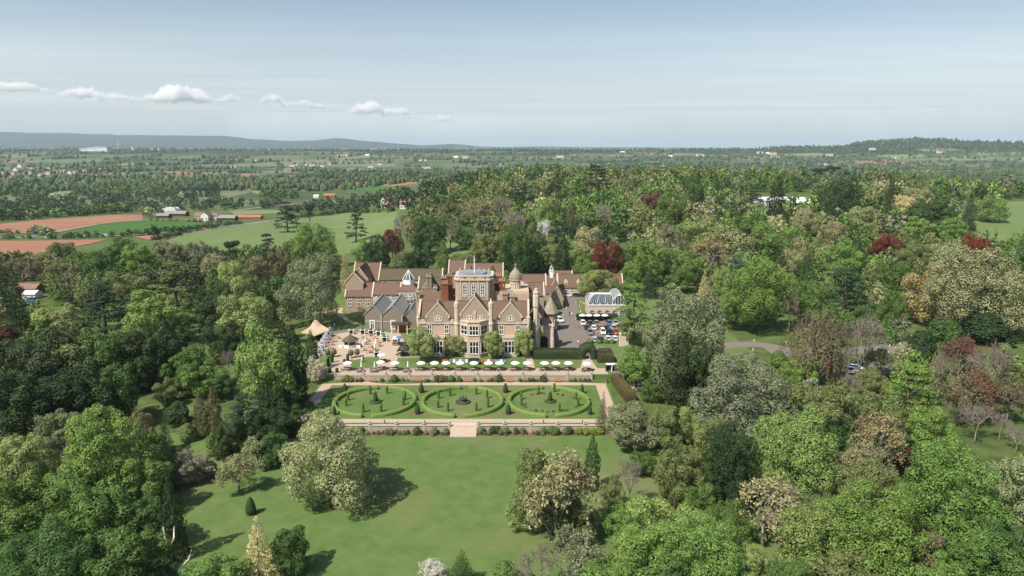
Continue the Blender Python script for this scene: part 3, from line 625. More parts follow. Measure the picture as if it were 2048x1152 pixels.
def gabled(name, label, x0, x1, y0, y1, ze, zr, axis, wall, roof, z0=0.0, parapet=None, cat="building", group=None, over=0.35):
    "a gabled range: house-shaped body, two roof slopes, parapets on the gable ends"
    cx, cy_ = (x0 + x1) / 2, (y0 + y1) / 2; r = empty(name, (cx, cy_, z0), label, cat, group)
    x0 -= cx; x1 -= cx; y0 -= cy_; y1 -= cy_; ze -= z0; zr -= z0
    if axis == 'x': MB().prism([(x0, y0, -0.5), (x0, y1, -0.5), (x0, y1, ze), (x0, (y0 + y1) / 2, zr), (x0, y0, ze)], (x1 - x0, 0, 0)).build("wall", wall, r)
    else: MB().prism([(x1, y0, -0.5), (x0, y0, -0.5), (x0, y0, ze), ((x0 + x1) / 2, y0, zr), (x1, y0, ze)], (0, y1 - y0, 0)).build("wall", wall, r)
    roof_slabs(r, x0, x1, y0, y1, ze, zr, axis, roof, over)
    if parapet:
        for e in (0, 1):
            if axis == 'x':
                xa = (x0, x1)[e]; pts = [(xa, y0 - 0.45, ze - 0.5), (xa, (y0 + y1) / 2, zr - 0.05), (xa, y1 + 0.45, ze - 0.5), (xa, y1 + 0.45, ze), (xa, (y0 + y1) / 2, zr + 0.5), (xa, y0 - 0.45, ze)]
                MB().prism([(p[0] - 0.22, p[1], p[2]) for p in pts], (0.44, 0, 0)).build("gable_coping", parapet, r)
            else:
                ya = (y0, y1)[e]; pts = [(x0 - 0.45, ya, ze - 0.5), ((x0 + x1) / 2, ya, zr - 0.05), (x1 + 0.45, ya, ze - 0.5), (x1 + 0.45, ya, ze), ((x0 + x1) / 2, ya, zr + 0.5), (x0 - 0.45, ya, ze)]
                MB().prism([(p[0], p[1] - 0.22, p[2]) for p in pts], (0, 0.44, 0)).build("gable_coping", parapet, r)
    return r
def local(r, x, y, z): return x - r.location.x, y - r.location.y, z - r.location.z

# ---- the mansion's main block
YF = 210.5
H0 = empty("mansion", (-11.7, 216, 0), "large gabled stone mansion with a central canted bay and square tower", "mansion")
def mp_(px, py, d): x, z = P(px, py, d); return x + 11.7, z
def fy_(y): return y - 216
XL, XR = mp_(838, 690, YF)[0], mp_(1057, 690, YF)[0]
ZC = Zat(646.8, YF)
RIDGE_Y, EAVE_B = 216.8, 223.0
ZR = Zat(603, RIDGE_Y)
MB().box(XL, XR, fy_(YF), fy_(EAVE_B), -0.6, ZC + 0.2).build("wall", "ashlar", H0)
MB().box(XL - 0.15, XR + 0.15, fy_(YF) - 0.28, fy_(YF) - 0.003, ZC - 0.12, ZC + 0.3).build("cornice", "dressed", H0)
zs = Zat(672, YF)
MB().box(XL - 0.1, XR + 0.1, fy_(YF) - 0.14, fy_(YF) - 0.003, zs - 0.15, zs + 0.1).build("string_course", "dressed", H0)
roof_slabs(H0, XL, XR, fy_(YF) + 0.5, fy_(EAVE_B), ZC + 0.25, ZR, 'x', "red_tiles", over=0.2)
for xa, pxp in ((XL, 838), (XR, 1057)):       # end gables
    ym = (fy_(YF) + 0.5 + fy_(EAVE_B)) / 2
    MB().prism([(xa - 0.3, fy_(YF) - 0.1, ZC - 0.6), (xa - 0.3, fy_(EAVE_B), ZC - 0.6), (xa - 0.3, fy_(EAVE_B), ZC + 0.8), (xa - 0.3, ym, ZR + 0.75), (xa - 0.3, fy_(YF) - 0.1, ZC + 1.3)], (0.6, 0, 0)).build("end_gable", "dressed", H0)
    MB().lathe(xa, fy_(YF) + 0.2, [(0.55, -0.3), (0.55, ZC + 1.6), (0.68, ZC + 1.7), (0.68, ZC + 2.0), (0.45, ZC + 2.1), (0.12, ZC + 3.6), (0.22, ZC + 3.8), (0.03, ZC + 4.2)], 8).build("corner_turret", "dressed", H0)
# merloned parapet between the gables
def merlons(x0, x1, y, z, parent, m="dressed", th=0.3, h=0.55, step=1.25, base=0.45):
    b = MB(); b.box(x0, x1, y - th / 2, y + th / 2, z, z + base); n = max(1, int((x1 - x0) / step)); s = (x1 - x0) / n
    for i in range(n): b.prism([(x0 + s * (i + 0.18), y - th / 2, z + base - 0.01), (x0 + s * (i + 0.82), y - th / 2, z + base - 0.01), (x0 + s * (i + 0.82), y - th / 2, z + base + h * 0.6), (x0 + s * (i + 0.5), y - th / 2, z + base + h), (x0 + s * (i + 0.18), y - th / 2, z + base + h * 0.6)], (0, th, 0))
    return b.build("parapet", m, parent)
def gable_front(cx, apex_py, base_px0, base_px1, base_py, yf, depth, wins, name="gable"):
    "parapeted gable rising from the front plane, with a small roof running back"
    xa, za = mp_(cx, apex_py, yf); x0, zb = mp_(base_px0, base_py, yf); x1, _ = mp_(base_px1, base_py, yf); y = fy_(yf)
    g = MB().prism([(x1, y, ZC - 0.3), (x0, y, ZC - 0.3), (x0, y, zb), (xa, y, za), (x1, y, zb)], (0, 0.7, 0)).build(name, "rubble", H0)
    for s, xe in ((-1, x0), (1, x1)):
        dx_, dz_ = xa - xe, za - zb; L = math.hypot(dx_, dz_); ox, oz = -dz_ / L * 0.28 * (1 if s < 0 else -1), abs(dx_) / L * 0.28
        MB().prism([(xe - s * -0.12, y - 0.14, zb - 0.1), (xa, y - 0.14, za), (xa, y - 0.14, za + 0.42), (xe + ox + s * 0.1, y - 0.14, zb + oz)][::(1 if s < 0 else -1)], (0, 0.95, 0)).build("gable_coping", "dressed", g)
        MB().box(xe - 0.3, xe + 0.3, y - 0.2, y + 0.75, zb - 0.5, zb + 0.15).build("kneeler", "dressed", g)
    MB().lathe(xa, y + 0.3, [(0.2, za + 0.3), (0.26, za + 0.55), (0.1, za + 0.65), (0.22, za + 0.95), (0.02, za + 1.35)], 6).build("finial", "dressed", g)
    k = (za - zb) / (xa - x0)
    yb = y + depth
    for s, xe in ((-1, x0), (1, x1)):
        MB().prism(([(xe, y + 0.68, zb - 0.25), (xa, y + 0.68, za - 0.25), (xa, yb, za - 0.25), (xe, yb, zb - 0.25)])[::(-1 if s < 0 else 1)], (0, 0, 0.14)).build("roof", "red_tiles", H0)
    return xa, y
for cx, a, b0, b1 in ((875.6, 607, 853, 898), (1021, 606.5, 999, 1043)):
    xa, y = gable_front(cx, a, b0, b1, 633, YF - 0.12, 6.0, None)
    for k in (-1, 0, 1):
        zz = Zat(641.5, YF); window(H0, xa + k * 0.82, y, zz, 0.52, 1.15 + (0.55 if k == 0 else 0), 1, (0.5,), t=0.13)
for m0, m1 in ((838.5, 852), (899, 909), (987, 998.5), (1044, 1056.5)): merlons(mp_(m0, 645, YF)[0], mp_(m1, 645, YF)[0], fy_(YF) - 0.08, ZC + 0.3, H0, step=1.1, h=0.7, base=0.5)
# central bay block
YB = 208.9
cx0, cx1 = mp_(919.5, 690, YB)[0], mp_(977.5, 690, YB)[0]
MB().box(cx0, cx1, fy_(YB), fy_(YF) + 0.1, -0.6, ZC + 1.0).build("bay_wall", "ashlar", H0)
xa, y = gable_front(949, 594, 921, 977, 629, YB, 8.0, None)
for k in (-1, 1):
    for q in (-0.42, 0.42): window(H0, xa + k * 1.65 + q, y, Zat(642, YB), 0.56, 1.55, 1, (0.55,), t=0.12)
MB().box(xa - 0.45, xa + 0.45, y - 0.22, y - 0.003, Zat(641, YB), Zat(622, YB)).build("niche", "dressed", H0)
MB().box(xa - 0.22, xa + 0.22, y - 0.30, y - 0.225, Zat(640, YB), Zat(627, YB)).build("carved_panel", "garden_stone", H0)
# canted bay window in two storeys
def canted(px0, px1, pxa, pxb, yfront, yback, z0, z1, nm, m):
    a, b = mp_(px0, 690, yback)[0], mp_(px1, 690, yback)[0]; c, d = mp_(pxa, 690, yfront)[0], mp_(pxb, 690, yfront)[0]
    MB().prism([(a, fy_(yback), z0), (c, fy_(yfront), z0), (d, fy_(yfront), z0), (b, fy_(yback), z0)], (0, 0, z1 - z0)).build(nm, m, H0)
    return a, b, c, d
YC = 206.7
zb1 = Zat(645.5, YC); zmid0, zmid1 = Zat(681.5, YC), Zat(672, YC)
a, b, c, d = canted(921.5, 976, 936.5, 960, YC, YB, -0.5, zb1, "canted_bay", "ashlar")
canted(920.6, 976.9, 936.0, 960.5, YC - 0.22, YB - 0.01, zb1, zb1 + 0.42, "bay_cornice", "dressed")
canted(920.9, 976.6, 936.2, 960.3, YC - 0.14, YB - 0.01, zmid1 - 0.05, zmid1 + 0.25, "bay_string", "dressed")
canted(920.9, 976.6, 936.2, 960.3, YC - 0.13, YB - 0.01, zmid0 - 0.15, zmid0 + 0.1, "bay_string", "dressed")
b2 = merlons(c, d, fy_(YC) + 0.2, zb1 + 0.42, H0, step=0.8, h=0.3, base=0.2)
for (z_lo, z_hi, rows) in ((Zat(670.3, YC), Zat(652.5, YC), (0.5,)), (Zat(707.5, YC), Zat(684, YC), (0.62,))):
    hh = z_hi - z_lo; wc = (d - c) - 0.9
    window(H0, (c + d) / 2, fy_(YC), z_lo, wc, hh, 3, rows, t=0.16)
    for s, (p, q) in ((-1, ((a, fy_(YB)), (c, fy_(YC)))), (1, ((d, fy_(YC)), (b, fy_(YB))))):
        L = math.hypot(q[0] - p[0], q[1] - p[1]); an = math.atan2(q[1] - p[1], q[0] - p[0])
        window(H0, (p[0] + q[0]) / 2, (p[1] + q[1]) / 2, z_lo, L - 0.8, hh, 2, rows, rz=an, t=0.16)
# flanking octagonal buttress turrets
for px in (913.5, 982):
    x, _ = mp_(px, 650, YB - 0.2); zt = Zat(606, YB)
    MB().lathe(x, fy_(YB) + 0.35, [(0.95, -0.4), (0.95, 3.4), (0.78, 3.7), (0.78, ZC - 0.1), (0.92, ZC), (0.92, ZC + 0.5), (0.72, ZC + 0.8), (0.72, zt - 1.6), (0.86, zt - 1.3), (0.86, zt), (0.6, zt + 0.1), (0.2, zt + 0.95), (0.28, zt + 1.15), (0.03, zt + 1.5)], 8, R(22.5)).build("buttress_turret", "dressed", H0)
# ground floor box bays
for p0, p1 in ((863.5, 888.5), (1006, 1032.5)):
    yb_ = 208.3; x0, x1 = mp_(p0, 690, yb_)[0], mp_(p1, 690, yb_)[0]; zt = Zat(677, yb_)
    MB().box(x0, x1, fy_(yb_), fy_(YF) - 0.003, -0.5, zt).build("box_bay", "ashlar", H0)
    MB().box(x0 - 0.18, x1 + 0.18, fy_(yb_) - 0.18, fy_(YF) - 0.16, zt, zt + 0.3).build("bay_cornice", "dressed", H0)
    merlons(x0 - 0.1, x1 + 0.1, fy_(yb_) - 0.02, zt + 0.3, H0, step=0.75, h=0.3, base=0.3)
    z_lo, z_hi = Zat(706, yb_), Zat(682.5, yb_)
    window(H0, (x0 + x1) / 2, fy_(yb_), z_lo, (x1 - x0) - 1.0, z_hi - z_lo, 3, (0.6,), t=0.16)
    window(H0, x1, fy_((yb_ + YF) / 2), z_lo, 1.1, z_hi - z_lo, 1, (0.6,), rz=R(90), t=0.14)
    window(H0, x0, fy_((yb_ + YF) / 2), z_lo, 1.1, z_hi - z_lo, 1, (0.6,), rz=R(-90), t=0.14)
    MB().box(x0 - 0.1, x1 + 0.1, fy_(yb_) - 0.1, fy_(yb_) - 0.003, -0.4, 0.7).build("plinth", "dressed", H0)
for px, p0, p1 in ((859, 667.5, 650), (893.5, 666.5, 650), (1002.5, 668.5, 651), (1036, 667.5, 651)):
    x, _ = mp_(px, 660, YF); window(H0, x, fy_(YF), Zat(p0, YF), 1.2, Zat(p1, YF) - Zat(p0, YF), 2, (0.52,), t=0.16)
for px in (846, 898, 990, 1046):
    x, _ = mp_(px, 695, YF); window(H0, x, fy_(YF), 1.2, 1.15, 3.2, 2, (0.6,), t=0.16)
# ---- the tower
YT = 222.3
tx0, tx1 = mp_(910, 575, YT)[0], mp_(986, 575, YT)[0]
zt = Zat(561, YT); ch = 1.3; dpt = 10.5
def octo(i0, x0, x1, y0, y1, c): return [(x0 + c, y0, i0), (x1 - c, y0, i0), (x1, y0 + c, i0), (x1, y1 - c, i0), (x1 - c, y1, i0), (x0 + c, y1, i0), (x0, y1 - c, i0), (x0, y0 + c, i0)]
tw = MB().prism(octo(-0.5, tx0, tx1, fy_(YT), fy_(YT) + dpt, ch), (0, 0, zt + 0.5)).build("tower", "rubble", H0)
MB().prism(octo(zt, tx0 - 0.35, tx1 + 0.35, fy_(YT) - 0.35, fy_(YT) + dpt + 0.35, ch), (0, 0, 0.5)).build("tower_cornice", "dressed", tw)
MB().prism(octo(zt + 0.5, tx0 + 0.05, tx1 - 0.05, fy_(YT) + 0.05, fy_(YT) + dpt - 0.05, ch), (0, 0, 0.75)).build("tower_parapet", "garden_stone", tw)
MB().prism(octo(zt + 1.25, tx0 - 0.1, tx1 + 0.1, fy_(YT) - 0.1, fy_(YT) + dpt + 0.1, ch), (0, 0, 0.18)).build("tower_coping", "dressed", tw)
MB().prism(octo(zt + 1.2, tx0 + 0.8, tx1 - 0.8, fy_(YT) + 0.8, fy_(YT) + dpt - 0.8, ch), (0, 0, 0.35)).build("lead_roof", "lead", tw)
MB().prism(octo(zt + 1.55, tx0 + 2.2, tx1 - 2.4, fy_(YT) + 2.2, fy_(YT) + dpt - 2.2, 0.8), (0, 0, 0.55)).build("roof_lantern", "lead", tw)
for i in range(6): MB().box(tx0 + 1.2 + i * 1.65, tx0 + 1.75 + i * 1.65, fy_(YT) - 0.06, fy_(YT) + 0.045, zt + 0.58, zt + 1.15).build("parapet_panel", "brick" if i % 2 else "dressed", tw)
for i in range(7): MB().lathe(tx0 + 1.0 + i * 1.6, fy_(YT) + dpt - 0.6, [(0.22, zt + 1.4), (0.22, zt + 1.9), (0.05, zt + 2.3)], 6).build("parapet_finial", "dressed", tw)
for px in (930, 947.7, 965.5):
    x, _ = mp_(px, 580, YT); z_lo = Zat(589.5, YT); hh = Zat(571, YT) - z_lo
    window(H0, x, fy_(YT), z_lo, 1.25, hh, 2, (0.30, 0.62, 0.98), arch=True, t=0.2)
    MB().box(x - 1.15, x + 1.15, fy_(YT) - 0.1, fy_(YT) - 0.003, z_lo - 0.75, z_lo - 0.45).build("string_course", "dressed", tw)
for px in (921.5, 939, 956.5, 974.5):
    x, _ = mp_(px, 580, YT); MB().box(x - 0.22, x + 0.22, fy_(YT) - 0.16, fy_(YT) - 0.003, Zat(600, YT), zt).build("pilaster", "dressed", tw)
for px in (930, 965.5):
    x, _ = mp_(px, 602, YT); window(H0, x, fy_(YT), Zat(609, YT), 1.3, 0.35, 2, (), arch=True, t=0.2)
# ---- chimneys
POT = MB().lathe(0, 0, [(0.2, 0), (0.22, 0.35), (0.16, 0.45), (0.2, 0.95), (0.24, 1.0)], 8).mesh("pot")
def chimney(px0, px1, ptop, yb_, dep, m, pots, parent=None, base=6.0, oct_=False):
    x0, zt_ = mp_(px0, ptop, yb_); x1, _ = mp_(px1, ptop, yb_); y0 = fy_(yb_); zt_ -= 0.9
    b = MB().box(x0, x1, y0, y0 + dep, base, zt_ - 2.9).box(x0 - 0.1, x1 + 0.1, y0 - 0.1, y0 + dep + 0.1, zt_ - 3.2, zt_ - 2.95)
    n = max(2, pots)
    for i in range(n):   # shafts
        s = (x1 - x0) / n; b.box(x0 + s * i + 0.09, x0 + s * (i + 1) - 0.09, y0 + 0.12, y0 + dep - 0.12, zt_ - 2.905, zt_ - 0.3)
    b.box(x0 - 0.12, x1 + 0.12, y0 - 0.12, y0 + dep + 0.12, zt_ - 0.3, zt_ - 0.1).box(x0 - 0.02, x1 + 0.02, y0 - 0.02, y0 + dep + 0.02, zt_ - 0.1, zt_)
    o = b.build("chimney", m, H0)
    for i in range(pots): put("chimney_pot", POT, "dressed" if i % 2 else "garden_stone", o, (x0 + (x1 - x0) * (i + 0.5) / pots, y0 + dep / 2, zt_ - 0.02))
    return o
chimney(881, 893, 551, 226, 2.2, "brick", 3); chimney(893, 904, 547, 230, 2.0, "brick", 3); chimney(884, 896, 562, 223.6, 1.4, "brick", 3)
chimney(988, 1003, 547, 228, 2.0, "brick", 4); chimney(998, 1011, 557, 225, 1.6, "brick", 3); chimney(1004, 1016, 582, 223.5, 1.3, "rubble", 3); chimney(1019, 1030, 587, 223.2, 1.1, "rubble", 2)
chimney(851, 863, 548, 240, 1.8, "grey_rubble", 2, base=0.0)
chimney(831, 838, 578, 226, 1.4, "rubble", 2); chimney(1057, 1064, 588, 229, 1.3, "rubble", 2); chimney(1047, 1055, 563, 246, 1.4, "brick", 2); chimney(866, 874, 570, 230, 1.4, "rubble", 2)
# ---- flat roofed blocks and wings behind the front
def blk(px0, px1, ptop, y0, y1, m, par=True):
    x0, z = mp_(px0, ptop, y0); x1, _ = mp_(px1, ptop, y0)
    MB().box(x0, x1, fy_(y0), fy_(y1), -0.4, z).build("rear_wing", m, H0)
    if par: merlons(x0, x1, fy_(y0) + 0.18, z, H0, step=0.9, h=0.35, base=0.35)
    return x0, x1, z
blk(990, 1058, 586, 224.8, 240, "ashlar"); x0, x1, z = blk(838, 908, 606, 224.0, 239, "rubble", False)
roof_slabs(H0, x0, x1, fy_(224.6), fy_(239), z, z + 3.0, 'x', "brown_tiles")
x0, z = mp_(1030, 585, 236); x1, _ = mp_(1072, 585, 236)
roof_slabs(H0, x0, x1, fy_(236), fy_(247), Zat(598, 236), Zat(571, 241.5), 'x', "red_tiles")
MB().box(x0, x1, fy_(236.2), fy_(246.8), -0.4, Zat(598, 236)).build("rear_wing", "rubble", H0)
merlons(x0 - 3, x1 - 1, fy_(235.6), Zat(589, 236) - 2.2, H0, step=0.8, h=0.3, base=2.0)
for i in range(7): MB().lathe(mp_(1032 + i * 3.2, 580, 225.2)[0], fy_(225.2), [(0.16, Zat(589, 225)), (0.12, Zat(586, 225)), (0.2, Zat(581, 225))], 6).build("baluster", "dressed", H0)
# ---- ogee turret
yo = 233.0; xo, _ = mp_(1031, 560, yo); rt = 12.2 / F_PX * 240
zb_, zd0, zd1, zf = Zat(600, yo), Zat(558, yo), Zat(534, yo), Zat(526, yo)
tr = MB().lathe(xo, fy_(yo), [(rt * 0.92, -0.4), (rt * 0.92, zd0 - 0.5), (rt * 1.12, zd0 - 0.25), (rt * 1.12, zd0)], 8, R(22.5)).build("stair_turret", "ashlar", H0)
hh = zd1 - zd0
MB().lathe(xo, fy_(yo), [(rt * 1.05, zd0), (rt * 1.04, zd0 + hh * 0.2), (rt * 0.92, zd0 + hh * 0.42), (rt * 0.66, zd0 + hh * 0.62), (rt * 0.36, zd0 + hh * 0.78), (rt * 0.17, zd0 + hh * 0.92), (0.12, zd1 + 0.3), (0.3, zd1 + 0.5), (0.3, zd1 + 0.8), (0.04, zf)], 12).build("ogee_dome", "stone_tiles", tr)
for k in (-2, -1, 0, 1):
    an = R(22.5 + 45 * k) - R(67.5) + R(0); aa = -math.pi / 2 + (k + 0.5) * math.pi / 4 - math.pi / 8
    rr_ = rt * 0.92 * math.cos(math.pi / 8)
    window(H0, xo + rr_ * math.cos(aa), fy_(yo) + rr_ * math.sin(aa), Zat(579, yo), 0.45, Zat(563, yo) - Zat(579, yo) - 0.2, 1, (0.5,), rz=aa + math.pi / 2, t=0.12)
# ---- right side: tall stair turret, cross wing, carriage porch
yt = 213.2; x, _ = mp_(1072, 650, yt); zt = Zat(583, yt)
MB().lathe(x, fy_(yt), [(1.0, -0.4), (1.0, 8.0), (0.86, 8.3), (0.86, zt - 5.2), (1.12, zt - 4.6), (1.12, zt - 1.2), (0.98, zt - 0.9), (1.16, zt - 0.5), (1.16, zt), (0.7, zt + 0.02), (0.6, zt + 0.9), (0.68, zt + 1.0)], 8, R(22.5)).build("chimney_turret", "dressed", H0)
x0, x1 = mp_(1059, 650, 217)[0], mp_(1079, 650, 217)[0]
MB().box(x0, x1, fy_(217), fy_(236), -0.4, Zat(640, 217)).build("rear_wing", "rubble", H0)
roof_slabs(H0, x0, x1 + 1.5, fy_(217), fy_(236), Zat(640, 217), Zat(606, 226), 'y', "red_tiles")
for k in range(3): window(H0, x1 + 0.003, fy_(221 + k * 5), 2.0, 1.2, 3.0, 2, (0.6,), rz=R(90))
# carriage porch with an open arch
yp0, yp1 = 216.6, 222.5; px0, px1 = mp_(1077, 690, yp0)[0], mp_(1105, 690, yp0)[0]; zpt = Zat(658, yp0); ax0, ax1 = mp_(1074 + 5, 690, yp0)[0], mp_(1095.5, 690, yp0)[0]; axm = (ax0 + ax1) / 2; ar = (ax1 - ax0) / 2; zsp = Zat(672, yp0) - ar
def arch_wall(x0, x1, y, th, z0, z1, axm, ar, zsp, parent, m, name="porch_wall"):
    k = 10; pts = [(axm + ar * math.cos(math.pi - math.pi * i / k), zsp + ar * math.sin(math.pi - math.pi * i / k)) for i in range(k + 1)]
    b = MB().box(x0, axm - ar, y, y + th, z0, z1).box(axm + ar, x1, y, y + th, z0, z1)
    for i in range(k): b.prism([(pts[i][0], y, pts[i][1]), (pts[i][0], y, z1), (pts[i + 1][0], y, z1), (pts[i + 1][0], y, pts[i + 1][1])][::-1], (0, th, 0))
    return b.build(name, m, parent)
pw = arch_wall(px0, px1, fy_(yp0), 0.7, -0.3, zpt, axm, ar, zsp, H0, "ashlar")
arch_wall(px0, px1, fy_(yp1), 0.7, -0.3, zpt, axm, ar, zsp, H0, "ashlar")
MB().box(px0, px0 + 0.7, fy_(yp0) + 0.705, fy_(yp1) - 0.005, -0.3, zpt).build("porch_wall", "ashlar", H0)
MB().box(px1 - 0.7, px1, fy_(yp0) + 0.705, fy_(yp1) - 0.005, -0.3, zpt).build("porch_wall", "ashlar", H0)
MB().box(px0 + 0.1, px1 - 0.1, fy_(yp0) + 0.1, fy_(yp1) + 0.6, zpt - 0.4, zpt - 0.1).build("porch_roof", "lead", H0)
merlons(px0 - 0.15, px1 + 0.15, fy_(yp0) + 0.2, zpt, H0, m="garden_stone", step=1.1, h=0.5, base=0.7, th=0.4)
for xx in (px0, px1): MB().lathe(xx, fy_(yp0) + 0.1, [(0.6, -0.3), (0.55, 3.5), (0.45, 3.7), (0.45, zpt + 0.8), (0.6, zpt + 0.9), (0.1, zpt + 2.2)], 8).build("porch_buttress", "dressed", H0)
# dark gap between wing and porch is real shade: link block
MB().box(mp_(1079, 690, 224)[0], mp_(1100, 690, 224)[0], fy_(224), fy_(236), -0.3, 5.2).build("rear_wing", "rubble", H0)
# flag pole on the tower
fx_, _ = P(949, 545, YT + 3.0); o = MB().lathe(0, 0, [(0.16, 0), (0.10, 5.0), (0.06, 6.0), (0.14, 6.1), (0.02, 6.3)], 8).build("flagpole", "white_paint", loc=(fx_, YT + 3.0, Zat(561, YT) + 1.5))
o.scale = (1.3, 1.3, (Zat(511, YT + 3) - Zat(561, YT) - 1.5) / 6.3); tag(o, "bare white flagpole rising from the tower roof", "flagpole")

# ---- pavilion with pyramid roof right of the house
def pavilion():
    d = 240.0; x, _ = P(1101, 640, d); zE, zA = Zat(624.5, d), Zat(592.5, d); rr_ = 15.5 / F_PX * 248
    r = empty("kitchen_pavilion", (x, d, 0), "octagonal stone pavilion with steep pyramid roof and flagstaff beside the carriage porch", "pavilion")
    MB().lathe(0, 0, [(rr_ * 0.9, -0.3), (rr_ * 0.9, zE)], 8, R(22.5)).build("wall", "rubble", r)
    MB().lathe(0, 0, [(rr_ * 1.12, zE - 0.15), (rr_ * 1.12, zE + 0.05), (rr_ * 0.5, zE + (zA - zE) * 0.55), (0.1, zA)], 8, R(22.5)).build("roof", "stone_tiles", r)
    MB().lathe(0, 0, [(0.18, zA - 0.2), (0.3, zA + 0.2), (0.05, zA + 1.0)], 6).build("finial", "lead", r)
    for k in range(-2, 1):
        aa = -math.pi / 2 + k * math.pi / 4 + math.pi / 4; q = rr_ * 0.9 * math.cos(math.pi / 8)
        window(r, q * math.cos(aa), q * math.sin(aa), 1.2, 0.7, 2.6, 1, (0.6,), rz=aa + math.pi / 2, arch=True)
pavilion()
# ---- ballroom with three grey gables
yb = 241.0
bl = [("ballroom", 729, 764.5, 612, 629, 20.0, "long stone hall with grey slate roof, leftmost of the twin-gabled ballroom", 744.5), ("ballroom", 764.5, 806, 612.5, 630, 20.0, "long stone hall with grey slate roof, right twin of the ballroom", 786)]
for nm, a, b, pa, pe, L, lb, wx in bl:
    x0, ze = P(a, pe, yb); x1, _ = P(b, pe, yb); zr = Zat(pa, yb)
    r = gabled(nm, lb, x0 + 0.02, x1 - 0.02, yb, yb + L, ze, zr, 'y', "grey_rubble", "grey_slates", parapet="grey_slates", over=0.0, group="ballroom halls")
    x, _ = P(wx, 648, yb); lx, ly, lz = local(r, x, yb, 0.15); window(r, lx, ly, lz, 1.25, 2.9, 2, (0.7,), frame="white_paint", t=0.32)
    xq = x1 - 0.4; lx, ly, lz = local(r, xq, yb, 0); MB().box(lx - 0.2, lx + 0.2, ly - 0.25, ly - 0.003, -0.3, ze - 0.2).build("downpipe", "coping", r)
    lx0, _, _ = local(r, x0, yb, 0); MB().box(lx0 + 0.1, -lx0 - 0.1, ly - 0.12, ly - 0.003, ze - 2.6, ze - 2.35).build("string_course", "dressed", r)
x0, ze = P(807, 634, 243); x1, _ = P(832, 634, 243)
gabled("ballroom_annexe", "small stone hall with grey slate gable joining ballroom and mansion", x0, x1, 243, 256, ze, Zat(620, 243), 'y', "grey_rubble", "grey_slates", parapet="grey_slates", over=0.0)
# glazed plant and ducts on the flat roof between ballroom and house
x0, _ = P(806, 612, 257); x1, _ = P(836, 612, 257)
r = empty("plant_room", ((x0 + x1) / 2, 262, 0), "flat roofed block with metal ducts between ballroom and mansion", "plant room"); hw = (x1 - x0) / 2
MB().box(-hw, hw, -4.5, 5, -0.4, 5.6).build("wall", "rubble", r)
for i, (q, s, t) in enumerate(((-2.2, -3.0, 1.0), (-0.4, -3.6, 1.3), (1.5, -2.9, 1.5), (0.4, -1.6, 1.9))):
    MB().tube([(q - 0.6, s, 5.6), (q - 0.6, s, 5.6 + t), (q + 0.7, s + 0.3, 5.6 + t + 0.2), (q + 0.8, s + 0.3, 5.7)], 0.38, 7).build("duct", "lead", r, smooth=True)
# ---- service ranges behind, left
def rng_(px0, px1, pr, pe, d0, depth, roof, wall, label, wins=0, name="service_range", pbase=None):
    x0, ze = P(px0, pe, d0); x1, _ = P(px1, pe, d0); zr = Zat(pr, d0 + depth / 2)
    r = gabled(name, label, x0, x1, d0, d0 + depth, ze, zr, 'x', wall, roof, parapet="dressed", group="service ranges behind the mansion")
    for k in range(wins):
        lx = (k + 0.5) / wins * (x1 - x0) - (x1 - x0) / 2
        window(r, lx, -depth / 2, max(ze - 1.5, 0.5) if ze < 5 else ze - 1.5, 1.3, 1.0, 2, (), t=0.12)
        if ze > 4: window(r, lx, -depth / 2, ze - 4.0, 1.3, 1.3, 2, (), t=0.12)
    return r
rng_(706, 758, 526, 561, 284, 12, "red_tiles", "rubble", "tall red roofed range at the far left corner of the house", 0)
rng_(757, 884, 538, 559, 280, 9, "moss_tiles", "dressed", "long range with mossy brown roof and pale wall behind the white lantern", 5)
rC = rng_(690, 744, 566, 592, 268, 9, "red_tiles", "rubble", "two-storey stone range with plain red roof left of the ballroom", 3)
rng_(745, 800, 566, 588, 262, 8, "red_tiles", "dressed", "low red roofed range behind the ballroom gables", 2)
for i, (pxa, pya, pxl, pxr, pe, d0, L, m) in enumerate(((716, 536, 703, 735, 559, 275, 14, "brown_tiles"), (706.5, 546, 690, 726, 565, 270, 12, "brown_tiles"))):
    x0, ze = P(pxl, pe, d0); x1, _ = P(pxr, pe, d0)
    gabled("service_wing", ["brown roofed cross gable in front of the far left range", "lower brown roofed cross gable beside the golden conifer"][i], x0, x1, d0, d0 + L, ze, Zat(pya, d0), 'y', "rubble", m, parapet="dressed")
# hipped bay with the white glazed lantern
d = 262.0; x, _ = P(815, 590, d)
r = empty("lantern_hall", (x, d + 4, 0), "square stone hall with hipped red roof carrying a white octagonal glass lantern", "hall")
hw = 21 / F_PX * 268; zE = Zat(583, d)
MB().box(-hw, hw, -4, 6, -0.4, zE).build("wall", "dressed", r)
zL = Zat(568, d + 3)
MB().add([(-hw - 0.3, -4.3, zE), (hw + 0.3, -4.3, zE), (hw + 0.3, 6.3, zE), (-hw - 0.3, 6.3, zE), (-1.9, -1.6, zL), (1.9, -1.6, zL), (1.9, 2.2, zL), (-1.9, 2.2, zL)], [(3, 2, 1, 0), (0, 1, 5, 4), (1, 2, 6, 5), (2, 3, 7, 6), (3, 0, 4, 7), (4, 5, 6, 7)]).build("roof", "red_tiles", r)
for k in (-2, -0.6, 0.8, 2.2): window(r, k * 1.15, -4, zE - 1.9, 0.9, 1.3, 2, (), t=0.15)
rl = 12.3 / F_PX * 270; z1, z2 = Zat(558, d + 4.3), Zat(540.5, d + 4.3)
ln = MB().lathe(0, 0.3, [(rl, zL - 0.2), (rl, z1)], 8, R(22.5)).build("lantern_drum", "white_paint", r)
MB().lathe(0, 0.3, [(rl * 1.0, z1), (0.08, z2)], 8, R(22.5)).build("lantern_glass", "roof_glass", ln)
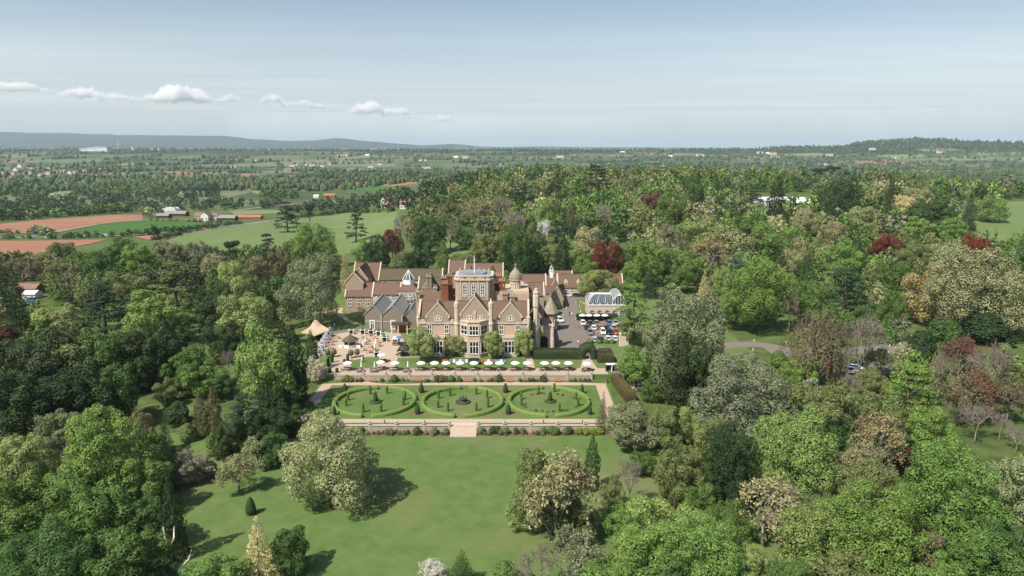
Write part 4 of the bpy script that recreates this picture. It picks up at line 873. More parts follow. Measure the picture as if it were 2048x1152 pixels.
for k in range(8):
    a = R(22.5 + 45 * k); MB().tube([(rl * 1.03 * math.cos(a), 0.3 + rl * 1.03 * math.sin(a), z1 + 0.05), (0, 0.3, z2 + 0.1)], 0.13, 4).build("glazing_bar", "white_paint", ln)
# stone gabled wing with big chimney, left of the tower
d = 241.0; x0, ze = P(838, 590, d); x1, _ = P(878, 590, d)
r = gabled("stone_wing", "pale stone gabled wing behind a tall square chimney left of the tower", x0, x1, d + 1.0, d + 9, ze, Zat(556, d + 1), 'y', "dressed", "moss_tiles", parapet="dressed")
x0, _ = P(836, 570, 252); x1, ze = P(890, 576, 252)
gabled("service_range", "dark mossy roofed range behind the tall square chimney", x0, x1, 252, 261, ze, Zat(555, 256.5), 'x', "dressed", "moss_tiles", parapet="dressed", group="service ranges behind the mansion")
# ---- ranges behind the tower and to the right
rng_(897, 930, 521, 545, 298, 10, "red_tiles", "rubble", "short red roofed range with higher ridge behind the tower", 0)
rB = rng_(929, 1006, 527, 552, 296, 11, "red_tiles", "rubble", "long red roofed range with small roof gables behind the flagpole", 0)
for px in (941, 985):
    x, z = P(px, 536, 298); lx, ly, lz = local(rB, x, 297.6, Zat(542, 298)); MB().prism([(lx + 1.6, ly, lz), (lx - 1.6, ly, lz), (lx, ly, lz + 2.2)], (0, 3.2, 0)).build("roof_gable", "brown_tiles", rB)
rng_(1042, 1092, 549, 570, 266, 9, "brown_tiles", "rubble", "brown tiled range between ogee turret and clock cupola", 0)
rng_(1046, 1088, 566, 590, 254, 9, "red_tiles", "rubble", "red tiled range close behind the balustraded roof", 0)
x0, ze = P(1103, 598, 274); x1, _ = P(1126, 598, 274)
r = gabled("gabled_wing", "stone gable end with steep red roof facing the car park drive", x0, x1, 274, 290, ze, Zat(573.5, 274), 'y', "rubble", "red_tiles", parapet="dressed")
window(r, 0, -8, 2.2, 0.9, 1.0, 1, (0.5,))
# stable block with cupola
d = 288.0; x0, ze = P(1087, 585, d); x1, _ = P(1115, 585, d)
r = gabled("stable_tower", "red tiled block carrying the white clock cupola", x0, x1, d, d + 9, ze, Zat(551, d + 4.5), 'x', "rubble", "red_tiles", parapet="dressed")
xq, _ = P(1103, 545, d + 4.5); lx = xq - r.location.x; zq = Zat(551, d + 4.5); k = 300 / F_PX
c = MB().box(lx - 3.4 * k, lx + 3.4 * k, -3.4 * k, 3.4 * k, zq - 1.0, Zat(541.5, d + 4.5)).build("cupola", "white_paint", r)
MB().box(lx - 4.2 * k, lx + 4.2 * k, -4.2 * k, 4.2 * k, Zat(541.5, d + 4.5), Zat(540, d + 4.5)).build("cupola_cornice", "white_paint", c)
zc_ = Zat(540, d + 4.5)
for sx in (-1, 1):
    for sy in (-1, 1): MB().box(lx + sx * 2.7 * k - 0.14, lx + sx * 2.7 * k + 0.14, sy * 2.7 * k - 0.14, sy * 2.7 * k + 0.14, zc_, Zat(535, d + 4.5)).build("cupola_post", "white_paint", c)
MB().box(lx - 2.2 * k, lx + 2.2 * k, -2.2 * k, 2.2 * k, zc_, Zat(535, d + 4.5)).build("cupola_louvre", "lead", c)
MB().lathe(lx, 0, [(3.8 * k, Zat(535, d + 4.5)), (3.6 * k, Zat(534, d + 4.5)), (1.6 * k, Zat(532, d + 4.5)), (0.5 * k, Zat(530, d + 4.5)), (0.05, Zat(526.5, d + 4.5))], 8, R(22.5)).build("cupola_cap", "lead", c)
# cottage range with dormers
rD = rng_(1116, 1246, 548.5, 574, 297, 9, "brown_tiles", "dressed", "cottage range with dormer windows behind the drive", 7)
for px in (1132, 1157, 1200, 1225):
    x, _ = P(px, 565, 299); lx, ly, lz = local(rD, x, 298.0, Zat(568, 298)); b = MB().prism([(lx + 0.9, ly, lz - 0.3), (lx - 0.9, ly, lz - 0.3), (lx - 0.9, ly, lz + 1.0), (lx, ly, lz + 2.0), (lx + 0.9, ly, lz + 1.0)], (0, 2.6, 0)).build("dormer", "dressed", rD)
    window(rD, lx, ly, lz - 0.1, 0.9, 0.95, 2, (), frame="white_paint", t=0.1)
rng_(1100, 1145, 542, 552, 312, 8, "red_tiles", "rubble", "red ridge showing behind the cottage range", 0)
# ---- the glasshouse
def orangery():
    d0 = 258.0; x0, _ = P(1177, 630, d0); x1, _ = P(1252, 630, d0); zw = Zat(611, d0); dep = 13.0; W = x1 - x0
    r = empty("orangery", ((x0 + x1) / 2, d0 + dep / 2, 0), "glasshouse with curved white-ribbed glass roof on arched stone walls", "orangery")
    hw, hd = W / 2, dep / 2
    # stone arcade: five arches, each bay its own piece
    n = 5; bw = W / n
    for i in range(n):
        xa = -hw + bw * i; arch_wall(xa + 0.003, xa + bw - 0.003, -hd, 0.6, -0.4, zw, xa + bw / 2, bw * 0.30, zw * 0.42, r, "dressed", "arcade_bay")
        window(r, xa + bw / 2, -hd + 0.45, 0.1, bw * 0.6, zw * 0.75, 3, (0.55,), t=0.02)
    MB().box(-hw, -hw + 0.6, -hd + 0.605, hd, -0.4, zw).build("wall", "dressed", r); MB().box(hw - 0.6, hw, -hd + 0.605, hd, -0.4, zw).build("wall", "dressed", r); MB().box(-hw + 0.605, hw - 0.605, hd - 0.6, hd, -0.4, zw).build("wall", "dressed", r)
    MB().box(-hw - 0.2, hw + 0.2, -hd - 0.2, -hd + 0.5, zw, zw + 0.35).build("cornice", "white_paint", r)
    for i in range(n): MB().prism([(-hw + bw * i + bw * 0.75, -hd - 0.24, zw + 0.3), (-hw + bw * i + bw * 0.25, -hd - 0.24, zw + 0.3), (-hw + bw * (i + 0.5), -hd - 0.24, zw + 0.85)], (0, 0.5, 0)).build("pediment", "white_paint", r)
    # quarter-curved roof, hipped at the left
    zt = Zat(587, d0 + 7) - zw - 0.35; k = 7; prof = [(math.sin(math.pi / 2 * i / k) * hd * 0.86, zw + 0.35 + zt * (math.sin(math.pi / 2 * i / k) ** 0.8 if i else 0)) for i in range(k + 1)]
    prof = [(hd * (1 - math.cos(math.pi / 2 * i / k)) * 0.95, zw + 0.35 + zt * math.sin(math.pi / 2 * i / k)) for i in range(k + 1)]
    xg0, xg1 = -hw, hw * 0.30
    for s in (-1, 1):
        b = MB()
        for i in range(k):
            (a, za), (c, zc2) = prof[i], prof[i + 1]
            b.poly([(xg0 + a * 0.5, s * (hd - a), za), (xg1, s * (hd - a), za), (xg1, s * (hd - c), zc2), (xg0 + c * 0.5, s * (hd - c), zc2)][::(1 if s < 0 else -1)])
        b.build("roof_glass", "roof_glass", r)
        for j in range(13):
            t = j / 12; pts = [((xg0 + a * 0.5) + ((xg1 - xg0 - a * 0.5) * t), s * (hd - a + 0.05), z + 0.05) for a, z in prof]
            MB().tube(pts, 0.09 if j % 4 == 0 else 0.04, 4).build("rib", "white_paint", r)
    b = MB()
    for i in range(k):
        (a, za), (c, zc2) = prof[i], prof[i + 1]
        b.poly([(xg0 + a * 0.5, hd - a, za), (xg0 + a * 0.5, -hd + a, za), (xg0 + c * 0.5, -hd + c, zc2), (xg0 + c * 0.5, hd - c, zc2)])
    b.build("roof_glass", "roof_glass", r)
    for j in range(6):
        t = j / 5; MB().tube([(xg0 + a * 0.5 - 0.05, (-hd + a) + (2 * hd - 2 * a) * t, z + 0.05) for a, z in prof], 0.12, 4).build("rib", "white_paint", r)
    MB().box(xg0 + prof[-1][0] * 0.5 - 0.2, xg1, -0.55, 0.55, zw + 0.35 + zt - 0.1, zw + 0.6 + zt).build("ridge_cap", "white_paint", r)
    for j in range(9): MB().box(xg0 + 3.5 + j * 1.1 - 0.06, xg0 + 3.5 + j * 1.1 + 0.06, -0.06, 0.06, zw + 0.6 + zt, zw + 1.2 + zt).build("cresting_post", "white_paint", r)
    # cross vault at the right, its rounded end to the front
    cxv, rv = hw * 0.62, hw * 0.36; k2 = 10; ar = [(cxv + rv * math.cos(math.pi - math.pi * i / k2), zw + 0.35 + (zt + 0.7) * math.sin(math.pi * i / k2)) for i in range(k2 + 1)]
    b = MB()
    for i in range(k2): b.poly([(ar[i][0], -hd - 0.05, ar[i][1]), (ar[i + 1][0], -hd - 0.05, ar[i + 1][1]), (ar[i + 1][0], hd, ar[i + 1][1]), (ar[i][0], hd, ar[i][1])])
    b.build("vault_glass", "roof_glass", r)
    MB().poly([(x, -hd - 0.03, z) for x, z in ar[::-1]]).build("gable_glass", "roof_glass", r)
    for j in range(7): yv = -hd - 0.06 + j * (2 * hd) / 6; MB().tube([(x, yv, z + 0.04) for x, z in ar], 0.16 if j == 0 else 0.08, 4).build("rib", "white_paint", r)
    for q in (-0.6, -0.2, 0.2, 0.6): MB().box(cxv + q * rv - 0.07, cxv + q * rv + 0.07, -hd - 0.12, -hd - 0.04, zw + 0.35, zw + 0.35 + (zt + 0.7) * math.sqrt(1 - q * q) * 0.98).build("mullion", "white_paint", r)
    MB().prism([(cxv + 1.2, -hd - 0.3, zw + zt + 0.9), (cxv - 1.2, -hd - 0.3, zw + zt + 0.9), (cxv, -hd - 0.3, zw + zt + 1.9)], (0, 0.3, 0)).build("pediment", "white_paint", r)
orangery()
# ---- stone folly among the trees right of the car park
def folly():
    x, y = G(1272, 690, 0); r = empty("stone_folly", (x, y, 0), "ruined-looking pale stone gateway with pinnacles among the trees right of the car park", "folly")
    MB().prism([(2.2, 0, -0.5), (-2.2, 0, -0.5), (-2.2, 0, 5.0), (0, 0, 7.4), (2.2, 0, 5.0)], (0, 5, 0)).build("wall", "dressed", r)
    roof_slabs(r, -2.2, 2.2, 0.3, 5, 5.0, 7.4, 'y', "stone_tiles", over=0.2)
    for q, h in ((-2.2, 6.2), (2.2, 7.8), (0.6, 9.6), (1.5, 9.2)): MB().lathe(q, 0.4 if abs(q) > 2 else 2.5, [(0.5, -0.4), (0.45, h - 1.2), (0.62, h - 1.0), (0.62, h - 0.6), (0.3, h - 0.5), (0.05, h + 0.5)], 8).build("pinnacle", "dressed", r)
    MB().box(-5.4, -2.7, -1.5, -0.7, -0.5, 3.4).build("side_wall", "dressed", r)
    for q in (-5.4, -4.0, -2.8): MB().lathe(q, -1.1, [(0.45, -0.4), (0.42, 3.8), (0.55, 4.0), (0.05, 4.9)], 6).build("pinnacle", "dressed", r)
folly()
# ------------------------------------------------------------------ trees: prototypes in a unit frame (width 1, height 1, foot at 0)
def crown_leaves(blobs, n, size, rng, up=0.35, shell=(0.76, 1.05), keep=0.80, jit=0.48, asp=0.65):
    "leaves on the outside of a heap of ellipsoids; blobs rows: cx cy cz rx ry rz"
    B = np.asarray(blobs, float); w = (B[:, 3] * B[:, 5] + B[:, 3] * B[:, 4] + B[:, 4] * B[:, 5]); w /= w.sum()
    P_, N_ = [], []; got = 0
    while got < n:
        m = int((n - got) * 1.6) + 60; i = rng.choice(len(B), m, p=w); d = rng.normal(size=(m, 3)); d[:, 2] += up; d /= np.linalg.norm(d, axis=1, keepdims=True)
        s = rng.uniform(*shell, (m, 1)); p = B[i, :3] + d * B[i, 3:] * s
        q = (p[:, None, :] - B[None, :, :3]) / B[None, :, 3:]; ins = (np.sum(q * q, -1) < keep ** 2); ins[np.arange(m), i] = False
        ok = ~ins.any(1) & (p[:, 2] > 0.03); nn = d / B[i, 3:]; nn /= np.linalg.norm(nn, axis=1, keepdims=True); nn[:, 2] += 0.25
        P_.append(p[ok]); N_.append(nn[ok]); got += ok.sum()
    P_ = np.concatenate(P_)[:n]; N_ = np.concatenate(N_)[:n]
    return leaf_cards(P_, N_, size, rng, jit, asp)
def blobs_round(rng, n=70, lo=0.03, flat=0.92, taper=0.0, rb=(0.06, 0.10), lobes=13):
    "limbs as big lobes over an egg-shaped envelope, each carrying clumps on its outer side"
    out = []; ga = 2.39996; ph = rng.random() * 6.28
    for k in range(lobes):
        zz = 1 - 1.75 * (k + 0.5) / lobes; a = k * ga + ph + rng.normal() * 0.3; s = math.sqrt(max(0, 1 - zz * zz)); f = rng.uniform(0.66, 1.2)
        rr = 0.30 * f * (1 - taper * max(0.0, 0.5 + 0.5 * zz)); c = np.array([rr * s * math.cos(a), rr * s * math.sin(a), 0.50 + 0.30 * f * zz]); R0 = rng.uniform(0.10, 0.20) * (1 - 0.5 * taper * max(0, zz))
        out.append([*c, R0 * 0.82, R0 * 0.82, R0 * 0.75]); ax = c - np.array([0, 0, 0.42]); ax /= np.linalg.norm(ax) + 1e-9
        for j in range(max(3, n // lobes)):
            d = rng.normal(size=3) + ax * 0.9; d /= np.linalg.norm(d); r = rng.uniform(*rb); q = c + d * R0 * rng.uniform(0.75, 1.0); out.append([*q, r * 1.1, r * 1.1, r * flat])
    for j in range(6): out.append([rng.normal() * 0.08, rng.normal() * 0.08, rng.uniform(0.28, 0.7), 0.16, 0.16, 0.14])
    out = np.array(out); z0, z1 = (out[:, 2] - out[:, 5]).min(), (out[:, 2] + out[:, 5]).max(); k = (0.99 - lo) / (z1 - z0); out[:, 2] = lo + (out[:, 2] - z0) * k; out[:, 5] *= k
    m = (np.abs(out[:, :2]) + out[:, 3:5]).max(); m = 0.5 * m + 0.5 * np.percentile(np.abs(out[:, :2]) + out[:, 3:5], 97); out[:, :2] *= 0.5 / m; out[:, 3:5] *= 0.5 / m
    return out
def blobs_cedar(rng, n=70, conic=0.5):
    out = []; lv = 8
    for k in range(lv):
        z = 0.16 + 0.8 * k / (lv - 1); rad = 0.47 * (1 - conic * (k / (lv - 1)) ** 1.3) * (0.75 if k == 0 else 1)
        for j in range(n // lv):
            a = rng.random() * 6.283; r = rad * math.sqrt(rng.uniform(0.05, 1)) ; s = rng.uniform(0.07, 0.13)
            out.append([r * math.cos(a), r * math.sin(a), z + rng.normal() * 0.018 - 0.05 * (r / 0.47) ** 2 * 0, s, s, s * 0.22])
    out.append([0, 0, 0.965, 0.05, 0.05, 0.03]); return np.array(out)
def blobs_cone(rng, rows=13, lo=0.06, pw=0.9, droop=0.04, fat=1.0):
    out = []
    for k in range(rows):
        t = k / (rows - 1); z = lo + (0.97 - lo) * t; rad = 0.46 * (1 - t) ** pw + 0.02; m = max(3, int(3 + 11 * (1 - t)))
        for j in range(m):
            a = 6.283 * (j + rng.random() * 0.8) / m; r = rad * rng.uniform(0.6, 1.0); s = (0.05 + 0.07 * (1 - t)) * rng.uniform(0.8, 1.2) * fat
            out.append([r * math.cos(a), r * math.sin(a), z - droop * r / 0.46 + rng.normal() * 0.008, s, s, 0.035 * fat])
        out.append([0, 0, z, rad * 0.55 + 0.01, rad * 0.55 + 0.01, 0.05])
    return np.array(out)
def blobs_spire(rng, n=60):
    out = []
    for j in range(n):
        t = rng.random(); z = 0.05 + 0.92 * t; rad = 0.40 * min(1, (1 - t) * 2.1 + 0.06) * (0.8 + 0.2 * min(1, t * 6)); a = rng.random() * 6.283; s = rng.uniform(0.10, 0.17) * (0.5 + 0.5 * min(1, (1 - t) * 2))
        out.append([rad * 0.75 * math.cos(a), rad * 0.75 * math.sin(a), z, s, s, 0.05])
    out += [[0, 0, z, 0.3 * min(1, (1 - z) * 2.2) + 0.02, 0.3 * min(1, (1 - z) * 2.2) + 0.02, 0.07] for z in np.linspace(0.08, 0.95, 14)]
    return np.array(out)
def blobs_shrub(rng, n=30):
    out = []
    for j in range(n):
        a = rng.random() * 6.283; el = rng.random() ** 0.8 * 1.45; r = 0.36 * rng.uniform(0.75, 1.0); s = rng.uniform(0.09, 0.15)
        out.append([r * math.cos(a) * math.cos(el), r * math.sin(a) * math.cos(el), 0.12 + 0.72 * math.sin(el) * rng.uniform(0.85, 1), s, s, s * 1.1])
    out.append([0, 0, 0.4, 0.34, 0.34, 0.4]); return np.array(out)
def trunk_mesh(h, r, rng, limbs=5, spread=0.3):
    b = MB(); lean = rng.normal(size=2) * 0.012
    pts = [(0, 0, -0.04), (lean[0], lean[1], h * 0.45), (lean[0] * 2, lean[1] * 2, h)]
    b.tube(pts, [r * 1.25, r * 0.85, r * 0.28], 6)
    for k in range(limbs):
        a = 6.283 * (k + rng.random() * 0.6) / limbs; z = h * rng.uniform(0.35, 0.75); L = spread * rng.uniform(0.7, 1.1)
        b.tube([(lean[0], lean[1], z), (L * 0.5 * math.cos(a), L * 0.5 * math.sin(a), z + L * 0.38), (L * math.cos(a), L * math.sin(a), min(0.93, z + L * 0.8))], [r * 0.5, r * 0.32, r * 0.1], 4)
    return b.mesh("trunk", True)
def branch_mesh(rng, h0=0.25, depth=5, r0=0.022, spread=0.62, up=0.5, droop=0.0):
    "a bare crown: forking limbs down to twigs"
    segs = []
    def grow(p, d, L, r, k):
        q = p + d * L; segs.append((p, q, r, r * 0.68))
        if k == 0: return
        for j in range(3 if k > 1 else 4):
            nd = d + rng.normal(size=3) * spread; nd[2] += up * 0.25 - droop * (depth - k); nd /= np.linalg.norm(nd); grow(q, nd, L * rng.uniform(0.62, 0.86), r * 0.62, k - 1)
    for j in range(4):
        a = 6.283 * (j + rng.random()) / 4; grow(np.array([0, 0, h0]), np.array([0.55 * math.cos(a), 0.55 * math.sin(a), 0.85]) / 1.01, 0.17, r0, depth)
    V, Fq = [], []
    for p, q, r1, r2 in segs:
        t = q - p; t = t / (np.linalg.norm(t) + 1e-9); a = np.cross(t, [0.3, 0.2, 1.0]); a /= np.linalg.norm(a) + 1e-9; b = np.cross(t, a); k = len(V)
        for i in range(3): an = 2.0944 * i; o = a * math.cos(an) + b * math.sin(an); V.append(p + o * r1)
        for i in range(3): an = 2.0944 * i; o = a * math.cos(an) + b * math.sin(an); V.append(q + o * r2)
        for i in range(3): Fq.append((k + i, k + (i + 1) % 3, k + 3 + (i + 1) % 3, k + 3 + i))
    V = np.array(V); zr = V[:, 2].max(); V[:, 2] *= 0.99 / zr; m = np.abs(V[:, :2]).max(); V[:, :2] *= 0.5 / m
    ends = np.array([s[1] for s in segs if s[3] < r0 * 0.62 ** (depth - 1)]); ends[:, 2] *= 0.99 / zr; ends[:, :2] *= 0.5 / m
    return V, np.array(Fq), ends
PROTO = {}
def proto(kind, var, V, Fq, trunk, bark="bark", branches=None):
    PROTO.setdefault(kind, []).append((np_mesh("crown", V, Fq), trunk, bark, branches))
def make_protos():
    for v in range(5):
        g = np.random.default_rng(100 + v); B = blobs_round(g, 70 + 6 * v, lo=0.02, lobes=10 + v); V, Fq = crown_leaves(B, 13000, 0.028, g); proto("round", v, V, Fq, trunk_mesh(0.6, 0.022, g))
    for v in range(3):
        g = np.random.default_rng(140 + v); B = blobs_round(g, 170, lo=0.02, rb=(0.045, 0.08), lobes=17); V, Fq = crown_leaves(B, 26000, 0.0195, g, jit=0.52); proto("big", v, V, Fq, trunk_mesh(0.6, 0.024, g))
    for v in range(3):
        g = np.random.default_rng(120 + v); B = blobs_round(g, 80, lo=0.02, taper=0.42); V, Fq = crown_leaves(B, 12000, 0.028, g); proto("tall", v, V, Fq, trunk_mesh(0.75, 0.022, g, spread=0.2))
    for v in range(3):
        g = np.random.default_rng(200 + v); bv, bf, ends = branch_mesh(g, 0.16, 5, 0.016)
        e = ends[g.integers(0, len(ends), 4200)] + g.normal(size=(4200, 3)) * 0.022; c = e - np.array([0, 0, 0.45]); c /= np.linalg.norm(c, axis=1, keepdims=True) + 1e-9
        V, Fq = leaf_cards(e, c, 0.034, g, 1.3); proto("open", v, V, Fq, trunk_mesh(0.3, 0.024, g, 0), "pale_bark", np_mesh("branches", bv, bf))
    for v in range(2):
        g = np.random.default_rng(230 + v); bv, bf, ends = branch_mesh(g, 0.2, 5, 0.015, spread=0.55)
        e = ends[g.integers(0, len(ends), 900)] + g.normal(size=(900, 3)) * 0.015
        V, Fq = leaf_cards(e, np.tile([0, 0, 1.0], (900, 1)), 0.022, g, 1.5); proto("bare", v, V, Fq, trunk_mesh(0.3, 0.02, g, 0), "pale_bark", np_mesh("branches", bv, bf))
    g = np.random.default_rng(260); pts, nn = [], []
    for k in range(170):
        a = g.random() * 6.283; r = 0.5 * math.sqrt(g.random()); top = 0.97 - 0.9 * r ** 1.7 + g.normal() * 0.04; zz = np.linspace(top, max(0.03, top - g.uniform(0.35, 0.75)), 34)
        rr = r + 0.04 * np.sin(np.linspace(0, 1.5, 34)); pts.append(np.stack([rr * math.cos(a) + g.normal(size=34) * 0.012, rr * math.sin(a) + g.normal(size=34) * 0.012, zz], 1)); nn.append(np.tile([math.cos(a), math.sin(a), 0.25], (34, 1)))
    V, Fq = leaf_cards(np.concatenate(pts), np.concatenate(nn), 0.036, g, 0.7, 0.35); bv, bf, ends = branch_mesh(g, 0.3, 4, 0.02, up=0.2); proto("weeping", 0, V, Fq, trunk_mesh(0.5, 0.03, g, 0), "bark", np_mesh("branches", bv, bf))
    for v in range(3):
        g = np.random.default_rng(300 + v); V, Fq = crown_leaves(blobs_cedar(g, 80, 0.45 + 0.2 * v), 6000, 0.036, g, up=0.8, jit=0.5, asp=0.5); proto("cedar", v, V, Fq, trunk_mesh(0.9, 0.03, g, 8, 0.36))
    for v in range(3):
        g = np.random.default_rng(330 + v); V, Fq = crown_leaves(blobs_cone(g, 15, pw=0.85 + 0.15 * v), 6000, 0.036, g, up=0.4, jit=0.7, asp=0.5); proto("conifer", v, V, Fq, trunk_mesh(0.93, 0.022, g, 0))
    for v in range(2):
        g = np.random.default_rng(350 + v); V, Fq = crown_leaves(blobs_spire(g), 5000, 0.040, g, up=0.1, jit=0.8); proto("spire", v, V, Fq, trunk_mesh(0.9, 0.02, g, 0))
    for v in range(3):
        g = np.random.default_rng(370 + v); V, Fq = crown_leaves(blobs_shrub(g), 3600, 0.052, g); proto("shrub", v, V, Fq, trunk_mesh(0.5, 0.02, g, 4))
    g = np.random.default_rng(380); B = np.array([[0.34 * math.cos(a) * c, 0.34 * math.sin(a) * c, 0.74 + 0.13 * g.random(), 0.16, 0.16, 0.08] for a, c in zip(np.linspace(0, 6.2, 14), g.uniform(0.3, 1, 14))] + [[0.15, 0.1, 0.6, 0.12, 0.12, 0.05], [-0.16, 0, 0.55, 0.12, 0.1, 0.05]])
    V, Fq = crown_leaves(B, 3500, 0.04, g); proto("pine", 0, V, Fq, trunk_mesh(0.85, 0.028, g, 6, 0.3))
make_protos()
C = dict(green=(0.105, 0.175, 0.040), bright=(0.157, 0.253, 0.056), lime=(0.205, 0.285, 0.078), yellow=(0.263, 0.308, 0.101), olive=(0.162, 0.196, 0.069), pale=(0.297, 0.325, 0.146), sage=(0.202, 0.246, 0.121), greysage=(0.202, 0.230, 0.137),
         buff=(0.293, 0.287, 0.137), tan=(0.325, 0.269, 0.123), dark=(0.034, 0.063, 0.021), holm=(0.050, 0.076, 0.028), mid=(0.067, 0.125, 0.032), cedar=(0.050, 0.083, 0.040), blue=(0.095, 0.134, 0.090), conif=(0.035, 0.056, 0.025), brown=(0.177, 0.157, 0.081),
         copper=(0.150, 0.036, 0.024), maroon=(0.085, 0.020, 0.016), rust=(0.165, 0.088, 0.052), gold=(0.52, 0.46, 0.22), cream=(0.50, 0.47, 0.33), white=(0.66, 0.64, 0.58), twig=(0.224, 0.213, 0.151), pinkgrey=(0.302, 0.241, 0.196),
         far1=(0.056, 0.090, 0.032), far2=(0.085, 0.110, 0.046), far3=(0.042, 0.068, 0.028), far4=(0.105, 0.108, 0.062), far5=(0.076, 0.124, 0.040))
RATIO = dict(round=1.0, big=1.1, tall=1.35, open=1.05, bare=1.2, weeping=1.1, cedar=1.0, conifer=2.1, spire=2.6, shrub=0.75, pine=1.6)
KNAME = dict(round="broadleaf_tree", big="broadleaf_tree", tall="broadleaf_tree", open="budding_tree", bare="bare_tree", weeping="weeping_tree", cedar="cedar_tree", conifer="conifer_tree", spire="cypress_tree", shrub="shrub", pine="pine_tree")
BOXES = []; SOLID = []
TREES = []          # (x, y, W) of everything placed
NTREE = [0]
TGRID = np.geomspace(45, 9000, 160)
def solve_tree(cx, ytop, w, ratio):
    "distance at which a tree of this width in the picture stands on the land with its top at ytop"
    t = math.tan(PITCH + math.atan((ytop - 576) / F_PX))
    wm = lambda q: w / F_PX * (q * CP + q * t * SP)
    d = _cross(lambda q: (CAM_H - q * t) - (T(Xat(cx, q, CAM_H - q * t), q) + ratio * wm(q)), TGRID)
    return Xat(cx, d, CAM_H - d * t), d, wm(d)
def put_tree(x, y, W, H, kind, col, label, group, seed=None, z=None, cat=None):
    k = NTREE[0]; NTREE[0] += 1; rng = random.Random(k * 7 + 3); ps = PROTO[kind]; cm, tm, bark, br = ps[rng.randrange(len(ps))]
    z = Tz(x, y) if z is None else z
    r = empty(KNAME[kind], (x, y, z - 0.05), label, cat or ("shrub" if kind == "shrub" else "tree"), group, rz=rng.random() * 6.283); q = {'round': 1.13, 'big': 1.13, 'tall': 1.1, 'open': 1.1}.get(kind, 1.0); r.scale = (W * q * rng.uniform(0.93, 1.08), W * q * rng.uniform(0.93, 1.08), H); r.rotation_euler[0] = rng.uniform(-0.05, 0.05); r.rotation_euler[1] = rng.uniform(-0.05, 0.05)
    c = put("crown", cm, "leaf", r); j = rng.uniform(0.88, 1.12); c.color = (col[0] * j * rng.uniform(0.95, 1.08), col[1] * j, col[2] * j * rng.uniform(0.95, 1.05), 1)
    put("trunk", tm, bark, r)
    if br is not None: put("branches", br, bark, r)
    TREES.append((x, y, W)); SOLID.append((y, x, W, H, z)); return r
def tree(cx, ytop, w, kind, col, label, ratio=None, group=None, cat=None):
    rt = ratio or RATIO[kind]; x, d, W = solve_tree(cx, ytop, w, rt)
    BOXES.append((cx - w * 0.46, cx + w * 0.46, ytop, ytop + w * rt * 0.62, d))
    return put_tree(x, d, W, W * rt, kind, C[col] if isinstance(col, str) else col, label, group or "trees of the estate", cat=cat)
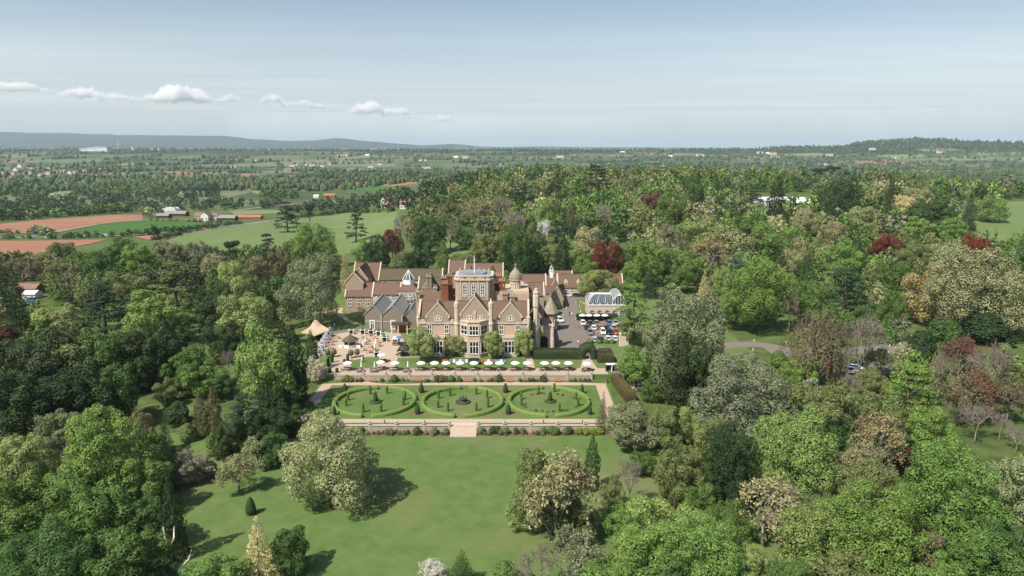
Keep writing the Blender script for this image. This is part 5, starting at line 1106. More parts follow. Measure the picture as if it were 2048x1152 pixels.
TL = [
# near left, lower corner
(205, 812, 185, "big", "bright", "big bright green tree in the left foreground, tallest of its clump", 1.15),
(118, 818, 90, "round", "sage", "grey-green round tree behind the bright foreground clump, far left", 1.3),
(38, 868, 110, "round", "yellow", "pale yellow-green tree at the left edge above the foreground wood", 1.2),
(168, 845, 70, "tall", "brown", "brownish tree squeezed between the two foreground greens at left", 1.6),
(60, 935, 170, "round", "green", "mid green tree at the left edge, second row from the bottom", 1.1),
(190, 962, 165, "round", "green", "rounded green tree below the tallest foreground tree", 1.0),
(282, 905, 110, "round", "bright", "bright green tree left of the dark slim conifer", 1.2),
(75, 1050, 200, "big", "mid", "dark green tree filling the bottom left corner", 1.0),
(235, 1050, 170, "round", "green", "green tree at the bottom, right of the corner tree", 1.0),
(326, 828, 44, "conifer", "conif", "dark slim conifer with drooping tip above the small clearing", 2.6),
(342, 955, 62, "spire", "holm", "dark olive columnar yew in front of the bottom left lawn", 2.9),
(431, 1108, 120, "round", "bright", "bright green bush tree at the bottom beside the golden conifer", 0.9),
(508, 1030, 92, "conifer", "gold", "pale golden cone-shaped conifer at the bottom of the lawn", 1.75),
(575, 1056, 82, "round", "mid", "dark green dome tree right of the golden conifer", 1.25),
(655, 826, 182, "big", "pale", "large spreading pale green maple standing on the front lawn", 1.12),
(384, 896, 78, "round", "twig", "reddish-brown twiggy shrub on bare soil left of the lawn", 0.95),
(420, 920, 34, "shrub", "mid", "small dark green bush beside the brown twiggy shrub", 0.9),
(473, 905, 84, "open", "pale", "pale blossoming small tree left of the spreading maple", 1.0),
(512, 872, 66, "open", "pale", "pale olive small tree behind the blossoming one", 1.0),
(536, 905, 50, "shrub", "mid", "low dark bush in the shade left of the maple", 0.7),
(425, 862, 36, "round", "bright", "small light green tree with white stem beyond the brown shrub", 1.5),
(330, 930, 60, "shrub", "mid", "dark rounded bush under the slim conifer", 1.0),
(397, 782, 38, "spire", "brown", "olive-brown cypress, left one of a pair in the left garden", 2.6),
(422, 773, 40, "spire", "brown", "olive-brown cypress, right one of a pair in the left garden", 2.6),
(480, 790, 90, "cedar", "cedar", "dark layered cedar right of the brown cypress pair", 1.2),
(545, 806, 75, "round", "dark", "very dark evergreen left of the gravel path corner", 1.1),
(590, 812, 62, "round", "mid", "green tree in front of the dark evergreen by the path corner", 1.0),
(500, 840, 60, "round", "holm", "dark olive evergreen in the shade behind the blossoming tree", 1.0),
(372, 686, 92, "round", "green", "feathery green tree left of the yellow-green tower tree", 1.1),
(405, 722, 76, "round", "bright", "bright green tree in front of the feathery one", 1.0),
(330, 755, 62, "round", "olive", "olive small tree at the edge of the small clearing", 0.9),
(455, 700, 40, "bare", "brown", "thin brown twiggy tree on the shaded lawn left of the terrace", 1.3),
(524, 640, 118, "tall", "lime", "tall yellow-green tree left of the curved tent roof", 1.75),
(508, 742, 50, "round", "olive", "olive small tree below the tall yellow-green one", 1.2),
(588, 648, 58, "spire", "dark", "dark columnar evergreen beside the curved tent roof", 2.9),
(584, 694, 34, "conifer", "blue", "small grey-green fir in front of the dark column beside the tent", 2.4),
(631, 714, 44, "round", "cream", "white-flowered small tree at the gravel court corner", 1.15),
(567, 700, 44, "round", "olive", "olive tree hiding the foot of the yellow-green tower tree", 1.6),
(612, 504, 128, "big", "sage", "large pale sage tree left of the service wings", 1.2),
(689, 493, 30, "conifer", "gold", "narrow golden conifer at the left end of the service wings", 2.9),
(470, 520, 84, "tall", "yellow", "tall yellow-green tree behind the shaded left wood", 1.5),
(492, 585, 105, "round", "yellow", "yellowish tree with big clumps above the shaded lawn", 1.1),
(345, 525, 135, "cedar", "olive", "broad brownish cedar in the middle of the left wood", 0.95),
(430, 560, 80, "round", "holm", "dark tree between brownish cedar and yellow-green tree", 1.5),
(300, 575, 110, "round", "lime", "yellow-green tree in the middle of the dark left wood", 1.1),
(247, 540, 84, "round", "olive", "olive tree left of the brownish cedar", 1.0),
(200, 565, 120, "cedar", "cedar", "dark cedar in the left wood above the lime shrub", 1.0),
(134, 606, 60, "round", "pale", "pale small tree left of the dark cedar", 1.0),
(84, 612, 70, "shrub", "lime", "low lime green shrub left of the wood, beside the outbuilding", 0.6),
(24, 526, 50, "conifer", "dark", "dark tall conifer near the left edge beside the white-roofed outbuilding", 3.0),
(0, 516, 40, "conifer", "conif", "dark conifer cut by the left edge below the red field", 3.2),
(12, 652, 60, "shrub", "maroon", "dark red shrub at the left edge of the shaded wood", 0.7),
(55, 655, 150, "round", "holm", "large dark evergreen at the left edge of the shaded wood", 1.1),
(140, 640, 140, "round", "olive", "olive-green rounded tree left of the wood's darkest part", 1.1),
(215, 650, 120, "round", "mid", "green tree above the darkest hollow of the left wood", 1.2),
(285, 655, 110, "round", "holm", "dark tree right of the green one above the hollow", 1.2),
(30, 740, 170, "round", "dark", "near-black evergreen low at the left edge", 1.0),
(130, 735, 150, "round", "dark", "near-black evergreen beside the one at the left edge", 1.0),
(210, 730, 110, "round", "mid", "dark green tree at the right of the near-black evergreens", 1.2),
(255, 770, 60, "conifer", "dark", "small dark fir in front of the wood above the grey-green tree", 1.6),
(340, 640, 90, "round", "dark", "dark tree behind the feathery green tree", 1.3),
(214, 487, 84, "round", "mid", "dark green round tree at the field edge, left", 0.95),
(272, 486, 84, "round", "bright", "bright green round tree at the field edge, left", 0.95),
(246, 471, 56, "round", "green", "green tree peeping behind the two field edge trees", 0.9),
(122, 481, 46, "round", "green", "small green tree below the red soil field", 0.8),
(78, 500, 90, "open", "buff", "buff budding thicket tree below the red soil field", 0.75),
(38, 512, 90, "open", "brown", "brownish budding thicket tree at the left below the red soil", 0.75),
(130, 515, 80, "open", "olive", "olive budding tree in the thicket below the red soil", 0.8),
(170, 500, 60, "round", "green", "green tree ending the thicket below the red soil field", 0.9),
(335, 478, 70, "open", "buff", "buff budding tree at the foot of the green hill field", 0.9),
(393, 480, 56, "open", "sage", "sparse light tree on the green hill field's lower edge", 1.1),
(430, 505, 70, "open", "buff", "buff budding tree between field and yellow-green tree", 0.9),
(462, 476, 38, "pine", "conif", "dark pine at the lower edge of the green hill field", 1.7),
(533, 466, 46, "cedar", "conif", "dark cedar with open crown left of the bright tree on the field edge", 2.0),
(556, 490, 44, "round", "brown", "brown-green tree right of the dark open cedar", 1.6),
(510, 510, 56, "round", "brown", "brown budding tree below the dark open cedar", 1.1),
(622, 443, 82, "big", "bright", "bright green tree at the edge of the green hill field", 1.15),
(588, 475, 56, "round", "green", "smaller green tree left of the bright one on the field edge", 1.0),
(572, 404, 62, "cedar", "conif", "wide dark cedar standing alone on the green hill field", 0.98),
(617, 404, 22, "pine", "conif", "thin dark pine beside the lone cedar on the green hill field", 2.6),
(709, 410, 48, "cedar", "cedar", "tall open cedar standing on the green hill field above the house", 1.55),
(660, 500, 60, "round", "olive", "olive tree behind the sage tree and golden conifer", 1.0),
(735, 478, 56, "round", "bright", "bright green tree behind the far left service range", 1.0),
(752, 470, 54, "tall", "dark", "dark pointed evergreen behind the far left service range", 1.4),
(783, 455, 42, "round", "copper", "dark red copper beech behind the service ranges", 1.5),
(805, 500, 50, "open", "olive", "olive budding tree right of the copper beech behind the ranges", 1.0),
(838, 492, 66, "round", "dark", "dark dome evergreen behind the mossy roofed range", 1.0),
(884, 478, 32, "spire", "green", "slim green cypress left of the tower", 2.6),
(858, 432, 70, "round", "mid", "dark green tree with pale trunk behind the slim cypress", 1.15),
(908, 505, 36, "round", "bright", "small bright tree behind the short red range", 0.9),
(826, 430, 60, "open", "buff", "buff bare-looking tree left of the dark green tree behind the ranges", 1.2),
(800, 425, 40, "bare", "twig", "bare pale tree at the edge of the green hill field", 1.6),
(930, 458, 48, "round", "mid", "dark green bushy tree at the edge of the clearing behind the tower", 0.9),
(978, 463, 78, "round", "olive", "olive-brown domed tree behind the tower", 0.95),
(1036, 447, 80, "tall", "mid", "tall dark glossy evergreen behind the ogee turret", 1.45),
(1071, 441, 52, "tall", "olive", "tall olive tree right of the glossy evergreen", 2.0),
(1090, 437, 32, "open", "white", "white flowering magnolia in the wood behind the cupola", 1.6),
(1123, 460, 38, "spire", "dark", "dark columnar cypress right of the white cupola", 2.8),
(1178, 450, 76, "round", "buff", "buff domed tree left of the large copper beech", 1.25),
(1212, 480, 74, "big", "copper", "large dark red copper beech behind the cottage range", 1.1),
(1303, 476, 88, "round", "bright", "bright green tree right of the large copper beech", 1.05),
(1195, 535, 84, "round", "yellow", "yellow-olive tree in front of the cottage range", 0.75),
(1240, 555, 44, "round", "olive", "olive tree at the right end of the cottage range", 1.2),
(1099, 393, 58, "tall", "lime", "lime green pointed tree in the wood above the cupola", 1.25),
(1141, 384, 32, "conifer", "brown", "dark red-brown narrow conifer in the middle of the wood", 2.6),
(1207, 404, 44, "bare", "cream", "pale leafless tree with white limbs in the middle of the wood", 1.5),
(1343, 380, 66, "round", "green", "large green tree in the wood above the bright green tree", 1.35),
(1391, 350, 50, "tall", "mid", "tall dark green tree breaking the wood's skyline", 1.6),
(1308, 380, 44, "round", "rust", "reddish-brown tree in the middle of the wood", 1.0),
(1195, 330, 66, "cedar", "conif", "wide dark cedar highest on the wood's skyline", 0.95),
(1110, 355, 36, "cedar", "conif", "dark flat-topped cedar left of the skyline cedar", 1.1),
(1038, 366, 60, "cedar", "cedar", "dark spreading cedar in the wood above the tower", 0.8),
(1000, 388, 54, "bare", "twig", "grey leafless tree in the wood above the tower", 1.2),
(952, 395, 60, "open", "buff", "buff budding tree at the left of the wood", 1.1),
(905, 400, 56, "open", "olive", "olive budding tree at the left end of the wood", 1.0),
(1029, 415, 54, "bare", "cream", "pale leafless tree left of the lime pointed tree", 1.3),
# more of the left garden
(300, 690, 80, "round", "mid", "dark green tree at the foot of the left wood's hollow", 1.1),
(440, 640, 70, "round", "holm", "dark evergreen shading the lawn left of the yellow-green tower tree", 1.2),
(470, 655, 60, "round", "dark", "near-black evergreen beside the shaded lawn", 1.2),
(350, 800, 64, "shrub", "holm", "dark laurel bush beside the brown cypress pair", 0.8),
(372, 845, 50, "shrub", "olive", "olive bush below the brown cypress pair", 0.8),
(455, 835, 70, "round", "holm", "dark evergreen below the layered cedar in the left garden", 1.1),
(545, 860, 64, "round", "mid", "dark green tree left of the spreading maple's top", 1.1),
(615, 800, 40, "shrub", "mid", "dark bush at the foot of the parterre's left path", 0.8),
(560, 770, 60, "round", "dark", "near-black evergreen left of the parterre path", 1.3),
(520, 790, 56, "cedar", "cedar", "dark layered evergreen between path and cypress pair", 1.2),
(440, 752, 50, "round", "mid", "dark green bush tree above the brown cypress pair", 1.0),
(275, 820, 66, "tall", "brown", "brownish tall tree right of the tallest foreground tree", 1.6),
(150, 900, 110, "round", "bright", "light green tree overlapping the tallest foreground tree's left", 1.1),
(20, 980, 120, "round", "mid", "dark green tree low at the left edge of the foreground", 1.1),
(140, 1000, 120, "round", "bright", "bright green tree in the middle of the bottom left wood", 1.0),
(300, 990, 90, "round", "mid", "dark green tree left of the columnar yew", 1.3),
(290, 1080, 110, "round", "mid", "dark tree in the shade behind the dead trunk", 1.1),
(160, 1100, 150, "round", "green", "green tree at the bottom edge of the left wood", 0.9),
(620, 660, 36, "spire", "dark", "dark slim evergreen touching the stretch tent", 2.4),
(1405, 905, 80, "round", "olive", "olive thicket tree left of the near-black holm oak", 1.2),
(1290, 900, 56, "round", "green", "green bush tree at the right end of the small lawn", 1.0),
(1400, 960, 90, "round", "green", "green tree in front of the holm oak", 1.0),
(1250, 1010, 90, "round", "bright", "bright green thicket tree below the pinkish bare tree", 0.9),
(1100, 1000, 90, "open", "olive", "olive budding thicket below the large buff lawn tree", 1.0),
(1050, 985, 70, "round", "lime", "yellow-green thicket at the left foot of the large buff lawn tree", 1.2),
(1765, 690, 60, "open", "olive", "olive budding tree in front of the right car park's upper end", 1.2),
(1700, 742, 50, "bare", "twig", "thin leafless tree in front of the right car park", 1.5),
(1745, 735, 66, "round", "olive", "olive bush tree half hiding the right car park", 0.9),
(1560, 700, 50, "shrub", "green", "green bush in the angle of the lower drive", 0.7),
(445, 880, 46, "shrub", "holm", "dark bush behind the blossoming small tree", 0.9),
(355, 925, 44, "shrub", "brown", "low brown bush at the shrub bed's left end", 0.8),
(300, 860, 60, "round", "green", "green tree behind the dark slim conifer", 1.3),
(1003, 468, 62, "round", "olive", "olive tree right behind the flagpole range", 1.1),
(1060, 492, 58, "round", "green", "green tree between ogee turret and white cupola", 1.0),
(1096, 490, 52, "round", "olive", "olive tree close behind the white cupola", 1.1),
(1152, 498, 60, "round", "green", "green tree right behind the dark columnar cypress", 1.0),
(1172, 512, 58, "round", "bright", "bright green tree behind the cottage range's left half", 0.9),
(955, 492, 56, "round", "olive", "olive bush tree directly behind the tower", 0.9),
(1255, 492, 62, "round", "mid", "dark green tree right of the large copper beech", 1.1),
(1262, 525, 56, "round", "bright", "bright green tree at the far right of the cottage range", 1.0),
(1035, 500, 50, "round", "mid", "dark green bush tree behind the ogee turret", 1.0),
(900, 440, 60, "open", "olive", "olive budding tree above the clearing behind the tower", 1.0),
(1456, 1005, 110, "round", "green", "green tree filling the gap below the near-black holm oak", 1.0),
(1640, 985, 84, "round", "olive", "olive tree behind the light green tree in the right foreground", 1.1),
# right: round the house
(1270, 566, 92, "cedar", "bright", "bright green layered cedar right of the glasshouse", 1.35),
(1333, 575, 60, "cedar", "blue", "blue-grey cedar behind the bright layered one", 1.4),
(1302, 527, 50, "conifer", "cedar", "dark fir above the glasshouse trees", 1.4),
(1383, 584, 165, "big", "sage", "very large pale sage tree right of the car park", 1.3),
(1376, 660, 118, "round", "holm", "dark olive tree in front of the large sage tree", 1.5),
(1275, 692, 92, "round", "bright", "bright green bushy tree right of the arched hedge", 0.95),
(1303, 757, 44, "round", "green", "small green tree on the gravel right of the clipped hedge", 1.15),
(1282, 655, 34, "conifer", "dark", "small dark yew in front of the stone folly", 1.2),
(1258, 640, 44, "round", "olive", "olive tree behind the stone folly", 1.1),
(1409, 540, 34, "conifer", "gold", "golden-brown pointed conifer above the sage tree", 2.0),
(1517, 505, 132, "big", "bright", "huge bright green chestnut with deep shade at its foot", 1.25),
(1474, 508, 66, "cedar", "blue", "blue-green cedar left of the huge chestnut", 1.5),
(1583, 578, 46, "bare", "tan", "pollarded tan tree right of the huge chestnut", 2.0),
(1642, 617, 132, "weeping", "brown", "brown weeping beech beside the lower drive", 1.2),
(1658, 690, 70, "weeping", "rust", "rusty red weeping beech in front of the brown one", 1.1),
(1730, 622, 100, "bare", "twig", "tall leafless tree beside the right car park", 1.6),
(1792, 576, 52, "round", "green", "green tree on a white stem beyond the right car park", 1.6),
(1846, 655, 72, "shrub", "dark", "dark square-cut yew beyond the right car park", 1.0),
(1893, 632, 90, "shrub", "mid", "dark green laurel bank right of the car park", 0.6),
(1975, 622, 130, "shrub", "dark", "broad dark laurel bank near the right edge", 0.5),
(1862, 525, 112, "round", "tan", "tan-red budding oak above the dark laurels", 1.1),
(1972, 490, 180, "big", "buff", "huge buff budding oak at the right edge", 1.05),
(2040, 540, 90, "round", "olive", "olive tree cut by the right edge below the field", 1.2),
(1697, 536, 112, "cedar", "cedar", "broad dark cedar above the weeping beech", 0.9),
(1625, 560, 76, "round", "green", "green tree between chestnut and broad cedar", 1.2),
(1740, 600, 60, "round", "mid", "dark green tree behind the tall leafless tree", 1.2),
(1930, 665, 70, "open", "rust", "rust-red budding tree, left one at the right edge", 1.5),
(1985, 680, 95, "bare", "rust", "rust-red budding tree, middle one at the right edge", 1.5),
(1930, 740, 90, "open", "brown", "brown-red thicket tree below the rust-red trees", 1.3),
(1895, 700, 80, "bare", "rust", "rust-red budding tree, leftmost of the thicket at the right edge", 1.3),
(1960, 735, 90, "open", "rust", "rust-red budding tree in the heart of the thicket at the right edge", 1.3),
(2025, 755, 80, "open", "brown", "brown budding tree at the right end of the rust-red thicket", 1.2),
(1885, 775, 70, "open", "olive", "olive budding tree at the foot of the rust-red thicket", 1.1),
(2010, 690, 84, "cedar", "sage", "pale green larch among the rust-red trees", 1.4),
(2045, 720, 70, "round", "olive", "olive tree cut by the right edge beside the rust-red trees", 1.3),
(1825, 728, 130, "cedar", "bright", "light green layered larch right of the right car park", 1.05),
(1490, 708, 195, "big", "greysage", "very wide grey-green tree in the right middle ground", 0.95),
(1600, 708, 72, "round", "bright", "small bright green tree left of the weeping beech foot", 0.95),
(1648, 755, 118, "round", "olive", "olive birch-like tree below the weeping beech", 1.3),
(1754, 775, 112, "round", "olive", "olive tree below the light green larch", 1.1),
(1756, 822, 118, "open", "tan", "tan budding tree with pale trunks in the right middle ground", 1.2),
(1696, 838, 80, "round", "mid", "dark green tree left of the tan budding tree", 1.2),
(1596, 808, 160, "big", "lime", "large lime green tree in the right middle ground", 1.35),
(1467, 845, 128, "big", "dark", "large near-black holm oak in the right middle ground", 1.45),
(1262, 806, 118, "round", "sage", "wide sage green rhododendron by the parterre's right corner", 0.8),
(1335, 805, 80, "round", "olive", "olive tree behind the sage rhododendron", 1.2),
(1372, 808, 66, "round", "yellow", "yellow-green tree left of the wide grey-green one", 1.3),
(1358, 872, 100, "round", "olive", "olive-green tree left of the holm oak", 1.6),
(1205, 783, 36, "conifer", "brown", "brownish noble fir at the parterre's near right corner", 2.4),
(1184, 864, 42, "spire", "mid", "dark green cypress at the right end of the lawn", 3.0),
(1120, 900, 165, "open", "buff", "large buff budding tree with pale limbs on the lawn's right edge", 1.3),
(1075, 895, 100, "tall", "olive", "yellow-olive tree at the left of the large buff one", 1.9),
(1150, 985, 90, "round", "olive", "olive thicket tree under the large buff one", 1.2),
(1262, 910, 66, "bare", "pinkgrey", "pinkish-grey bare tree on the small lawn right of the cypress", 1.7),
(1228, 950, 56, "round", "olive", "grey-olive bush tree beside the pinkish bare tree", 1.6),
(1152, 1058, 120, "open", "sage", "pale sage budding tree near the bottom centre right", 1.0),
(1078, 1090, 120, "bare", "brown", "brown twiggy tree at the bottom, right of the lawn", 1.0),
(1010, 1120, 70, "shrub", "green", "green bush at the bottom edge below the lawn", 0.7),
(866, 1118, 60, "open", "white", "white blossoming bush at the bottom edge of the lawn", 0.9),
(922, 1100, 66, "conifer", "mid", "dark green bush at the bottom edge right of the white blossom", 1.2),
(1325, 990, 140, "round", "lime", "light green tree left of the holm oak's foot", 1.0),
(1290, 1050, 130, "round", "bright", "bright green tree near the bottom, left of the right wood", 0.95),
(1425, 1028, 170, "big", "bright", "large bright green tree at the bottom of the right wood", 1.0),
(1240, 1110, 130, "round", "bright", "bright green tree at the bottom edge right of the sage tree", 0.9),
(1340, 1115, 120, "round", "green", "green tree at the bottom edge below the bright trees", 0.9),
(1504, 1080, 84, "round", "yellow", "pale flowering yellow-green tree at the bottom of the right wood", 1.1),
(1536, 952, 165, "open", "buff", "wide buff budding tree in the right foreground", 0.95),
(1652, 960, 60, "bare", "tan", "small tan twiggy tree with white stem in the right foreground", 1.2),
(1622, 1008, 140, "round", "lime", "light green tree in the right foreground", 1.2),
(1732, 925, 130, "round", "olive", "olive tree in the right foreground", 0.95),
(1735, 890, 100, "open", "buff", "buff tree behind the olive one in the right foreground", 1.0),
(1766, 976, 205, "big", "bright", "largest bright green tree in the right foreground", 1.05),
(1826, 1036, 108, "round", "brown", "brown budding tree in front of the largest bright green tree", 1.2),
(1912, 884, 190, "big", "bright", "big bright green tree at the right, above the small grass gap", 1.2),
(1824, 892, 56, "round", "maroon", "dark maroon shrub tree left of the big bright green tree", 1.1),
(1868, 852, 64, "bare", "brown", "brown twiggy tree above the dark maroon one", 1.0),
(1868, 812, 105, "round", "bright", "bright green tree below the light green larch", 1.0),
(2018, 905, 120, "round", "sage", "dark sage tree cut by the right edge in the foreground", 1.4),
(1975, 1055, 140, "round", "green", "green tree at the bottom right, beside the grass gap", 1.0),
(2042, 1040, 120, "round", "mid", "dark green tree in the bottom right corner", 1.2),
(1880, 1110, 100, "round", "bright", "bright green tree at the bottom edge, far right", 0.9),
(1700, 1095, 130, "round", "olive", "olive green tree at the bottom edge of the right wood", 0.95),
(1580, 1115, 110, "round", "green", "green tree at the bottom edge right of the flowering one", 0.9),
(1960, 808, 76, "bare", "pinkgrey", "grey-pink bare fruit tree on the right grass slope", 1.1),
(2006, 822, 50, "bare", "pinkgrey", "grey-pink bare fruit tree nearest the right edge", 1.3),
(2040, 850, 60, "bare", "twig", "grey bare tree cut by the right edge", 1.0),
# right wood, upper
(1553, 350, 40, "spire", "conif", "dark pointed conifer in front of the white-roofed building", 2.6),
(1507, 368, 40, "cedar", "conif", "dark cedar left of the white-roofed building", 1.3),
(1688, 356, 86, "tall", "holm", "broad dark olive conifer right of the white-roofed building", 1.15),
(1786, 342, 30, "conifer", "conif", "tall narrow dark conifer on the right skyline", 3.6),
(1710, 335, 18, "conifer", "conif", "small dark conifer on the right skyline", 2.4),
(1666, 330, 34, "pine", "conif", "dark flat pine on the right skyline, right one of two", 0.9),
(1640, 334, 40, "pine", "conif", "dark flat pine on the right skyline, left one of two", 0.8),
(1946, 375, 32, "conifer", "conif", "dark ragged conifer beside the right hand field", 2.7),
(1985, 388, 54, "round", "lime", "light green tree standing at the edge of the right hand field", 1.05),
(1777, 464, 62, "round", "copper", "dark red copper beech in the right wood", 0.95),
(1950, 467, 78, "round", "copper", "dark red copper beech behind the huge buff oak", 0.85),
(1762, 434, 50, "cedar", "conif", "dark cedar above the right copper beech", 1.0),
(1865, 393, 96, "round", "mid", "large green tree left of the right hand field", 0.85),
(1843, 430, 60, "round", "lime", "light green round tree below the large green one", 0.95),
(1906, 435, 62, "round", "bright", "bright green tree above the copper beech near the right field", 0.9),
(1808, 390, 44, "round", "gold", "yellowish round tree right of the tall narrow conifer", 0.9),
(1835, 375, 46, "round", "buff", "pinkish-buff tree above the yellowish round one", 0.9),
(1729, 410, 70, "round", "pale", "pale olive tree in the right wood", 1.0),
(1612, 413, 46, "round", "buff", "buff round tree below the white-roofed building", 1.3),
(1669, 442, 64, "round", "buff", "buff tree in the middle of the right wood", 1.0),
(1690, 470, 80, "round", "bright", "bright green tree left of the right copper beech", 1.1),
(1618, 494, 52, "conifer", "mid", "dark green fir right of the huge chestnut", 1.7),
(1560, 480, 50, "conifer", "dark", "dark fir just above the huge chestnut", 1.6),
(1590, 490, 50, "round", "buff", "buff tree between the two firs above the chestnut", 1.3),
(1546, 486, 26, "round", "maroon", "small dark red tree above the huge chestnut", 0.9),
(1550, 440, 84, "round", "bright", "bright green tree above the huge chestnut", 0.95),
(1500, 420, 70, "round", "green", "green tree below the cedar left of the white roofs", 1.1),
(1410, 430, 74, "round", "yellow", "yellow-green tree in the wood right of the skyline dark tree", 1.0),
(1425, 470, 80, "open", "tan", "tan budding tree in the wood above the golden conifer", 1.1),
(1340, 445, 60, "open", "buff", "buff budding tree right of the bright green one", 1.2),
(1385, 500, 70, "round", "bright", "bright green tree behind the very large sage tree", 1.0),
(1338, 505, 30, "spire", "mid", "dark slim cypress behind the bright layered cedar", 2.2),
(1365, 530, 56, "round", "green", "green tree above the very large sage tree, left", 1.0),
(1450, 530, 50, "round", "lime", "lime tree between sage tree and blue cedar", 1.3),
(1800, 520, 70, "round", "green", "green tree right of the broad dark cedar", 1.1),
(1900, 480, 90, "open", "pale", "pale budding tree in front of the right hand copper beech", 0.9),
(1840, 480, 70, "round", "olive", "olive tree right of the right copper beech", 1.0),
# trained trees against the house front and shrubs of the terrace
(842, 652, 60, "round", "yellow", "pale green wall-trained tree at the left corner of the mansion", 1.25),
(911, 668, 44, "round", "yellow", "pale green wall-trained tree between left bay and canted bay", 1.05),
(984, 660, 48, "round", "yellow", "pale green wall-trained tree right of the canted bay", 1.2),
(1046, 655, 44, "round", "yellow", "pale green wall-trained tree at the mansion's right corner", 1.4),
(1063, 640, 20, "spire", "holm", "dark climber clad cypress against the mansion's right corner", 3.6),
]
for i, t in enumerate(TL):
    tree(t[0], t[1], t[2], t[3], t[4], t[5], t[6])
# ------------------------------------------------------------------ the rest of the woods
def in_poly(px, py, poly):
    ins = False; j = len(poly) - 1
    for i in range(len(poly)):
        if (poly[i][1] > py) != (poly[j][1] > py) and px < (poly[j][0] - poly[i][0]) * (py - poly[i][1]) / (poly[j][1] - poly[i][1] + 1e-9) + poly[i][0]: ins = not ins
        j = i
    return ins
# where woods stand, outlined by the foot of the trees in the picture
WOODS = [[(800, 440), (905, 395), (960, 372), (1060, 352), (1400, 352), (1600, 362), (1760, 368), (1930, 378), (2120, 380), (2120, 410), (1960, 412), (1900, 470), (1990, 500), (2120, 520), (2120, 1300), (1180, 1300), (1230, 1060), (1330, 1000), (1330, 900), (1230, 910), (1235, 830), (1290, 800), (1360, 790), (1350, 700), (1280, 690), (1290, 640), (1260, 600), (1265, 580), (1110, 545), (1000, 520), (890, 515), (700, 520), (690, 505), (800, 475)],
         [(-80, 530), (150, 515), (340, 505), (470, 505), (560, 510), (680, 515), (700, 530), (680, 560), (660, 615), (600, 635), (560, 740), (470, 690), (420, 650), (330, 700), (300, 900), (340, 1000), (310, 1300), (-80, 1300)]]
CLEAR = [[(860, 470), (905, 455), (945, 500), (930, 520), (870, 520)], [(1500, 385), (1640, 385), (1640, 425), (1500, 425)], [(1470, 640), (1560, 640), (1600, 690), (1700, 700), (1830, 680), (1830, 720), (1720, 790), (1660, 760), (1560, 730), (1440, 720)], [(1880, 800), (2048, 800), (2048, 880), (1900, 850)], [(1840, 1050), (1960, 1050), (1920, 1150), (1850, 1110)], [(0, 575), (100, 575), (100, 640), (0, 640)], [(1170, 880), (1330, 880), (1330, 1000), (1230, 990)]]
for q in ((1440, 1620, 660, 715, 900), (1690, 1730, 725, 750, 900), (1235, 1335, 885, 985, 900), (1515, 1545, 388, 410, 900), (1930, 2048, 400, 460, 900), (1890, 2048, 815, 870, 900), (1850, 1950, 1060, 1120, 900), (50, 85, 578, 600, 900), (600, 1260, 500, 900, 900), (340, 800, 425, 490, 900), (-50, 300, 425, 500, 900), (300, 380, 795, 840, 900), (420, 500, 690, 725, 900), (860, 945, 462, 500, 900)): BOXES.append(q)
def fill_woods():
    rng = random.Random(11); out = []; cell = {}
    def near(x, y, r):
        k = (int(x // 30), int(y // 30))
        for a in range(-1, 2):
            for b in range(-1, 2):
                for (qx, qy, qr) in cell.get((k[0] + a, k[1] + b), ()):
                    if (qx - x) ** 2 + (qy - y) ** 2 < (r + qr) ** 2: return True
        return False
    def add(x, y, r): cell.setdefault((int(x // 30), int(y // 30)), []).append((x, y, r))
    for x, y, W in TREES: add(x, y, W * 0.42)
    gn = np.random.default_rng(11); N = 26000; D = 70 + 1000 * gn.random(N) ** 0.62; X = gn.uniform(-0.95, 0.95, N) * D; PX, PY = proj(X, D, T(X, D))
    for att in range(N):
        x, d, px, py = float(X[att]), float(D[att]), PX[att], PY[att]
        if px < -90 or px > 2140: continue
        if not any(in_poly(px, py, w) for w in WOODS) or any(in_poly(px, py, c) for c in CLEAR): continue
        if -60 < x < 58 and 150 < d < 318: continue
        if d < 95: continue
        W = (7.5 + 11 * rng.random() ** 1.6) * (1.0 if d > 250 else 0.9); r = W * 0.36
        if near(x, d, r): continue
        # a filler never hides the head of a tree or an opening behind it
        zt_ = Tz(x, d) + W * 1.12; qx, qt = proj(x, d, zt_); hw = W * 0.5 / d * 1400; bad = False
        for bx0, bx1, by0, by1, bd in BOXES:
            if bd > d and qx + hw > bx0 and qx - hw < bx1 and qt < by1 and py > by0:
                ov = (min(qx + hw, bx1) - max(qx - hw, bx0)) * (by1 - max(qt, by0)); 
                if ov > (0.10 * (bx1 - bx0) * (by1 - by0) if bd != 900 else 90): bad = True; break
        if bad: continue
        add(x, d, r); out.append((x, d, W, px, py))
    return out
FILL = fill_woods()
PAL_R = [("round", "bright"), ("round", "green"), ("round", "lime"), ("round", "mid"), ("round", "olive"), ("open", "buff"), ("round", "pale"), ("round", "holm"), ("conifer", "conif"), ("cedar", "cedar"), ("open", "olive"), ("round", "sage"), ("round", "green"), ("round", "bright"), ("tall", "green"), ("tall", "olive"), ("open", "olive"), ("bare", "twig"), ("round", "buff"), ("round", "bright")]
PAL_L = [("round", "mid"), ("round", "green"), ("round", "holm"), ("round", "dark"), ("round", "olive"), ("open", "olive"), ("open", "buff"), ("conifer", "conif"), ("tall", "mid"), ("round", "green")]
CN = dict(bright="bright green", green="green", lime="lime green", mid="dark green", olive="olive", buff="buff", pale="pale green", holm="dark olive", conif="very dark", cedar="dark", brown="brown", sage="sage green", twig="grey-brown", dark="near-black")
KN = dict(round="round-crowned tree", tall="tall-crowned tree", open="budding tree", conifer="conifer", cedar="cedar", bare="leafless tree")
FR = random.Random(5); SPEC = []
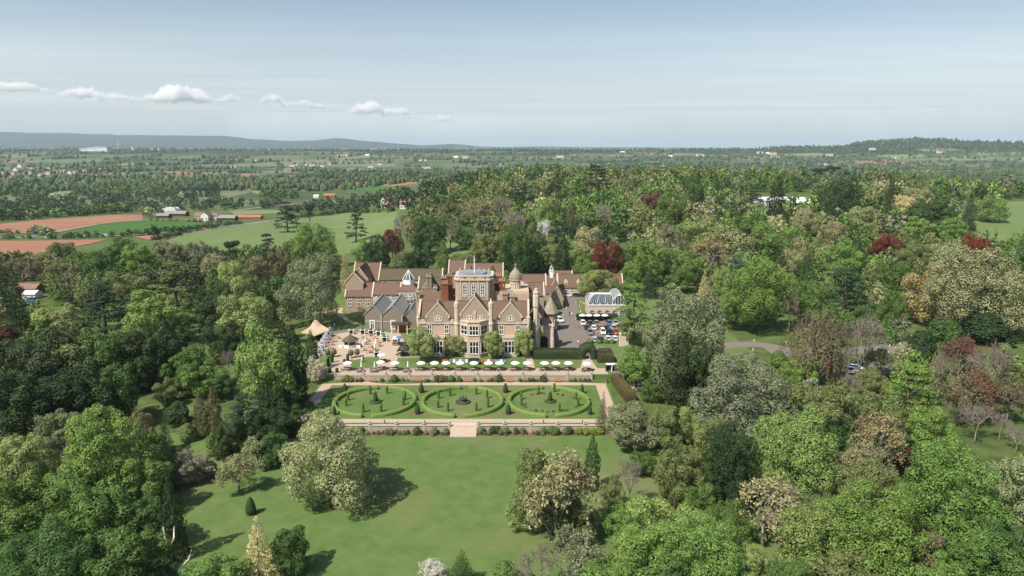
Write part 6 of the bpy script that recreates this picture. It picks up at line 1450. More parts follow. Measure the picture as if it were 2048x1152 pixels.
for x, d, W, px, py in FILL:
    pal = PAL_L if px < 700 else PAL_R; hq = random.Random(int(x // 42) * 7919 + int(d // 55) * 104729); kind, col = hq.choice(pal) if FR.random() < 0.55 else FR.choice(pal); rt = RATIO[kind] * FR.uniform(0.9, 1.15); w = W
    if kind == "conifer": w = W * 0.6
    if kind in ("round", "open"): rt *= 1.12
    H = min(w * rt, 21 if d < 330 else 24)
    hp = H / d * 1400; vis = w / d * 1400
    SPEC.append((vis, x, d, w, H, kind, col, px, py))
SPEC.sort(key=lambda s: -s[0])
NEAR_N = max(0, 292 - len(TL)); IND = []; MASS = []
for s in SPEC:
    _, x, d, w, H, kind, col, px, py = s
    tx_, ty_ = proj(x, d, Tz(x, d) + H * 0.8)
    (IND if len(IND) < NEAR_N and 0 < tx_ < 2048 and 300 < ty_ < 1140 else MASS).append(s)
MARKS = [((1517, 600), "the huge chestnut"), ((1642, 680), "the weeping beech"), ((1383, 650), "the very large sage tree"), ((1697, 570), "the broad dark cedar"), ((1777, 490), "the right copper beech"), ((1212, 520), "the large copper beech"), ((1553, 380), "the white-roofed building"), ((1195, 350), "the skyline cedar"), ((1596, 900), "the large lime green tree"), ((1467, 930), "the near-black holm oak"), ((1766, 1060), "the largest bright green foreground tree"), ((1912, 960), "the big bright green tree at right"), ((1972, 560), "the huge buff oak"),
         ((345, 560), "the brownish cedar"), ((205, 900), "the tallest left foreground tree"), ((612, 560), "the large pale sage tree"), ((130, 790), "the near-black evergreens"), ((524, 700), "the tall yellow-green tree"), ((1985, 420), "the right hand field"), ((947, 570), "the tower"), ((783, 480), "the copper beech behind the ranges"), ((1123, 480), "the dark columnar cypress")]
USED = {}
for s in IND:
    _, x, d, w, H, kind, col, px, py = s
    cx, cy_ = proj(x, d, Tz(x, d) + H * 0.6)
    best = sorted(MARKS, key=lambda m: (m[0][0] - cx) ** 2 + (m[0][1] - cy_) ** 2); lab = None
    for rank, (mp2, mn) in enumerate(best[:6]):
        ddx, ddy = cx - mp2[0], cy_ - mp2[1]; side = ("right of" if ddx > 0 else "left of") if abs(ddx) > abs(ddy) * 1.2 else ("beyond" if ddy < 0 else "in front of")
        for dist in ("close " if math.hypot(ddx, ddy) < 90 else "some way " if math.hypot(ddx, ddy) < 200 else "far ",):
            base = f"{CN[col]} {KN[kind]} {dist}{side} {mn}"
            if base not in USED: lab = base; break
        if lab: break
    if lab is None:
        k = USED[base] = USED[base] + 1; lab = f"{'lower ' if cy_ > 600 else 'upper '}{base}, {ordw(k - 1)} such"
    USED[lab] = USED.get(lab, 1)
    put_tree(x, d, w, H, kind, C[col], lab, "trees filling the estate woods")
# the remaining trees read as one mass: joined, each with fewer, larger leaves
def lod(kind, v, n, size, seed):
    g = np.random.default_rng(seed)
    B = {"round": lambda: blobs_round(g, 44, lo=0.03), "tall": lambda: blobs_round(g, 44, lo=0.03, taper=0.4), "open": lambda: blobs_round(g, 70, lo=0.05, rb=(0.04,0.07)), "bare": lambda: blobs_round(g, 70, lo=0.05, rb=(0.04,0.07)), "conifer": lambda: blobs_cone(g, 10), "cedar": lambda: blobs_cedar(g, 48)}[kind]()
    if kind == "bare": n = n // 2
    return crown_leaves(B, n, size, g)
def unseen():
    "drop trees of the mass that stand wholly behind nearer crowns"
    cov = np.zeros((150, 262), bool); keep = []
    items = [(d, x, w, H, Tz(x, d), s) for s in MASS for (_, x, d, w, H, *_r) in (s,)] + [(*q, None) for q in SOLID]
    for d, x, w, H, z, s in sorted(items, key=lambda q: q[0]):
        cx, yt = proj(x, d, z + H); _, yb = proj(x, d, z); hw = w * 0.55 / d * 1400; h = yb - yt
        cell = lambda a, b, c, e: (slice(max(0, int(c // 8)), max(0, min(150, int(e // 8) + 1))), slice(max(0, int(a // 8) + 3), max(0, min(262, int(b // 8) + 4))))
        if s is not None:
            v = cov[cell(cx - hw - 12, cx + hw + 12, yt - 8, yb)]
            if v.size == 0 or v.all(): continue
            keep.append(s)
        cov[cell(cx - hw * 0.68, cx + hw * 0.68 - 8, yt + h * 0.14, yb - h * 0.12 - 8)] = True
    return keep
MASS = unseen()
def build_mass():
    L1 = {(k, v): lod(k, v, 280, 0.135, 900 + 7 * i + v) for i, k in enumerate(("round", "tall", "open", "bare", "conifer", "cedar")) for v in range(3)}
    L2 = {(k, v): lod(k, v, 800, 0.086, 950 + 7 * i + v) for i, k in enumerate(("round", "tall", "open", "bare", "conifer", "cedar")) for v in range(2)}
    Vs, Fs, Cs = [], [], []; off = 0; g = random.Random(77)
    for s in MASS:
        _, x, d, w, H, kind, col, px, py = s
        near_ = d < 400
        V, Fq = L2[(kind, g.randrange(2))] if near_ else L1[(kind, g.randrange(3))]
        a = g.random() * 6.283; ca, sa = math.cos(a), math.sin(a); c = np.array(C[col]) * (g.uniform(0.85, 1.15) * np.array([g.uniform(0.94, 1.1), 1.0, 1.0]))
        M = np.stack([(V[:, 0] * ca - V[:, 1] * sa) * w + x, (V[:, 0] * sa + V[:, 1] * ca) * w + d, V[:, 2] * H + Tz(x, d) - 0.3], 1)
        Vs.append(M); Fs.append(Fq + off); off += len(V); Cs.append(np.tile([*c, 1.0], (len(V), 1)))
    if Vs:
        o = put("woodland", np_mesh("woodland", np.concatenate(Vs), np.concatenate(Fs), attrs=np.concatenate(Cs)), "leaf_attr"); o["kind"] = "stuff"; o["label"] = "wooded hillside seen as one mass of tree crowns behind the house"
build_mass()
print("WOODS", len(TL), len(IND), len(MASS))
# ------------------------------------------------------------------ fields, lanes and far trees
def field(pts, m, lift, label=None, step=None, name="field"):
    w = [GT(a, b) for a, b in pts]; d = sum(p[1] for p in w) / len(w)
    return drape(name, w, m, lift, step or max(12, d / 40), label)
field([(0, 448), (83, 440), (176, 434), (234, 430), (287, 430), (286, 440), (201, 446.5), (106, 465), (63, 467), (-40, 464), (-40, 452)], "red_soil", 0.25)
field([(-40, 482), (50, 482), (214, 479), (180, 488), (110, 500), (60, 513), (-40, 522)], "red_soil", 0.25)
field([(136, 467.5), (206, 448.5), (285, 442), (478, 449), (378, 459.5), (277, 466), (141, 473)], "crop", 0.25)
field([(267, 474), (353, 467), (335, 474), (302, 481)], "red_soil", 0.3)
field([(308, 491), (365, 470), (455, 453), (560, 440), (640, 432), (700, 425), (793, 424), (803, 445), (795, 478), (690, 510), (560, 525), (400, 520), (330, 508)], "pasture", 0.15)
field([(457, 421.5), (570, 420), (562, 427), (470, 430)], "pale_pasture", 0.3)
for q in ([(483, 348), (506, 347), (503, 356), (481, 354.6)], [(523, 353), (621, 348), (601, 355), (554, 358), (523, 358)], [(652, 368.5), (692, 363.5), (838, 359), (833, 368), (753, 371), (697, 372), (667, 380), (644, 380)], [(161, 346), (227, 346), (227, 352), (164, 352)], [(317, 342), (378, 344.5), (428, 348), (403, 351), (348, 348)], [(100, 357), (170, 355), (150, 360), (110, 361)]):
    field(q, "red_soil", 0.5)
field([(697, 372.7), (778, 371), (815, 372), (803, 380), (735, 383.6), (702, 378.5)], "crop", 0.5)
for q in ([(508, 371), (576, 371), (576, 381), (513, 388.6), (501, 383.6)], [(98, 386), (138, 383.6), (141, 396), (113, 404)], [(526, 336), (778, 338), (790, 343), (639, 346), (601, 341)], [(234, 325), (310, 326), (310, 330), (234, 331)], [(640, 405), (680, 402), (690, 408), (650, 412)]):
    field(q, "pale_pasture", 0.5)
field([(1925, 447), (1932, 432), (1995, 405), (2150, 398), (2150, 478), (1990, 484), (1955, 465)], "pasture", 0.2)
field([(862, 500), (905, 462), (960, 470), (940, 505), (900, 518)], "pasture", 0.2)
for q in ([(1745, 312), (1835, 308), (1870, 312), (1800, 319)], [(1850, 318), (1930, 313), (1995, 318), (1920, 322)], [(1940, 306), (2040, 304), (2048, 310), (1960, 311)], [(1830, 299), (1900, 297), (1930, 301), (1860, 304)], [(1995, 320), (2060, 316), (2060, 323)], [(1560, 309), (1640, 306), (1660, 311), (1580, 314)]):
    field(q, "pale_pasture", 1.2)
def lane(pts, w, lift=0.35, m="lane", name="lane"):
    p = smooth_path([GT(a, b) for a, b in pts], 5); drape(name, strip(p, w), m, lift, max(6, w * 2))
lane([(40, 476.5), (106, 465.6), (209, 447), (286, 440.8), (330, 439), (440, 440)], 6)
lane([(-20, 476), (120, 474), (280, 470), (400, 459), (470, 450), (560, 439)], 6)
lane([(305, 484), (365, 470), (453, 453.5), (540, 443)], 5)
lane([(470, 421), (560, 411), (640, 404), (700, 398), (770, 395), (830, 386)], 9)
# the lower drive and the right car park
lane([(1420, 695), (1470, 690), (1520, 690), (1570, 699), (1625, 706), (1700, 703), (1760, 697), (1830, 690)], 6.5, 0.10, "asphalt", "drive")
lane([(1540, 696), (1575, 713), (1640, 715)], 5, 0.11, "asphalt", "drive")
drape("car_park", [GT(1680, 752), GT(1735, 712), GT(1770, 700), GT(1828, 694), GT(1806, 725), GT(1745, 775)], "asphalt", 0.13, 4)
drape("river", [GT(760, 303.2), GT(1000, 304.2), GT(1180, 305), GT(1180, 303.6), GT(1000, 302.3), GT(780, 301.4)], "water", 0, 3000, None, flat=-43.2)
mat("far_leaf", (1, 1, 1))
def attr_mat():
    m = MATS["far_leaf"]; n, l = m.node_tree.nodes, m.node_tree.links; at = n.new("ShaderNodeAttribute"); at.attribute_name = "tint"; b = n["Principled BSDF"]; l.new(at.outputs["Color"], b.inputs["Base Color"]); b.inputs["Roughness"].default_value = 0.95; b.inputs["Specular IOR Level"].default_value = 0.05
attr_mat()
FARC = ["far1", "far2", "far3", "far1", "far5", "far4", "far3", "far2"]
def far_trees():
    g = np.random.default_rng(3); near, far = [], []
    def poly_fill(poly, n, cols, wr=(8, 14), conif=False, lim=None):
        k = 0; xs = [p[0] for p in poly]; ys = [p[1] for p in poly]
        while k < n:
            a, b = g.uniform(min(xs), max(xs)), g.uniform(min(ys), max(ys))
            if not in_poly(a, b, poly): continue
            k += 1; x, d = GT(a, b); near.append((x, d, g.uniform(*wr), cols[g.integers(len(cols))], conif))
    poly_fill([(-40, 402), (130, 398), (280, 392), (420, 400), (500, 405), (560, 408), (560, 416), (470, 420), (300, 427), (200, 428), (100, 437), (-40, 446)], 420, FARC)
    poly_fill([(-40, 432), (60, 430), (180, 424), (290, 424), (180, 432), (70, 438), (-40, 446)], 70, ["mid", "green", "bright"], (10, 15))
    poly_fill([(140, 388), (250, 362), (330, 357), (380, 362), (385, 398), (300, 400), (150, 396)], 170, ["olive", "green", "mid", "holm", "brown"], (12, 18))
    poly_fill([(375, 366), (425, 366), (445, 380), (440, 397), (385, 398)], 70, ["conif", "dark"], (8, 11), True)
    poly_fill([(-40, 362), (40, 360), (115, 374), (110, 392), (60, 398), (-40, 396)], 70, ["mid", "green", "mid"], (10, 18))
    poly_fill([(520, 388), (600, 380), (600, 398), (560, 402), (520, 396)], 30, ["mid", "green"], (12, 18))
    poly_fill([(640, 385), (660, 371), (690, 361), (780, 351), (830, 351), (850, 356), (700, 367), (655, 383)], 130, ["far2", "far4", "far1", "far4"], (10, 15))
    poly_fill([(570, 420), (690, 400), (760, 388), (830, 385), (900, 370), (960, 360), (960, 374), (890, 402), (800, 421), (700, 424), (600, 430)], 240, FARC, (8, 14))
    poly_fill([(840, 380), (960, 350), (1060, 345), (1060, 360), (960, 375), (900, 400), (850, 420)], 200, FARC + ["olive"], (9, 14))
    poly_fill([(480, 366), (560, 358), (640, 352), (640, 357), (560, 364), (490, 372)], 40, FARC, (9, 13))
    poly_fill([(960, 330), (1230, 325), (1400, 330), (1400, 348), (1200, 345), (1000, 350)], 260, ["far4", "far2", "far4", "far3", "far1"], (9, 14))
    poly_fill([(1170, 322), (1290, 320), (1300, 325), (1180, 327)], 60, ["conif", "dark"], (8, 11), True)
    poly_fill([(1395, 331), (1620, 325), (1640, 334), (1400, 341)], 190, ["dark", "conif"], (8, 11), True)
    poly_fill([(1640, 322), (2050, 326), (2050, 336), (1640, 336)], 130, ["far2", "far4", "far3"], (10, 15))
    # hedges along lanes and field edges
    def hedge(pts, n, cols=("far1", "far5", "far2"), w=(3, 6)):
        P2 = smooth_path([GT(a, b) for a, b in pts], 8)
        for _ in range(n):
            i = g.integers(len(P2) - 1); q = P2[i].lerp(P2[i + 1], g.random()); near.append((q.x + g.normal() * 1.5, q.y + g.normal() * 1.5, g.uniform(*w), cols[g.integers(len(cols))], False))
    hedge([(-20, 464), (63, 468), (106, 466)], 40); hedge([(140, 474), (277, 467), (378, 460), (470, 450)], 70); hedge([(-20, 478), (130, 477), (250, 473), (320, 468)], 60); hedge([(310, 482), (365, 469), (455, 452.5)], 50)
    hedge([(340, 466), (400, 458), (470, 449)], 40); hedge([(560, 441), (640, 432), (700, 425), (790, 423)], 80, w=(4, 8)); hedge([(290, 441), (440, 446), (480, 449)], 30)
    hedge([(526, 336), (778, 338)], 60, w=(6, 9)); hedge([(640, 347), (790, 344)], 60, w=(6, 9)); hedge([(440, 361), (480, 357), (620, 348)], 60, w=(6, 10))
    hedge([(60, 470), (120, 473)], 6, ("sage",), (9, 11)); hedge([(290, 433), (298, 436)], 4, ("pale", "sage"), (14, 17)); hedge([(310, 470), (318, 468)], 2, ("mid",), (10, 11))
    # white hawthorn in blossom
    hedge([(100, 398), (118, 394)], 6, ("cream",), (9, 12)); hedge([(210, 393), (240, 390)], 6, ("cream",), (9, 13)); hedge([(50, 432), (95, 432)], 8, ("cream",), (7, 9)); hedge([(345, 391), (375, 390)], 5, ("cream",), (8, 10))
    # open plain to the hills: hedgerow lines and copses
    for _ in range(330):
        y = 1500 * (14000 / 1500) ** g.random(); x = g.uniform(-0.85, 0.85) * y; a = g.normal() * 0.25 + (1.57 if g.random() < 0.3 else 0); L = g.uniform(150, 600) * (1 + y / 9000); n = int(L / (14 + y / 420)); s = 1 + y / 9000
        for k in range(n):
            t = g.random() - 0.5; xx, yy = x + L * t * math.cos(a) + g.normal() * 6, y + L * t * math.sin(a) + g.normal() * 6
            if abs(xx / yy) < 0.85: far.append((xx, yy, g.uniform(7, 13) * s, FARC[g.integers(len(FARC))]))
    for _ in range(190):
        y = 1600 * (13500 / 1600) ** g.random(); x = g.uniform(-0.85, 0.85) * y; n = g.integers(8, 34); rx, ry = g.uniform(40, 160) * (1 + y / 6000), g.uniform(25, 80); cc = [FARC[g.integers(len(FARC))] for _ in range(3)]
        for k in range(n): far.append((x + g.normal() * rx * 0.6, y + g.normal() * ry * 0.6, g.uniform(9, 15) * (1 + y / 9000), cc[g.integers(3)]))
    for _ in range(1700):     # wooded scarp on the right and the far slopes
        y = g.uniform(3300, 5600); u = g.uniform(0.28, 0.82); x = u * y; h = Tz(x, y); hi = (h + 45) / 150
        if g.random() < 0.16 + 0.9 * max(0, hi - 0.32) * 1.6 or g.random() < 0.05: far.append((x, y, g.uniform(12, 20), ["far1", "far3", "far4", "far2"][g.integers(4)]))
    LOD = [lod("round", v, 54, 0.27, 1200 + v) for v in range(4)]; LOC = [lod("conifer", v, 54, 0.29, 1220 + v) for v in range(3)]
    Vs, Fs, Cs = [], [], []; off = 0
    for x, d, w, c, con in near:
        V, Fq = (LOC if con else LOD)[g.integers(3)]; a = g.random() * 6.283; ca, sa = math.cos(a), math.sin(a); H = w * (1.6 if con else g.uniform(0.8, 1.05)); cc = np.array(C[c]) * g.uniform(0.8, 1.2)
        Vs.append(np.stack([(V[:, 0] * ca - V[:, 1] * sa) * w + x, (V[:, 0] * sa + V[:, 1] * ca) * w + d, V[:, 2] * H + Tz(x, d) - 0.3], 1)); Fs.append(Fq + off); off += len(V); Cs.append(np.tile([*cc, 1], (len(V), 1)))
    o = put("farmland_trees", np_mesh("farmland_trees", np.concatenate(Vs), np.concatenate(Fs), attrs=np.concatenate(Cs)), "leaf_attr"); o["kind"] = "stuff"; o["label"] = "hedgerows and copses between the valley fields"
    V0, F0 = lathe_np([(0.32, 0), (0.5, 0.4), (0.30, 0.88), (0.03, 1.0)], 5)
    A = np.array([(x, d, w) for x, d, w, _ in far]); tz = T(A[:, 0], A[:, 1]); n = len(A); m = len(V0)
    Vj = V0[None] * (1 + g.normal(size=(n, m, 3)) * 0.16); V = np.stack([Vj[..., 0] * A[:, 2:3] + A[:, 0:1], Vj[..., 1] * A[:, 2:3] + A[:, 1:2], Vj[..., 2] * A[:, 2:3] * g.uniform(0.7, 1.1, (n, 1)) + tz[:, None] - 0.5], -1).reshape(-1, 3)
    cc = np.array([C[c] for *_, c in far]) * g.uniform(0.75, 1.15, (n, 1)); Ca = np.repeat(np.concatenate([cc, np.ones((n, 1))], 1), m, 0)
    Fq = (F0[None] + (np.arange(n) * m)[:, None, None]).reshape(-1, 4)
    o = put("plain_trees", np_mesh("plain_trees", V, Fq, attrs=Ca), "far_leaf"); o["kind"] = "stuff"; o["label"] = "far hedges and woods of the plain and hills"
    print("FAR", len(near), len(far))
far_trees()

# ------------------------------------------------------------------ far buildings
mat("cream_wall", (0.62, 0.58, 0.50), (0.68, 0.64, 0.56), 0.5, rough=0.9); mat("far_white", (0.66, 0.65, 0.62), rough=0.8); mat("far_roof", (0.20, 0.12, 0.09), (0.25, 0.155, 0.115), 0.3, rough=0.9); mat("orange_roof", (0.30, 0.13, 0.08), (0.35, 0.16, 0.10), 0.3, rough=0.9); mat("barn_roof", (0.22, 0.20, 0.18), (0.28, 0.255, 0.23), 0.3, rough=0.9); mat("metal_roof", (0.70, 0.72, 0.74), (0.78, 0.79, 0.80), 0.2, rough=0.5)
def house(px, py, w, dpt, h, label, wall="cream_wall", roof="far_roof", axis='x', wins=3, cat="house", group="houses of the valley", chim=True, rise=0.5, name="house"):
    x, d = GT(px, py); z = Tz(x, d); r = gabled(name, label, x - w / 2, x + w / 2, d - dpt / 2, d + dpt / 2, z + h, z + h + rise * (dpt if axis == 'x' else w) * 0.8, axis, wall, roof, z0=z, cat=cat, group=group)
    for k in range(wins):
        lx = (k + 0.5) / wins * w - w / 2; b = MB().box(lx - 0.55, lx + 0.55, -dpt / 2 - 0.06, -dpt / 2 - 0.003, h * 0.25, h * 0.55).build("window", "window_glass", r)
    if chim: MB().box(w * 0.3, w * 0.3 + 0.9, -0.45, 0.45, h, h + rise * dpt * 0.8 + 1.4).build("chimney", "brick", r)
    return r
house(414, 441, 9, 13, 6.5, "white gabled farmhouse beside the green hill field", "far_white", "far_roof", 'y', 2)
house(400, 440, 9, 9, 5.5, "stone farmhouse left of the white gabled one", "rubble", "far_roof", 'x', 2)
house(428, 440, 12, 9, 4.5, "small farm cottage right of the white gabled one", "cream_wall", "far_roof", 'x', 2)
house(455, 440, 22, 11, 3.0, "long barn with grey roof at the farm", "timber_dark", "barn_roof", 'x', 0, "barn", "farm buildings of the valley", False, 0.35, "barn")
house(498, 438, 32, 9, 2.6, "long low barn with orange-red roof at the farm", "brick", "orange_roof", 'x', 0, "barn", "farm buildings of the valley", False, 0.35, "barn")
house(328, 436, 16, 10, 3.4, "grey roofed barn left of the farmhouses", "timber_dark", "barn_roof", 'x', 0, "barn", "farm buildings of the valley", False, 0.3, "barn")
house(355, 432, 26, 12, 3.6, "dark open barn behind the farm trees", "timber_dark", "barn_roof", 'x', 0, "barn", "farm buildings of the valley", False, 0.3, "barn")
for i, px in enumerate((331, 343)):
    x, d = GT(px, 425); z = Tz(x, d); n = 8; pr = [(6.5 * math.cos(math.pi * k / n), 6.5 * math.sin(math.pi * k / n)) for k in range(n + 1)]
    o = MB().prism([(a, 0, b) for a, b in pr], (0, 16, 0)).build("polytunnel", "far_white", loc=(x, d, z)); tag(o, ["white polytunnel, left one behind the farm", "white polytunnel, right one behind the farm"][i], "polytunnel", "polytunnels at the farm")
house(768, 416, 9, 10, 6, "gothic stone lodge with red gables at the wood's edge", "cream_wall", "orange_roof", 'y', 2, rise=0.9); house(780, 416, 7, 8, 4, "cream wing right of the gothic lodge", "cream_wall", "orange_roof", 'x', 2); house(811, 417, 10, 8, 5, "pink-cream house right of the gothic lodge", "cream_wall", "far_roof", 'x', 3, rise=0.7)
house(660, 396, 22, 12, 5, "red roofed shed beside the valley road", "brick", "orange_roof", 'x', 0, "barn", "farm buildings of the valley", False, 0.35, "barn"); house(633, 396, 10, 8, 4, "small white shed beside the valley road", "far_white", "metal_roof", 'x', 0, "shed", "farm buildings of the valley", False, 0.3, "shed")
vil = [(6, 349), (24, 350), (32, 342), (44, 352), (60, 348), (66, 343), (84, 352), (96, 349), (112, 346), (118, 351), (128, 345), (140, 350), (150, 347), (26, 360), (40, 335), (96, 338), (14, 366), (4, 378), (170, 344), (205, 341), (220, 341)]
for i, (a, b) in enumerate(vil): house(a, b, 16 + (i * 7) % 9, 11, 6, f"village house, {ords[i] if i < 20 else 'last'} counted from the left edge of the picture" if False else f"small pale village house {['with red roof', 'with brown roof', 'showing a white gable'][i % 3]}, {ordw(i)} plot of the village", ["cream_wall", "far_white"][i % 2], ["far_roof", "orange_roof", "barn_roof"][i % 3], 'xy'[i % 3 == 2], 2, rise=0.6)
pl = [(462, 336), (468, 335), (512, 322), (545, 321), (585, 333), (592, 332), (612, 331), (625, 332), (645, 334), (660, 330), (742, 335), (760, 330), (700, 326), (682, 313), (690, 312), (735, 312), (840, 322), (850, 322), (870, 318), (886, 319), (895, 318), (912, 316), (930, 316), (1040, 338), (845, 337), (855, 337), (998, 331), (1245, 300 + 6), (1120, 315), (1145, 313), (1340, 314), (1400, 312), (1520, 307), (1536, 308), (1545, 309), (1660, 312), (1610, 319), (1550, 316), (1745, 300), (1790, 318), (1880, 306), (1650, 330)]
for i, (a, b) in enumerate(pl):
    s = (1 + (i * 5) % 3 + (2 if b < 318 else 0)) * 0.62; house(a, b, 15 * s, 10 * s, 5 + s, f"tiny pale building far out on the plain, {['pitched', 'broad', 'low'][i % 3]} roofed, {ordw(i)} of those listed outward", ["far_white", "cream_wall"][i % 2], ["metal_roof", "far_roof", "barn_roof"][i % 3], 'x', 0, "building", "far buildings on the plain", False, 0.35, "far_building")
# works with long white sheds, wind turbine, chimneys
def works():
    x, d = GT(193, 302.5); z = Tz(x, d); k = d / F_PX; r = empty("factory", (x, d, z), "long white factory sheds in front of the left hills", "factory")
    for a, b, h in ((-27, -12, 4.5), (-12, 4, 6.2), (4, 27, 7.5)): MB().box(a * k, b * k - 2, -40, 40, -3, h * k).build("shed", "far_white", r); MB().box(a * k - 2, b * k, -42, 42, h * k, h * k + 4).build("roof", "metal_roof", r)
    x, d = GT(237, 301.5); z = Tz(x, d); k = d / F_PX; r = empty("wind_turbine", (x, d, z), "white wind turbine standing right of the factory sheds", "wind turbine"); H = 14 * k; q = k * 0.55
    MB().lathe(0, 0, [(q, -2), (q * 0.6, H)], 8).build("mast", "far_white", r); n = MB().box(-q, q, -q, q, H - q * 0.6, H + q * 0.6).build("nacelle", "far_white", r)
    for j in range(3):
        a = R(95 + 120 * j); ca, sa = math.cos(a), math.sin(a); MB().tube([(0, -q * 1.2, H), (2.2 * k * ca, -q * 1.2, H + 2.2 * k * sa), (6 * k * ca, -q * 1.2, H + 6 * k * sa)], [q * 0.5, q * 0.7, q * 0.25], 4).build("blade", "far_white", r)
    for i, (px, w, h) in enumerate(((266, 3.4, 7.5), (306, 6, 4.5), (318, 3, 5.5))):
        x, d = GT(px, 302); k = d / F_PX; w *= k; h *= k; o = MB().box(-w / 2, w / 2, -w / 2, w / 2, -3, h).box(-w / 2 - 3, w / 2 + 3, -w / 2 - 3, w / 2 + 3, h, h + 3).build("silo_block", "cream_wall", loc=(x, d, Tz(x, d))); tag(o, ["pale tower block right of the wind turbine", "wide white works block in front of the left hills", "narrow white works block beside the wide one"][i], "building", "works on the plain")
works()
# white-roofed building in the right wood
x, d = GT(1568, 416); z = Tz(x, d)
r = empty("leisure_building", (x, d, z), "large low building with white metal roofs in the right wood", "building")
for a, b, c, e, h in ((-24, 0, -10, 10, 7.0), (0, 25, -6, 14, 6.5), (2, 18, -14, -6.2, 4.5)):
    MB().box(a, b, c, e, -1, h).build("wall", "cream_wall", r); MB().prism([(a - 0.6, c - 0.6, h), (b + 0.6, c - 0.6, h), (b + 0.6, (c + e) / 2, h + 2.2), (a - 0.6, (c + e) / 2, h + 2.2)], (0, 0, 0.3)).build("roof", "metal_roof", r); MB().prism([(b + 0.6, e + 0.6, h), (a - 0.6, e + 0.6, h), (a - 0.6, (c + e) / 2 + 0.01, h + 2.2), (b + 0.6, (c + e) / 2 + 0.01, h + 2.2)], (0, 0, 0.3)).build("roof", "metal_roof", r)
MB().prism([(6, -6.6, 7.0), (-1, -6.6, 7.0), (2.5, -6.6, 10.0)], (0, 5, 0)).build("skylight", "roof_glass", r)
house(66, 596, 5.5, 5, 2.2, "outbuilding with white roof left of the shaded wood", "cream_wall", "metal_roof", 'x', 2, "outbuilding", "outbuildings", False, 0.25, "outbuilding"); house(62, 586, 9, 6, 2.6, "brown roofed outbuilding behind the white roofed one", "brick", "far_roof", 'x', 0, "outbuilding", "outbuildings", False, 0.35, "outbuilding")
# ------------------------------------------------------------------ hedges, shrubs, terrace furniture
def hedge_block(name, x0, x1, y0, y1, h, color, label, seed, z=0.0, rnd=0.5, dens=16, size=0.26, group=None):
    V, Fq = grid_box(x0, x1, y0, y1, 0, h, 0.6, rnd); cx, cy_ = (x0 + x1) / 2, (y0 + y1) / 2; V[:, 0] -= cx; V[:, 1] -= cy_
    o = clipped(name, V, Fq, color, dens, size, seed); o.location = (cx, cy_, z); return tag(o, label, "hedge", group)
YEW = (0.040, 0.058, 0.022)
y0 = G(1130, 719, 0)[1]; xa = Xat(1067, y0, 1); xb = Xat(1160, y0, 1); xc = Xat(1192, y0, 1)
hedge_block("yew_hedge", xa, xb, y0, y0 + 3.2, 2.9, YEW, "long dark clipped yew hedge between mansion corner and arch", 1, rnd=0.8)
# the arch of the hedge: an upright ring with a gap beneath
def hedge_arch():
    xm = (Xat(1163, y0, 1) + Xat(1189, y0, 1)) / 2; ro, ri = 2.7, 0.75; V, Fq = [], []; n = 18
    outl = [(-ro, 0)] + [(ro * math.cos(a), 2.2 + ro * 0.95 * math.sin(a)) for a in np.linspace(math.pi, 0, n)] + [(ro, 0)]; inn = [(-ri, 0)] + [(ri * math.cos(a), 1.5 + ri * math.sin(a)) for a in np.linspace(math.pi, 0, n)] + [(ri, 0)]
    m = len(outl)
    for yy in (0, 3.0):
        for p in outl: V.append((p[0], yy, p[1]))
        for p in inn: V.append((p[0], yy, p[1]))
    for i in range(m - 1):
        Fq.append((i, m + i, m + i + 1, i + 1)); Fq.append((2 * m + i, 2 * m + i + 1, 3 * m + i + 1, 3 * m + i)); Fq.append((i, i + 1, 2 * m + i + 1, 2 * m + i)); Fq.append((m + i, 3 * m + i, 3 * m + i + 1, m + i + 1))
    o = clipped("yew_arch", np.array(V), np.array(Fq)[:, ::-1], YEW, 16, 0.26, 9); o.location = (xm, y0 - 0.1, 0); tag(o, "dark yew hedge clipped into an arch over the path gate", "hedge")
    g = MB().box(-0.6, 0.6, -0.05, 0.05, 1.0, 2.0).box(-0.65, -0.55, -0.05, 0.05, 0, 1.0).box(0.55, 0.65, -0.05, 0.05, 0, 1.0).build("path_sign", "white_paint", loc=(xm, y0 + 0.6, 0)); tag(g, "white board in the opening of the yew arch", "sign")
hedge_arch()
xd, yd = G(1196, 722, 0); hedge_block("yew_hedge", xd - 0.2, xd + 4.6, yd - 2.0, yd + 3.2, 3.3, (0.055, 0.062, 0.024), "rounded brown-green yew block right of the arch", 3, rnd=1.6)
# sloping hedge going down beside the parterre
def long_hedge():
    a = Vector(G(1231, 760, -0.8)); b = Vector(G(1262, 806, ZP)); n = (b - a).normalized(); L = (b - a).length
    V, Fq = grid_box(0, L, -1.3, 1.3, 0, 2.6, 0.6, 0.4); o = clipped("beech_hedge", V, Fq, (0.100, 0.078, 0.036), 16, 0.26, 4); o.location = (a.x, a.y, -1.4); o.rotation_euler = (0, 0, math.atan2(n.y, n.x)); tag(o, "long brown-green clipped hedge running down the right of the parterre", "hedge")
long_hedge()
xa, ya = G(1153, 641, 0); xb, _ = G(1236, 641, 0); hedge_block("yew_hedge", xa, xb, ya, ya + 2.2, 2.2, (0.034, 0.052, 0.020), "dark hedge between the car park and the glasshouse", 6, rnd=0.3)
for i, px in enumerate((1180, 1198, 1212, 1224)):
    x, y = G(px, 686, 0); V, Fq = lathe_np([(1.0, 0), (1.15, 0.5), (1.0, 0.95), (0.5, 1.2), (0.02, 1.25)], 12); o = clipped("box_ball", V, Fq, (0.10, 0.15, 0.04), 40, 0.2, 20 + i); o.location = (x, y, 0); tag(o, f"clipped box dome edging the car park, {ords[i]} from the drive", "shrub", "box domes edging the car park")
